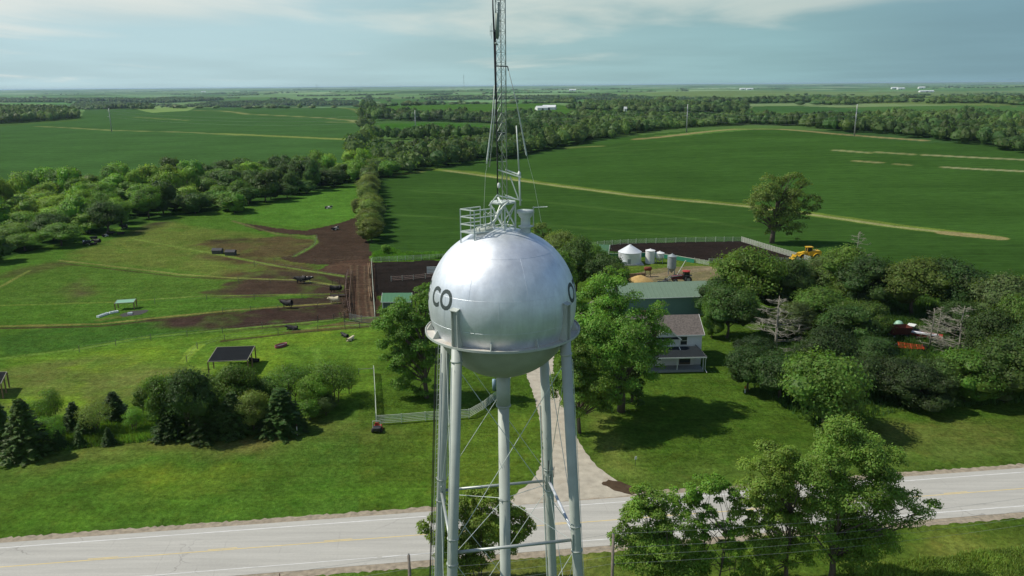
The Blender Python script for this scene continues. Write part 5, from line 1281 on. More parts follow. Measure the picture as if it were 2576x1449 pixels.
# porch
px0, px1, py0, py1 = -7.2, 5.6, -hy - 3.6, -hy
mb = MB(); quad(mb, (px0, py0 - .3, 2.75), (px1 + .3, py0 - .3, 2.75), (px1 - .7, yf + .02, 3.75), (px0, yf + .02, 3.75), .1); 
quad(mb, (px1 + .3, py0 - .3, 2.75), (px1 + .3, py1 - .03, 2.75), (px1 - .7, py1 - .03, 3.7), (px1 - .7, yf, 3.7), .1)
pr_ = mb.obj('porch_roof', darkshing, H)
mb = MB(); mb.bar((px0, py0 - .34, 2.72), (px1 + .34, py0 - .34, 2.72), .08, .2); mb.bar((px1 + .34, py0 - .34, 2.72), (px1 + .34, py1, 2.72), .08, .2); mb.obj('gutter', whitem, pr_)
mb = MB(); mb.box(((px0 + px1) / 2, (py0 + yf) / 2, .2), (px1 - px0, yf - py0 - .02, .4)); mb.obj('porch_floor', mat('porch_grey', (.24, .26, .26), .8), H)
for xx in (px0 + .1, 1.0, px1 - .1):
    mb = MB(); mb.bar((xx, py0 + .1, .4), (xx, py0 + .1, 2.75), .12); mb.obj('porch_post', siding, H)
mb = MB(); mb.tube([(px1 + .25, py0 - .4, 2.65), (px1 + .2, py0 - .2, 2.3), (px1 + .2, py0 - .2, .5), (px1 + .35, py0 - .8, .15)], .06, 6); mb.obj('downspout', whitem, H)
mb = MB(); mb.tube([(px0 - .1, py0 - .4, 2.65), (px0 - .1, py0 - .3, .6), (px0 + .3, py0 - 1.0, .12)], .06, 6); mb.obj('downspout', whitem, H)
for xx in (wx0 - .05, wx1 + .05):
    mb = MB(); mb.tube([(xx, yf - .3, 5.3), (xx, yf - .12, 5.0), (xx, yf - .12, 3.9), (xx + .1, yf - .9, 3.5)], .06, 6); mb.obj('downspout', whitem, H)
window(H, -5.0, 1.9, 1.2, 1.4, yf); 
mb = MB(); mb.box((-4.8, yf + .14, 1.9), (4.3, .25, 3.3)); mb.obj('porch_wall', siding, H)
mb = MB(); mb.box((3.1, yf + .14, 1.9), (2.8, .25, 3.3)); mb.obj('porch_wall', siding, H)
mb = MB(); mb.box((-1.6, yf - .05, 1.45), (1.0, .08, 2.1)); dr = mb.obj('door', whitem, H); mb = MB(); mb.box((-1.6, yf - .10, 1.9), (.55, .03, 1.0)); mb.obj('pane', glass, dr); mb = MB(); mb.box((-1.23, yf - .12, 1.4), (.06, .06, .12)); mb.obj('handle', steel, dr)
mb = MB(); mb.box((2.9, yf + .0, 1.6), (2.0, .06, 2.2)); dr = mb.obj('window', woodd, H); mb = MB(); mb.box((2.9, yf - .05, 1.75), (1.75, .03, 1.7)); mb.obj('pane', glass, dr)
# chimney
mb = MB(); mb.box((-3.4, .6, 7.9), (.7, .6, 1.6)); mb.box((-3.4, .6, 8.74), (.82, .72, .1)); mb.obj('chimney', mat('brick', (.24, .11, .08), .9, var=.2, scale=6), H)

# long green machine shed
a_, b_ = P0(1560, 800), P0(1800, 792)
sh = thing('machine_shed', 'long green steel shed with a pale green roof behind the farmhouse', 'shed')
L_ = np.linalg.norm(b_ - a_); sh.location = ((a_[0] + b_[0]) / 2, (a_[1] + b_[1]) / 2 + 5.2, 0); sh.rotation_euler = (0, 0, math.atan2(b_[1] - a_[1], b_[0] - a_[0]))
gable(sh, L_ / 2 + 1.5, 5.2, 4.3, 1.9, greenwall, greenroof, .35, ribs=26, trim=whitem)
mb = MB(); mb.box((6.5, -5.24, 1.6), (1.0, .06, 2.1)); mb.obj('door', greenroof, sh)
# small green shed at the pen
p = P0(1488, 668); sh = thing('green_shed', 'small dark green gabled shed beside the white grain bin', 'shed', (p[0] - .5, p[1] + 5, 0), R(-12))
gable(sh, 5.6, 3.8, 3.0, 1.9, mat('shed_grey_green_siding', alb(104, 120, 112), .6), mat('shed_green_roof', alb(76, 118, 84), .5, var=.06), .4, ribs=12, trim=whitem)
p = P0(962, 788); sh = thing('pen_shelter', 'little green roofed shelter with white corner trim by the feedlot', 'shed', (p[0] + 3.1, p[1] + 2.2, 0), 0)
gable(sh, 3.0, 2.0, 2.6, 1.3, mat('grey_green_boards', alb(88, 104, 96), .7), greenroof2, .25, ribs=8, trim=whitem)
mb = MB(); mb.box((-2.98, -2.02, 1.3), (.16, .16, 2.6)); mb.obj('corner_post', whitem, sh)

# bins and tanks
def bin_(label, px, py, dia, hw, hr, m, legs=0, name='grain_bin', rings=6, z0=0., hop=0.):
    p = P0(px, py); o = thing(name, label, 'bin' if 'bin' in name else 'tank', (p[0], p[1] + dia / 2, 0)); r = dia / 2
    mb = MB(); prof = [(r, z0)]
    for k in range(rings * 2 + 1): prof.append((r + (.012 if k % 2 else 0), z0 + hw * (k + .5) / (rings * 2 + 1)))
    prof.append((r, z0 + hw)); mb.lathe(prof, n=40); mb.obj('wall', m, o, True)
    mb = MB(); mb.lathe([(r + .10, z0 + hw - .03), (r * .12, z0 + hw + hr), (r * .12, z0 + hw + hr + .12), (.01, z0 + hw + hr + .14)], n=40); rf = mb.obj('roof', m, o)
    if hop: mb = MB(); mb.lathe([(r, z0), (.18, z0 - hop)], n=24); mb.obj('hopper_cone', m, o)
    for k in range(legs):
        a = 2 * PI * k / legs + .5; mb = MB(); mb.bar((r * math.cos(a), r * math.sin(a), 0), (r * math.cos(a), r * math.sin(a), z0 + .5), .1); mb.obj('leg', greybin, o)
    if dia > 4:
        mb = MB(); mb.box((0, 0, .12), (dia * 1.1, dia * 1.1, .24)); mb.obj('base', MATS['footing_concrete'], o)
        for k in range(16):
            a = 2 * PI * k / 16; 
        mb = MB(); mb.box((-.6, -r - .02, 1.0), (.9, .08, 1.6)); mb.obj('door', greybin, o)
    return o
bin_('round white steel grain bin with a conical roof', 1588, 668, 6.3, 3.3, 1.8, mat('white_bin_steel', (.68, .71, .72), .42, .25, var=.07, scale=1.5), rings=5)
o = bin_('upright white tank beside the white grain bin', 1637, 664, 2.6, 3.6, .35, mat('white_poly', (.68, .69, .68), .55, var=.04), name='storage_tank', rings=2)
bin_('narrow grey feed bin on legs with a leaning auger', 1691, 694, 2.25, 3.1, .6, greybin, legs=4, z0=1.9, hop=1.3, name='feed_bin', rings=4)
o = bin_('small white hopper on legs between the tanks', 1661, 664, 2.4, 1.3, .4, MATS['white_poly'], legs=4, z0=1.6, hop=1.1, name='feed_bin', rings=1)
p = P0(1703, 700); q_ = aty(1725, 655, p[1] + 1.5); mb = MB(); mb.tube([(p[0], p[1] + .5, .5), q_], .09, 8); mb.tube([q_, q_ + (.15, 0, -.5)], .12, 8); o = mb.obj('grain_auger', wrail); tag(o, 'thin pale auger tube leaning up from the grey feed bin', 'auger')
o = thing('fuel_tank', 'rust red fuel tank raised on a stand', 'tank', tuple(P0(1630, 697)))
mb = MB(); mb.tube([(-.95, .5, 2.1), (-.8, .5, 2.1), (.8, .5, 2.1), (.95, .5, 2.1)], [.35, .55, .55, .35], 16); mb.obj('tank_body', rusty, o, True)
for sx_ in (-.6, .6):
    for sy_ in (.15, .85): mb = MB(); mb.bar((sx_ * 1.2, sy_, 0), (sx_, sy_, 1.7), .08); mb.obj('leg', woodd, o)
mb = MB(); mb.tube([(.3, .1, 1.7), (.3, -.1, .6), (.1, -.1, .4)], .03, 6); mb.obj('hose', tyre, o)
def heap(label, cat, name, px, py, w, d_, h, m, seed=1, amp=.18):
    p = P0(px, py); rs = np.random.RandomState(seed); mb = MB(); n = 28; V = []; 
    for i in range(9):
        f = i / 8; r = 1 - f
        for j in range(n):
            a = 2 * PI * j / n; k = 1 + amp * (fbm(math.cos(a) * 2 + seed, math.sin(a) * 2 + f * 3, seed, 3) - .5) * 2
            V.append((math.cos(a) * r * w / 2 * k, math.sin(a) * r * d_ / 2 * k, h * (1 - (1 - f) ** 1.6) * (1 + amp * (rs.rand() - .5) * .5) if i else -.03))
    F = [(i * n + j, i * n + (j + 1) % n, (i + 1) * n + (j + 1) % n, (i + 1) * n + j) for i in range(8) for j in range(n)]
    mb.add(V, np.array(F)); o = mb.obj(name, m, None, True, (p[0], p[1] + d_ / 2, 0)); return tag(o, label, cat)
heap('golden heap of shelled corn beside the fuel tank', 'heap', 'corn_heap', 1614, 713, 7.0, 5.0, 1.5, mat('corn_grain', alb(202, 170, 108), .95, var=.18, scale=2, bump=.6, bscale=8))
for k, (px, py, w) in enumerate([(2105, 752, 3.4), (2135, 775, 3.0), (2165, 795, 3.2)]):
    heap(['first pale brush heap next to the white gate panels', 'middle pale brush heap in the grove', 'last pale brush heap in the grove'][k], 'heap', 'brush_heap', px, py, w, 2.6, 1.2, mat('cut_brush', alb(206, 184, 150), .95, var=.3, scale=2), 5 + k, .5)
# stacked boards
o = thing('wood_pile', 'stack of old boards left of the corn heap', 'wood pile', tuple(P0(1598, 698)), R(12))
for k in range(7):
    mb = MB(); mb.box((rnd.uniform(-.3, .3), .3 * (k % 2), .1 + .15 * k), (5.6 + rnd.uniform(-.8, .6), .35, .10), rz=rnd.uniform(-.04, .04)); mb.obj('board', mat('old_board', alb(128, 96, 84), .9, var=.25), o)

def wheel(root, x, y, r, w, name='wheel', rim=None):
    """axle along y"""
    mb = MB(); n = 20; prof = [(r * .55, -w / 2), (r * .95, -w / 2), (r, -w * .3), (r, w * .3), (r * .95, w / 2), (r * .55, w / 2)]
    ang = np.linspace(0, 2 * PI, n, endpoint=False); V = np.concatenate([np.stack([x + pr * np.cos(ang), np.full(n, y + pz), r + pr * np.sin(ang)], 1) for pr, pz in prof])
    F = [(i * n + j, (i + 1) * n + j, (i + 1) * n + (j + 1) % n, i * n + (j + 1) % n) for i in range(5) for j in range(n)]
    mb.add(V, np.array(F)); wo_ = mb.obj(name, tyre, root, True)
    mb = MB(); mb.tube([(x, y - w * .32, r), (x, y + w * .32, r)], r * .56, 16); mb.obj('rim', rim or greybin, wo_); return wo_
def profile_body(pts, y0, y1):
    """closed xz outline given thickness in y"""
    mb = MB(); n = len(pts); V = [(x, y0, z) for x, z in pts] + [(x, y1, z) for x, z in pts]
    mb.add(V, [tuple(range(n)), tuple(range(n, 2 * n))[::-1]] + [(i, n + i, n + (i + 1) % n, (i + 1) % n) for i in range(n)]); return mb
# tractor with front loader, nose to the left
t0 = P0(1723, 712); T = thing('tractor', 'dark red tractor with a red cab roof and a loader on its nose', 'tractor', (t0[0], t0[1] + .8, 0), R(2))
profile_body([(-3.3, .9), (-.3, .8), (-.3, 1.95), (-1.2, 1.95), (-3.2, 1.65)], -.38, .38).obj('hood', mat('tractor_red', alb(120, 40, 40), .45, var=.15), T)
mb = MB(); mb.box((-3.34, 0, 1.25), (.06, .6, .6)); mb.obj('grille', blacksteel, T)
mb = MB(); mb.box((.35, 0, 1.15), (1.9, .9, .7)); mb.obj('chassis', blacksteel, T)
mb = MB()
for x_, y_ in ((-.3, -.65), (-.3, .65), (1.1, -.65), (1.1, .65)): mb.bar((x_, y_, 1.5), (x_ * .95 + .05, y_ * .95, 2.75), .08)
cab = mb.obj('cab_frame', blacksteel, T)
mb = MB(); mb.box((.42, 0, 2.1), (1.3, 1.2, 1.2)); mb.obj('cab_glass', glass, cab)
mb = MB(); mb.lathe([(1.0, 0), (1.08, .08), (.95, .2), (.02, .26)], (.4, 0, 2.78), 8); mb.obj('cab_roof', redp, T)
mb = MB(); mb.tube([(-1.6, .3, 1.8), (-1.6, .3, 2.7)], .05, 8); mb.obj('exhaust', blacksteel, T)
for y_ in (-.95, .95): wheel(T, .75, y_, .88, .5); wheel(T, -2.4, y_ * .85, .55, .32); 
for y_ in (-.95, .95):
    mb = MB(); mb.add([(-.1, y_ - .28, 1.9), (1.5, y_ - .28, 1.95), (1.5, y_ + .28, 1.95), (-.1, y_ + .28, 1.9), (-.1, y_ - .28, 1.83), (1.5, y_ - .28, 1.88), (1.5, y_ + .28, 1.88), (-.1, y_ + .28, 1.83)], [(0, 1, 2, 3), (7, 6, 5, 4), (0, 4, 5, 1), (1, 5, 6, 2), (2, 6, 7, 3), (3, 7, 4, 0)]); mb.obj('fender', blacksteel, T)
    mb = MB(); mb.bar((-.7, y_ * .55, 1.9), (-3.6, y_ * .55, 1.5), .12, .18); mb.bar((-3.6, y_ * .55, 1.5), (-4.5, y_ * .55, .6), .12, .18); mb.obj('loader_arm', greybin, T)
profile_body([(-4.5, .15), (-5.4, .1), (-5.3, .3), (-4.7, .45), (-4.65, 1.0), (-4.45, 1.0)], -1.1, 1.1).obj('bucket', blacksteel, T)
# implement behind the corn heap
o = thing('disc_harrow', 'tangle of dark implement frame in front of the tractor nose', 'implement', tuple(P0(1672, 712)), 0)
for k in range(7):
    mb = MB(); a = np.array([-1.6 + k * .5, -.3, .35]); mb.tube([a + (0, -.03, 0), a + (0, .03, 0)], .34, 14); mb.obj('disc', greybin, o)
mb = MB(); mb.bar((-2, -.3, .35), (2, -.3, .35), .07); mb.bar((-2, .5, .8), (2, .5, .8), .12); mb.bar((-1.2, -.3, .4), (-1.2, .5, .8), .08); mb.bar((1.2, -.3, .4), (1.2, .5, .8), .08); mb.bar((0, .5, .8), (.3, 1.6, .9), .12); mb.obj('frame', woodd, o)
# pickup
o = thing('pickup_truck', 'silver pickup truck parked left of the white grain bin', 'truck', tuple(P0(1550, 667)), R(8))
profile_body([(-2.6, .45), (2.6, .45), (2.65, .95), (2.55, 1.05), (.7, 1.1), (-.1, 1.1), (-2.55, 1.08), (-2.65, .8)], -.9, .9).obj('body', silverp, o)
profile_body([(-.9, 1.08), (1.0, 1.08), (.65, 1.7), (-.45, 1.74)], -.78, .78).obj('cab', silverp, o)
mb = MB(); mb.add([(-.82, -.79, 1.14), (.9, -.79, 1.14), (.6, -.79, 1.62), (-.42, -.79, 1.64)], [(0, 1, 2, 3)]); mb.obj('side_window', glass, o)
for x_ in (-1.7, 1.6):
    for y_ in (-.85, .85): wheel(o, x_, y_, .38, .25)
# yellow wheel loader at the end of the pen
lp_ = P0(2040, 655); W = thing('wheel_loader', 'big yellow wheel loader parked at the corner of the cattle pen', 'loader', (lp_[0] - .6, lp_[1] + 1.4, 0), R(3)); 
profile_body([(.1, 1.2), (3.6, 1.1), (3.7, 2.3), (3.3, 2.55), (1.0, 2.6), (.1, 2.2)], -.95, .95).obj('engine_hood', yel, W)
profile_body([(-2.6, 1.0), (-.1, 1.0), (-.1, 2.0), (-1.0, 2.3), (-2.4, 1.9)], -.6, .6).obj('front_frame', yel, W)
mb = MB(); mb.box((3.74, 0, 1.6), (.1, 1.5, 1.0)); mb.obj('counterweight', woodd, W)
mb = MB(); mb.box((.35, 0, 2.9), (1.3, 1.3, 1.0)); mb.obj('cab_glass', glass, W)
mb = MB()
for x_, y_ in ((-.35, -.68), (-.35, .68), (1.05, -.68), (1.05, .68)): mb.bar((x_, y_, 2.2), (x_, y_, 3.5), .16)
mb.obj('cab_frame', yel, W)
mb = MB(); mb.box((.35, 0, 3.56), (1.9, 1.6, .16)); mb.obj('cab_roof', yel, W)
for x_ in (-1.7, 2.2):
    for y_ in (-1.15, 1.15):
        wheel(W, x_, y_, .85, .6, rim=yel); mb = MB(); pts = [(x_ + 1.05 * math.cos(a), y_, .85 + 1.05 * math.sin(a)) for a in np.linspace(.25, PI - .25, 7)]
        for a1, a2 in zip(pts[:-1], pts[1:]): mb.bar(a1, a2, .62, .07)
        mb.obj('fender', yel, W)
for y_ in (-.45, .45):
    mb = MB(); mb.bar((-.8, y_, 2.2), (-2.9, y_, 1.6), .16, .3); mb.bar((-2.9, y_, 1.6), (-3.6, y_, .8), .16, .3); mb.obj('lift_arm', yel, W)
profile_body([(-3.6, .2), (-4.7, .12), (-4.6, .35), (-3.9, .6), (-3.85, 1.3), (-3.6, 1.35)], -1.35, 1.35).obj('bucket', yel, W)
mb = MB(); mb.tube([(2.6, .3, 2.5), (2.6, .3, 3.2)], .07, 8); mb.obj('exhaust', woodd, W)

# zero turn mower on the lawn, seen from behind
mp_ = P0(948, 1088); M_ = thing('riding_mower', 'red riding mower parked at the corner of the white fence', 'mower', (mp_[0], mp_[1] + .5, 0), R(92))
profile_body([(-.9, .35), (-.1, .4), (-.05, .85), (-.4, 1.0), (-.95, .8)], -.5, .5).obj('engine_cover', blacksteel, M_)
profile_body([(-.1, .35), (.9, .3), (1.1, .55), (.3, .6), (-.1, .75)], -.55, .55).obj('body', redp, M_)
mb = MB(); mb.box((.1, 0, .85), (.55, .55, .18)); mb.box((-.18, 0, 1.15), (.14, .55, .5)); mb.obj('seat', redp, M_)
mb = MB(); mb.tube([(-.4, -.55, .5), (-.45, -.55, 1.75), (-.45, 0, 1.8), (-.45, .55, 1.75), (-.4, .55, .5)], .035, 8); mb.obj('roll_bar', railm, M_)
for y_ in (-.3, .3): mb = MB(); mb.tube([(.45, y_, .6), (.45, y_, 1.05), (.35, y_ * .6, 1.1)], .02, 6); mb.obj('steering_lever', blacksteel, M_)
for y_ in (-.62, .62): wheel(M_, -.45, y_, .32, .28); wheel(M_, 1.05, y_ * .8, .17, .14)
mb = MB(); mb.box((.35, 0, .2), (.9, 1.5, .16)); mb.obj('cutting_deck', redp, M_)

# ---- fences
def fence(label, pts, sp_, rails, hp, rm, pm, rr=.03, pw=.1, board=0., group=None, name='rail_fence', px=True, cap=100, cat='fence', flat=False):
    P = [np.array(P0(*q)) if px else np.array(q) for q in pts]; o = thing(name, label, cat, tuple(P[0]), 0, group); base = P[0]
    tot = sum(np.linalg.norm(b - a) for a, b in zip(P[:-1], P[1:])); sp_ = max(sp_, tot / 90)
    nodes = []
    for i, (a, b) in enumerate(zip(P[:-1], P[1:])):
        n = max(1, int(round(np.linalg.norm(b - a) / sp_)))
        for k in range(n): nodes.append(a + (b - a) * k / n)
    nodes.append(P[-1])
    for q in nodes:
        mb = MB(); mb.bar(q - base, q - base + (rnd.uniform(-.02, .02), 0, hp), pw); mb.obj('post', pm, o)
    for z in rails:
        mb = MB()
        for a, b in zip(nodes[:-1], nodes[1:]):
            off = (b - a) / max(np.linalg.norm(b - a), 1e-6); off = np.array([off[1], -off[0], 0]) * (pw / 2 + .02)
            s0, s1 = rnd.uniform(-.03, .03), rnd.uniform(-.03, .03)
            if board: mb.bar(a - base + off + (0, 0, z + s0), b - base + off + (0, 0, z + s1), .03, board)
            else: mb.bar(a - base + off + (0, 0, z), b - base + off + (0, 0, z), rr * 2)
        mb.obj('wire' if rr < .012 else 'rail', rm, o)
    return o
R6 = [.25, .5, .75, 1.0, 1.22, 1.42]
fence('white six rail lawn fence running away from the mower', [(946, 1062), (944, 1010), (941, 955), (940, 940)], 2.6, R6, 1.5, wrail, wrail, .03, .09)
fence('white six rail lawn fence under the tank curving to the driveway', [(948, 1068), (1010, 1064), (1070, 1059), (1130, 1055), (1180, 1052), (1215, 1032), (1250, 1004)], 3.0, R6, 1.5, wrail, wrail, .03, .1)
fence('dark rail fence stub joining the trees to the white fence', [(903, 945), (940, 943)], 3, [1.2], 1.3, greypipe, greypipe, .04, .1)
fence('white pipe fence along the right side of the dirt lane', [(935, 662), (938, 712), (941, 760), (944, 800)], 3, [.35, .7, 1.05, 1.4], 1.5, wrail, wrail, .03, .1)
fence('white fence along the top of the near feedlot', [(938, 660), (1000, 657), (1060, 654), (1120, 651)], 2.6, [.3, .6, .9, 1.2, 1.45], 1.5, wrail, wrail, .02, .09)
fence('rusty white pipe fence inside the near feedlot', [(984, 708), (1040, 704), (1100, 697)], 3, [.4, .8, 1.2], 1.35, mat('pale_rusty_pipe', alb(196, 168, 154), .7, var=.25), wrail, .035, .12)
fence('white board fence behind the big cattle pen', [(1470, 624), (1520, 618), (1600, 613), (1700, 610), (1800, 608), (1865, 608)], 2.9, [.2, .45, .7, .95, 1.2, 1.45], 1.6, wrail, wrail, .02, .14)
fence('dense pale slat fence along the right side of the big cattle pen', [(1865, 608), (1910, 622), (1960, 637), (2010, 652), (2038, 660)], 1.2, [.12, .27, .42, .57, .72, .87, 1.02, 1.17, 1.32, 1.47, 1.6], 1.7, mat('pale_slats', alb(182, 186, 172), .8, var=.2, scale=2), wrail, .035, .1)
fence('white pipe gates along the near edge of the big cattle pen', [(1783, 663), (1850, 662), (1930, 660), (2034, 662)], 3.2, [.35, .7, 1.05, 1.35], 1.45, wrail, wrail, .035, .1)
fence('white gate panels between the teal panels and the cattle pen', [(1746, 661), (1783, 668)], 1.7, [.2, .42, .64, .86, 1.08, 1.3], 1.4, wrail, wrail, .03, .08)
# teal wind panels
for lb, pts in [('teal steel bunk panels along the cattle pen', [(1645, 646), (1700, 654), (1746, 662)]), ('short teal panel run between the green shed and the grain bin', [(1530, 648), (1560, 648), (1628, 646)])]:
    P = [np.array(P0(*q)) for q in pts]; o = thing('feed_bunk', lb, 'feed bunk', tuple(P[0]))
    for a, b in zip(P[:-1], P[1:]):
        mb = MB(); mb.bar(a - P[0] + (0, 0, .62), b - P[0] + (0, 0, .62), .08, 1.15); mb.obj('panel', teal, o)
        mb = MB(); mb.bar(a - P[0] + (0, 0, 1.24), b - P[0] + (0, 0, 1.24), .16, .08); mb.obj('top_rail', wrail, o)
# corral by the lane
fence('grey pipe gates across the near end of the dirt lane', [(880, 806), (910, 812), (940, 815), (968, 814)], 2.2, [.3, .55, .8, 1.05, 1.3, 1.5], 1.6, greypipe, greypipe, .028, .1)
fence('rusty pipe corral rails at the bottom left of the lane', [(800, 810), (840, 805), (868, 803), (884, 806)], 2.4, [.4, .8, 1.2], 1.4, pipe, woodd, .03, .12)
fence('rusty pipe corral rails along the left side of the lane', [(878, 800), (872, 765), (868, 735), (872, 700), (876, 690)], 2.2, [.45, .9, 1.35], 1.6, pipe, pipe, .045, .14)
fence('rusty rails closing the top pen beside the lane', [(836, 716), (872, 712)], 2, [.4, .75, 1.1], 1.3, pipe, woodd, .03, .1)
fence('grey pipe fence running right below the lane gates', [(868, 822), (905, 826), (950, 826)], 3, [.5, .9, 1.3], 1.45, greypipe, woodd, .025, .1)
fence('board windbreak panels above the lane', [(790, 663), (830, 662), (868, 660)], 2.8, [.9], 1.3, wood_, wood_, .04, .12)
o = thing('cattle_chute', 'tan wooden feed bunk with boards beside the lane', 'feed bunk', tuple(P0(832, 748)), R(4))
for k, (z, w) in enumerate([(.35, .2), (.7, .2), (1.0, .2)]): mb = MB(); mb.box((1.9, 0, z), (3.8, .08, w)); mb.obj('board', wood_, o)
for x_ in (0, 1.9, 3.8): mb = MB(); mb.box((x_, .1, .6), (.14, .14, 1.2)); mb.obj('post', wood_, o)
mb = MB(); mb.box((1.9, .7, .3), (3.8, 1.0, .25)); mb.obj('trough', mat('dark_trough', (.06, .06, .07), .6), o)
for k, (px, py, lb) in enumerate([(866, 772, 'upper pale headgate panel in the corral'), (870, 798, 'lower pale headgate panel at the corral corner'), (872, 715, 'pale squeeze gate at the top of the corral')]):
    o = thing('corral_gate', lb, 'gate', tuple(P0(px, py)), R(80))
    for z in (.2, .6, 1.0, 1.4): mb = MB(); mb.bar((-1, 0, z), (1, 0, z), .06); mb.obj('rail', pipe, o)
    for x_ in (-1, 1): mb = MB(); mb.bar((x_, 0, 0), (x_, 0, 1.7), .14); mb.obj('post', wood_, o)
for (a, c, lb) in [((926, 672), (929, 699), 'upper pale feeder frame beside the white fence of the lane'), ((927, 732), (931, 758), 'lower pale feeder frame beside the white fence of the lane')]:
    p, q = P0(*a), P0(*c); o = thing('hay_feeder', lb, 'feeder', tuple(q)); off = np.array([.45, 0, 0])
    for k in (0, 1):
        for z in (.35, 1.05): mb = MB(); mb.bar(p - q + off * k + (0, 0, z), off * k + (0, 0, z), .11); mb.obj('rail', wood_, o)
        for f in (0, .33, .66, 1): v = (p - q) * f + off * k; mb = MB(); mb.bar(v, v + (0, 0, 1.2), .13); mb.obj('post', wood_, o)
fence('rusty pipe rails on the lane side of the corral alley', [(886, 694), (882, 735), (880, 770), (884, 802)], 2.4, [.45, .9, 1.35], 1.6, pipe, wood_, .05, .14)
for k, (a, c, lb) in enumerate([((868, 706), (884, 704), 'cross rails at the top of the corral alley'), ((866, 742), (882, 740), 'pale cross panel by the feed bunk'), ((862, 770), (880, 772), 'cross rails below the cream cow'), ((858, 800), (878, 792), 'cross rails at the lower corral corner')]):
    fence(lb, [a, c], 1.2, [.4, .8, 1.2], 1.5, [pipe, wood_][k % 2], wood_, .05, .14)
o = thing('loading_panels', 'white slatted steel panels inside the near feedlot', 'panel', tuple(P0(1075, 690)), R(6))
for z in (.3, .7, 1.1, 1.5, 1.9): mb = MB(); mb.box((1.6, 0, z), (3.4, .06, .24)); mb.obj('slat', whitem, o)
for x_ in (0, 1.6, 3.2): mb = MB(); mb.box((x_, .08, 1.05), (.1, .1, 2.1)); mb.obj('post', greybin, o)
# wire pasture fences
for lb, pts in [('wire fence on thin posts above the top dark pen', [(600, 712), (760, 715), (832, 730)]), ('wire fence on thin posts in the middle of the pens', [(390, 764), (520, 755), (640, 752), (760, 750), (832, 748)]),
                ('wire fence on thin posts below the black cow', [(560, 788), (700, 780), (800, 776), (866, 772)]), ('wire fence on posts along the bottom dark pen', [(200, 886), (380, 856), (560, 838), (660, 826), (745, 820), (866, 810)]),
                ('wire fence on dark posts round the shelter pasture', [(470, 912), (497, 878), (566, 858), (700, 842), (800, 832), (868, 828)]), ('wire fence on posts by the upper dirt paddock', [(690, 660), (740, 650), (790, 622), (798, 600)]),
                ('wire fence on thin posts left of the lane top', [(640, 668), (720, 676), (800, 690), (868, 702)])]:
    fence(lb, pts, 7.5, [.6, 1.1], 1.35, greypipe, mat('grey_fence_post', alb(124, 122, 104), .9), .009, .085, name='wire_fence')
# shade shelters
def shelter(label, tl, tr, br, bl, hp, name='shade_shelter', m=blackcov, posts=3):
    z = hp; T_ = [atz(*q, z_) for q, z_ in zip((tl, tr, br, bl), (z + .15, z + .15, z - .15, z - .15))]
    c = sum(T_) / 4; c[2] = 0; o = thing(name, label, 'shelter', tuple(c)); T_ = [v - c for v in T_]
    mb = MB(); quad(mb, T_[3], T_[2], T_[1], T_[0], .05); rf = mb.obj('roof', m, o)
    mb = MB()
    for i in range(4): mb.bar(T_[i] + (0, 0, .03), T_[(i + 1) % 4] + (0, 0, .03), .09, .12)
    mb.obj('rim_board', mat('grey_boards', alb(150, 146, 130), .9, var=.2), rf)
    for i, j in ((0, 3), (1, 2)):
        for f in np.linspace(0, 1, posts): q = T_[i] * (1 - f) + T_[j] * f; mb = MB(); mb.bar((q[0], q[1], 0), (q[0], q[1], q[2] - .03), .17); mb.obj('post', wood_, o)
    return o
shelter('black roofed cattle shade on wooden posts in the lawn pasture', (546, 874), (641, 871), (622.5, 906.5), (522.5, 910.5), 2.6)
shelter('black cattle shade cut off by the left picture edge', (-75, 938), (17, 936), (2, 966), (-95, 968), 2.6)
shelter('small pale green roofed mineral feeder in the pasture', (295, 755), (342, 752), (336, 761), (288, 764), 1.7, 'mineral_feeder', mat('pale_green_tin', alb(140, 190, 158), .5, var=.1), 2)
blob('shadow_hollow', [(300, 792), (330, 782), (370, 779), (372, 784), (350, 792), (310, 797)], .02, mat('hollow_shadow', (.03, .028, .022), .7), .5, .6, 9, 'hollow under the mineral feeder with its shadow painted dark')  # dark sheet painted for the shadow in the feeder hollow
for lb, a, b in [('long white trough lying beside the mineral feeder', (246, 799), (272, 790)), ('shorter white trough touching the feeder hollow', (276, 789), (297, 785)), ('small white slab at the hollow', (322, 791), (333, 790))]:
    p, q = P0(*a), P0(*b); mb = MB(); 
    d = (q - p); u = d / np.linalg.norm(d); sd_ = np.array([-u[1], u[0], 0]) * .35
    for s1, s2, zc, hh in ((-1, -1, .2, .36), (1, 1, .2, .36)): mb.bar(p + sd_ * s1 + (0, 0, zc), q + sd_ * s2 + (0, 0, zc), .05, hh)
    mb.bar(p + (0, 0, .06), q + (0, 0, .06), .66, .06); mb.bar(p - sd_ + (0, 0, .2), p + sd_ + (0, 0, .2), .05, .36); mb.bar(q - sd_ + (0, 0, .2), q + sd_ + (0, 0, .2), .05, .36)
    tag(mb.obj('trough', mat('white_enamel', (.7, .74, .74), .5, var=.08)), lb, 'trough')
for lb, px, py in [('left of two small dark hutches in the pasture', 545, 639), ('right of two small dark hutches in the pasture', 578, 643)]:
    p = P0(px, py); o = thing('calf_hutch', lb, 'hutch', (p[0], p[1] + 1, 0)); gable(o, 1.4, 1.0, 1.0, .5, mat('hutch_boards', alb(84, 86, 80), .8), mat('hutch_roof', (.05, .05, .055), .8), .12)
p = P0(707, 872); o = thing('water_tub', 'rust red oblong tub in the lawn pasture', 'tub', (p[0], p[1], 0), R(55))
mb = MB(); rs = [(.9, 0), (.95, .5), (.88, .5), (.82, .1), (.02, .08)]; 
V = []; n = 20
for r_, z in rs:
    for j in range(n): a = 2 * PI * j / n; V.append((r_ * 1.5 * math.cos(a), r_ * .7 * math.sin(a), z))
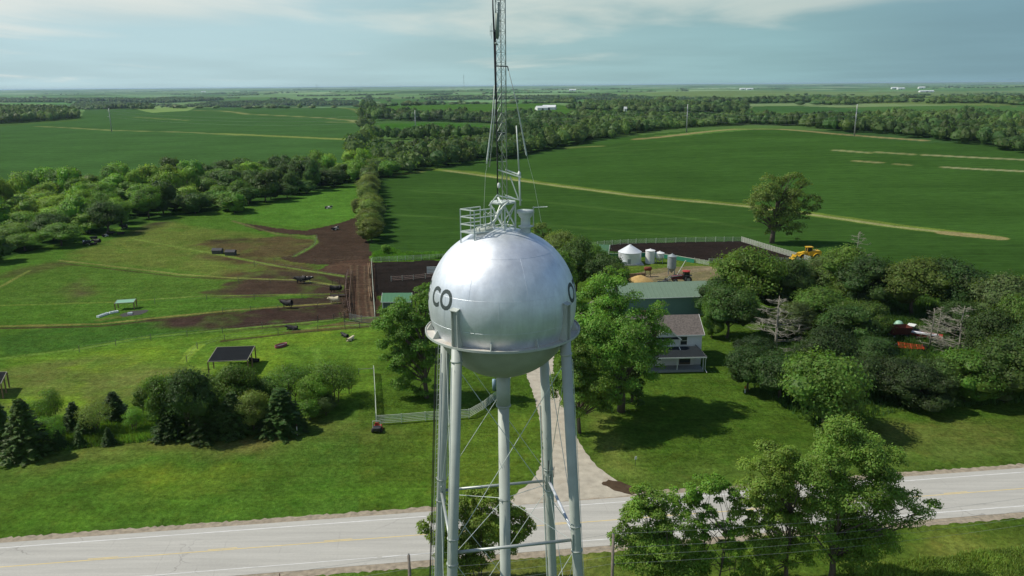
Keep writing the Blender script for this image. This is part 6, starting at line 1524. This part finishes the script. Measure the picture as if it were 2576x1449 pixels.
mb.add(V, np.array([(i * n + j, i * n + (j + 1) % n, (i + 1) * n + (j + 1) % n, (i + 1) * n + j) for i in range(4) for j in range(n)])); mb.obj('shell', mat('dull_red_plastic', alb(150, 78, 84), .6), o, True)
mb = MB(); mb.lathe([(.001, .34), (.83, .34)], n=20); wq = mb.obj('water_surface', mat('tub_water', (.02, .03, .03), .1), o); wq.scale = (1.5, .7, 1)

# ---- cattle
def cow_mesh(pose, seed=0):
    if pose == 'stand':
        V = [(0, 0, 1.0, .56, .66), (.5, 0, .96, .60, .74), (.95, 0, 1.0, .54, .66), (1.3, 0, 1.14, .32, .44), (1.58, 0, 1.26, .19, .24), (1.85, 0, 1.12, .15, .15), (2.0, 0, 1.0, .11, .12), (-.34, 0, 1.04, .48, .56)]
        Ed = [(0, 1), (1, 2), (2, 3), (3, 4), (4, 5), (5, 6), (0, 7)]
        for x_, back in ((-.25, 1), (1.05, 0)):
            for s_ in (-1, 1):
                b0 = len(V); pr = 7 if back else 2
                if back: V += [(x_, s_ * .2, .80, .2, .2), (x_ + .1, s_ * .22, .58, .11, .12), (x_ - .1, s_ * .22, .38, .06, .06), (x_ - .04, s_ * .22, .05, .055, .055)]
                else: V += [(x_, s_ * .19, .85, .13, .13), (x_ + .02, s_ * .2, .6, .085, .085), (x_, s_ * .2, .35, .06, .06), (x_ + .02, s_ * .2, .05, .055, .055)]
                Ed += [(pr, b0), (b0, b0 + 1), (b0 + 1, b0 + 2), (b0 + 2, b0 + 3)]
        b0 = len(V); V += [(-.56, 0, 1.2, .05, .05), (-.62, 0, .8, .03, .03), (-.6, 0, .5, .05, .05)]; Ed += [(7, b0), (b0, b0 + 1), (b0 + 1, b0 + 2)]
        for s_ in (-1, 1): b0 = len(V); V += [(1.66, s_ * .24, 1.42, .05, .03)]; Ed += [(4, b0)]
    else:
        V = [(0, 0, .40, .48, .44), (.5, 0, .42, .54, .48), (1.0, 0, .46, .42, .44), (1.28, 0, .64, .26, .3), (1.5, 0, .82, .19, .22), (1.75, .1, .70, .15, .15), (1.88, .12, .6, .1, .1), (-.34, 0, .36, .36, .34)]
        Ed = [(0, 1), (1, 2), (2, 3), (3, 4), (4, 5), (5, 6), (0, 7)]
        for s_ in (-1, 1):
            b0 = len(V); V += [(-.1, s_ * .34, .24, .15, .15), (.35, s_ * .5, .14, .09, .09), (.05, s_ * .56, .07, .055, .055)]; Ed += [(7, b0), (b0, b0 + 1), (b0 + 1, b0 + 2)]
            b0 = len(V); V += [(1.2, s_ * .25, .2, .1, .1), (1.45, s_ * .27, .1, .07, .07), (1.1, s_ * .34, .06, .05, .05)]; Ed += [(2, b0), (b0, b0 + 1), (b0 + 1, b0 + 2)]
            b0 = len(V); V += [(1.53, s_ * .24, .82, .05, .03)]; Ed += [(4, b0)]
        b0 = len(V); V += [(-.6, .05, .22, .05, .05), (-.7, .15, .06, .03, .03)]; Ed += [(7, b0), (b0, b0 + 1)]
    me = bpy.data.meshes.new('cow'); me.from_pydata([v[:3] for v in V], Ed, [])
    o = bpy.data.objects.new('cow', me); COL.objects.link(o); sk = o.modifiers.new('s', 'SKIN'); sk.branch_smoothing = .6
    for i, v in enumerate(V): me.skin_vertices[0].data[i].radius = (v[3], v[4]); me.skin_vertices[0].data[i].use_root = (i == 0)
    su = o.modifiers.new('u', 'SUBSURF'); su.levels = 1; su.render_levels = 1
    dg = bpy.context.evaluated_depsgraph_get(); m2 = bpy.data.meshes.new_from_object(o.evaluated_get(dg)); bpy.data.objects.remove(o)
    m2.polygons.foreach_set('use_smooth', [True] * len(m2.polygons)); return m2
CM = {'stand': cow_mesh('stand'), 'lie': cow_mesh('lie')}
hides = {'black': mat('black_hide', (.014, .013, .013), .7, var=.2), 'cream': mat('cream_hide', alb(226, 214, 178), .8, var=.08)}
hm, t = nt('black_and_white_hide'); out = N(t, 'ShaderNodeOutputMaterial'); b = N(t, 'ShaderNodeBsdfPrincipled'); b.inputs['Roughness'].default_value = .7
tc2 = N(t, 'ShaderNodeTexCoord'); nn_ = N(t, 'ShaderNodeTexNoise'); nn_.inputs['Scale'].default_value = 1.3; nn_.inputs['Detail'].default_value = 1; t.links.new(tc2.outputs['Object'], nn_.inputs['Vector'])
rr_ = N(t, 'ShaderNodeMapRange'); rr_.inputs[1].default_value = .54; rr_.inputs[2].default_value = .56; t.links.new(nn_.outputs[0], rr_.inputs[0])
mm = N(t, 'ShaderNodeMix', data_type='RGBA'); mm.inputs[6].default_value = (.015, .014, .014, 1); mm.inputs[7].default_value = (.62, .6, .55, 1); t.links.new(rr_.outputs[0], mm.inputs[0]); t.links.new(mm.outputs[2], b.inputs['Base Color']); t.links.new(b.outputs[0], out.inputs[0]); hides['pied'] = hm
def cow(lb, px, py, rz, pose='stand', hide='black', s=1.0):
    p = at(px, py); me = CM[pose].copy(); me.materials.clear(); me.materials.append(hides[hide])
    o = bpy.data.objects.new('cow', me); COL.objects.link(o); o.location = (p[0], p[1], p[2]); o.rotation_euler = (0, 0, R(rz)); o.scale = (s, s, s); return tag(o, lb, 'cow', 'cattle in the pasture')
for a in [('black bull standing with its rear to the feeder gates', 762, 713, 180, 'stand', 'black', 1.25), ('black and white cow half hidden behind the black bull', 768, 711, 10, 'stand', 'pied', 1.1), ('black cow standing on the lower dirt paddock', 728, 775, 165, 'stand', 'black', 1.2),
          ('black cow lying against the wire fence', 742, 829, 178, 'lie', 'black', 1.15), ('black cow eating at the tan feed bunk', 838, 736, 5, 'stand', 'black', 1.15), ('second black cow eating at the tan feed bunk', 852, 735, 172, 'stand', 'black', 1.1),
          ('cream coloured cow standing in the corral', 846, 763, 178, 'stand', 'cream', 1.05), ('black calf lying above the cream calf', 871, 848, 140, 'lie', 'black', .9), ('cream calf lying below the black calf', 878, 858, 60, 'lie', 'cream', .9),
          ('black cow resting in the shade beside the black shelter', 645, 911, 170, 'lie', 'black', 1.0), ('black and white cow lying in the muddy paddock', 840, 579, 55, 'lie', 'pied', 1.4), ('black and white cow lying far up the green pasture', 822, 525, 10, 'lie', 'pied', 1.4)]: cow(*a)
for i, (px, py) in enumerate([(215, 618), (232, 616), (248, 614), (262, 596), (275, 594), (240, 600), (316, 577), (300, 590)]):
    cow(['cow standing in tree shade at the wood edge', 'cow lying in tree shade at the wood edge'][i % 2], px, py, rnd.uniform(0, 360), ['stand', 'lie'][i % 2], ['black', 'pied'][i % 3 == 0], 1.1)

# ---- poles, posts and wires
polem = mat('weathered_pole', (.20, .17, .14), .9, var=.25, scale=4)
def upole(lb, x, y, h, arm=True, rz=.127):
    o = thing('utility_pole', lb, 'utility pole', (x, y, 0), rz + PI / 2)
    mb = MB(); mb.tube([(0, 0, 0), (0, 0, h)], [.17, .12], 12); mb.obj('pole', polem, o, True)
    if arm: mb = MB(); mb.box((.15, -.15, h - 3.0), (.5, .1, .1)); mb.tube([(.2, -.12, h - 1.3), (.2, -.12, h - 2.2)], .02, 6); mb.obj('bracket', greypipe, o)
    for z in (h - .1, h - 1.4): mb = MB(); mb.lathe([(.03, 0), (.07, .05), (.07, .16), (.02, .2)], (.14, 0, z), 8); mb.obj('insulator', greypipe, o)
    return np.array([x, y, h])
q1 = atz(1543, 1345, 9.6); q2 = atz(1028, 1397, 9.6)
d_ = (q1 - q2) / np.linalg.norm(q1 - q2)
upole('weathered utility pole left of the bushy verge tree', q1[0], q1[1], 9.6); upole('top of a utility pole left of the tower legs', q2[0], q2[1], 9.6)
pl = thing('power_line', 'thin sagging wires strung between the roadside poles', 'wire', tuple(q2)); pp_ = [q2 - d_ * 55, q2, q1, q1 + d_ * 52]
for z in (.1, -1.3, -2.1, -2.9):
    pts = []
    for a, b in zip(pp_[:-1], pp_[1:]):
        L2 = np.linalg.norm(b - a); sag = .018 * L2; pts += [a - q2 + (b - a) * f + (0, 0, z - 4 * sag * f * (1 - f)) for f in np.linspace(0, 1, 13)[:-1]]
    mb = MB(); mb.tube(pts, .011, 4); mb.obj('wire', mat('bare_wire', (.30, .32, .30), .5, .4), pl)
o = thing('marker_post', 'white pipeline marker post with a dark cap on the lawn', 'post', tuple(P0(748, 1094)))
mb = MB(); mb.tube([(0, 0, 0), (0, 0, 1.35)], .06, 10); mb.obj('post', whitem, o); mb = MB(); mb.tube([(0, 0, 1.3), (0, 0, 1.65)], .065, 10); mb.obj('cap', mat('maroon_cap', (.10, .03, .03), .6), o)
o = thing('yard_sign', 'small white sign on a thin dark stake on the lawn', 'sign', tuple(P0(1598, 1172)), R(20))
mb = MB(); mb.tube([(0, 0, 0), (0, 0, 1.0)], .03, 6); mb.obj('stake', blacksteel, o); mb = MB(); mb.box((.03, -.04, 1.15), (.3, .03, .42)); mb.obj('plate', whitem, o)
o = thing('sign_post', 'thin rusty sign post at the near road edge', 'post', tuple(P0(705, 1462))); mb = MB(); mb.bar((0, 0, 0), (0, 0, .9), .07); mb.obj('post', rusty, o)
o = thing('boundary_stake', 'orange and white boundary stake at the grove edge', 'post', tuple(P0(1874, 988))); mb = MB(); mb.tube([(0, 0, 0), (0, 0, .7)], .09, 8); mb.obj('stake', whitem, o); mb = MB(); mb.tube([(0, 0, .7), (0, 0, 1.1)], .11, 8); mb.obj('cap', orangep, o)
# grey pipe hydrant by the driveway seen under the tank
p = P0(1243, 985); o = thing('steel_drum', 'pale blue upright steel drum stack beside the driveway fence', 'drum', (p[0], p[1] + .5, 0))
mb = MB(); mb.tube([(0, 0, 0), (0, 0, 1.9)], .3, 14); mb.obj('drum', mat('pale_blue_steel', alb(150, 180, 196), .5, .2, var=.15), o, True)
# transmission line across the fields
stm = mat('galvanised_monopole', (.40, .42, .40), .6, .2)
MP = []
for lb, px, pb, pt in [('steel transmission pole in the left field', 281, 331, 272), ('steel transmission pole behind the windbreak', 1046, 342, 277), ('steel transmission pole at the field crest', 1727, 333, 262), ('steel transmission pole on the right field', 2149, 341, 262)]:
    p = at(px, pb); d2 = ray(px, pt); tt = p[1] / d2[1]; h = CAMZ + tt * d2[2] - p[2]
    o = thing('transmission_pole', lb, 'power pole', tuple(p), 0, 'poles of the transmission line'); mb = MB(); mb.tube([(0, 0, 0), (0, 0, h)], [.55, .28], 10); mb.obj('pole', stm, o, True)
    tips = []
    for k, z in enumerate((h - 3, h - 6.5, h - 10)):
        s_ = 1 if k % 2 else -1; mb = MB(); mb.bar((0, 0, z), (s_ * 2.6, 0, z + .7), .22); mb.obj('cross_arm', stm, o); tips.append(np.array(p) + (s_ * 2.6, 0, z + .3))
        mb = MB(); mb.tube([(s_ * 2.5, 0, z + .6), (s_ * 2.5, 0, z - .7)], .12, 6); mb.obj('insulator', greypipe, o)
    MP.append(tips)
tl = thing('transmission_line', 'thin conductors of the transmission line across the fields', 'wire')
for k in range(3):
    pts = []
    for A_, B_ in zip(MP[:-1], MP[1:]): u, v = A_[k], B_[k]; pts += [u + (v - u) * f + (0, 0, -28 * f * (1 - f)) for f in np.linspace(0, 1, 13)[:-1]]
    mb = MB(); mb.tube(pts, .035, 3); mb.obj('wire', stm, tl)
# distant farmsteads
wb_ = mat('white_barn_siding', (.72, .74, .74), .6); wr = mat('pale_barn_roof', (.62, .65, .66), .5)
def barn(lb, px, py, w, d_, hw, hr, rz, m=wb_, r=wr):
    p = at(px, py); o = thing('barn', lb, 'barn', (p[0], p[1], p[2] - .3), R(rz)); gable(o, w / 2, d_ / 2, hw, hr, m, r, .4)
    mb = MB(); mb.box((0, -d_ / 2 - .06, hw * .38), (w * .16, .1, hw * .7)); mb.obj('door', MATS['dark_window_glass'], o)
for a in [('left white barn of the pair beyond the mast', 1362, 277, 22, 14, 5, 3.5, 20), ('right white barn of the pair beyond the mast', 1382, 276, 26, 16, 5.5, 4, -12),
          ('white building in the far left distance', 512, 232, 70, 22, 9, 5, 5), ('white barn on the left skyline farm', 1440, 229, 60, 30, 10, 6, 0), ('long white shed of the far right farm, nearest', 2330, 232, 110, 26, 9, 5, 4),
          ('white barn of the far right farm, left', 2250, 224, 60, 30, 12, 7, 0), ('white barn of the far right farm, middle', 2266, 225, 70, 30, 11, 7, 8), ('white barn of the far right farm, right', 2318, 223, 60, 30, 12, 7, 0),
          ('left white shed on the middle skyline', 1868, 226, 50, 30, 11, 6, 0), ('right white shed on the middle skyline', 1886, 226, 60, 30, 10, 6, 0), ('tiny white house in the right valley wood', 2198, 256, 16, 10, 6, 3, 10), ('tiny white tank building right of the far barns', 1573, 281, 5, 5, 6, 3, 0)]: barn(*a)
for lb, px, pb, pt in [('faint lattice radio mast on the horizon left of the tower mast', 1167, 215, 188), ('small mast on the left skyline farm', 797, 222, 212)]:
    d2 = ray(px, 216); p = CP + d2 * (9000 / d2[1]); z0 = float(hgt(p[0], p[1])); d3 = ray(px, pt); h = CAMZ + d3[2] * p[1] / d3[1] - z0
    o = thing('radio_mast', lb, 'mast', (p[0], p[1], z0)); mb = MB(); 
    for k in range(3): a = k * 2.09; mb.bar((3 * math.cos(a), 3 * math.sin(a), 0), (1.2 * math.cos(a), 1.2 * math.sin(a), h), 1.2)
    for z in np.arange(6, h, 12): mb.bar((-2, 0, z), (2, 1, z + 6), .8)
    mb.obj('lattice', stm, o)
# machinery in the grove
o = thing('flatbed_trailer', 'long white and red trailer standing among the dead trees', 'trailer', tuple(P0(2322, 852)), R(-32))
mb = MB(); mb.box((0, 0, .9), (6.5, 1.6, .5)); mb.obj('bed', MATS['red_paint'], o); mb = MB(); mb.box((-.2, -.6, 1.25), (5.5, .7, .25)); mb.obj('cover', mat('white_canvas', (.66, .67, .72), .7), o)
for x_ in (-2.2, 2.0):
    for y_ in (-.8, .8): wheel(o, x_, y_, .42, .24)
o = thing('grain_cart', 'dark red grain cart half hidden in the grove', 'cart', tuple(P0(2258, 850)), R(0))
mb = MB(); mb.add([(-1.8, -1, 1), (1.8, -1, 1), (1.8, 1, 1), (-1.8, 1, 1), (-2.1, -1.3, 2.4), (2.1, -1.3, 2.4), (2.1, 1.3, 2.4), (-2.1, 1.3, 2.4)], [(3, 2, 1, 0), (0, 1, 5, 4), (1, 2, 6, 5), (2, 3, 7, 6), (3, 0, 4, 7)]); mb.obj('box', mat('dark_red_box', alb(96, 48, 38), .7, var=.2), o)
for x_ in (-1.2, 1.2):
    for y_ in (-.9, .9): wheel(o, x_, y_, .5, .3)
o = thing('water_tank', 'pale green round tank among the grove trees', 'tank', tuple(P0(2259, 832)))
mb = MB(); mb.lathe([(.02, .05), (.6, .2), (.95, .8), (.9, 1.5), (.5, 2.0), (.02, 2.15)], n=20); mb.obj('shell', mat('pale_green_fibreglass', alb(160, 205, 180), .5), o, True)
o = thing('farm_truck', 'old dark truck with a white cab roof behind the trailer', 'truck', tuple(P0(2284, 842)), R(-40))
profile_body([(-2.4, .6), (2.4, .6), (2.4, 1.2), (1.2, 1.3), (-2.4, 1.2)], -.95, .95).obj('body', blacksteel, o); profile_body([(-.2, 1.2), (1.2, 1.2), (1.0, 2.0), (-.1, 2.05)], -.85, .85).obj('cab', glass, o)
mb = MB(); mb.box((.45, 0, 2.1), (1.4, 1.8, .12)); mb.obj('cab_roof', whitem, o)
for x_ in (-1.6, 1.6):
    for y_ in (-.9, .9): wheel(o, x_, y_, .45, .26)
o = thing('cultivator', 'rusty red cultivator frame with a big wheel in the grove', 'implement', tuple(P0(2290, 882)), R(-20))
mb = MB()
for k in range(5): mb.bar((-2.2, k * .5 - 1, .7 + .1 * k), (2.2, k * .5 - 1, .9), .09)
for k in range(5): mb.bar((-2 + k, -1.1, .75), (-2 + k, 1.1, 1.0), .09)
mb.obj('frame', MATS['orange_paint'], o)
for x_ in (-1.5, 0, 1.5): mb = MB(); mb.bar((x_, -.8, .8), (x_ + .3, -.9, 0), .07); mb.obj('shank', rusty, o)
wheel(o, 2.3, .4, .62, .3, rim=rusty); wheel(o, -2.3, .4, .5, .3, rim=rusty)
o = thing('gate_panels', 'pair of white gate panels leaning at the grove edge', 'gate', tuple(P0(2052, 725)), R(60))
for k in range(4): mb = MB(); mb.bar((-1.2, 0, .3 + k * .4), (1.2, .1, .3 + k * .4), .12, .2); mb.obj('slat', whitem, o)
for x_ in (-1.2, 1.2): mb = MB(); mb.bar((x_, 0, 0), (x_, 0, 1.8), .12); mb.obj('post', whitem, o)
# weeds along the fence and in the near corner
def tufts(label, poly, n, h, col, name='tall_grass', seed=1, px=True):
    P = wpoly(poly); rs = np.random.RandomState(seed); x0, y0 = P.min(0); x1, y1 = P.max(0); q = np.stack([rs.uniform(x0, x1, n * 4), rs.uniform(y0, y1, n * 4)], 1); q = q[inside(P, q[:, 0], q[:, 1])][:n]
    k = len(q); rep = 6; w = np.repeat(np.arange(k), rep); hh = h * rs.uniform(.5, 1.2, k * rep) * (.5 + vnoise(q[w, 0] / 3, q[w, 1] / 3, 3))
    b_ = np.stack([q[w, 0] + rs.normal(size=k * rep) * .15, q[w, 1] + rs.normal(size=k * rep) * .15, np.zeros(k * rep)], 1); a = rs.uniform(0, 2 * PI, k * rep); dx = np.stack([np.cos(a), np.sin(a), 0 * a], 1) * .06
    tip = b_ + np.stack([rs.normal(size=k * rep) * .15, rs.normal(size=k * rep) * .15, hh], 1)
    V = np.stack([b_ - dx, b_ + dx, tip + dx * .5, tip - dx * .5], 1).reshape(-1, 3); mb = MB(); mb.add(V, np.arange(len(V)).reshape(-1, 4))
    o = mb.obj(name, leaf_mat(name + str(seed), False, col, .2)); return tag(o, label, 'grass', kind='stuff')
tufts('bright weeds growing along the white feedlot fence', [(938, 640), (985, 626), (1010, 638), (1120, 640), (1120, 652), (940, 658)], 1500, .7, alb(90, 136, 50, 1.0), 'weeds', 1)
tufts('tall rough grass in the near right corner of the verge', [(2200, 1430), (2576, 1380), (2700, 1366), (2700, 1500), (2100, 1500)], 5000, .6, alb(120, 145, 66, 1.0), 'tall_grass', 2)
tufts('tall grass under the young shelter belt', [(0, 1150), (200, 1128), (420, 1105), (420, 1050), (100, 1050), (0, 1080)], 3500, .5, alb(92, 128, 52, 1.0), 'undergrowth', 3)
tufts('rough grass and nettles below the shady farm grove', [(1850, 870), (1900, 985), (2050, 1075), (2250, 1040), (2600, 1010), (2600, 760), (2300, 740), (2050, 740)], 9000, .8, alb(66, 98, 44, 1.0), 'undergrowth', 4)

# ------------------------------------------------------------------ haze
HX, HY0, HY1, ZT = 60000., -450., 60500., 60.
mb = MB(); mb.box((0, (HY0 + HY1) / 2, (ZT - 40) / 2), (2 * HX * 3.2, HY1 - HY0, ZT + 40))
hz, t = nt('haze_air'); out = N(t, 'ShaderNodeOutputMaterial'); pv = N(t, 'ShaderNodeVolumePrincipled'); pv.inputs['Color'].default_value = (.60, .82, 1, 1); pv.inputs['Density'].default_value = 3.4e-5; pv.inputs['Anisotropy'].default_value = .2
t.links.new(pv.outputs[0], out.inputs['Volume']); o = mb.obj('haze', hz); tag(o, 'thin even haze of summer air over the fields', None, kind='stuff')
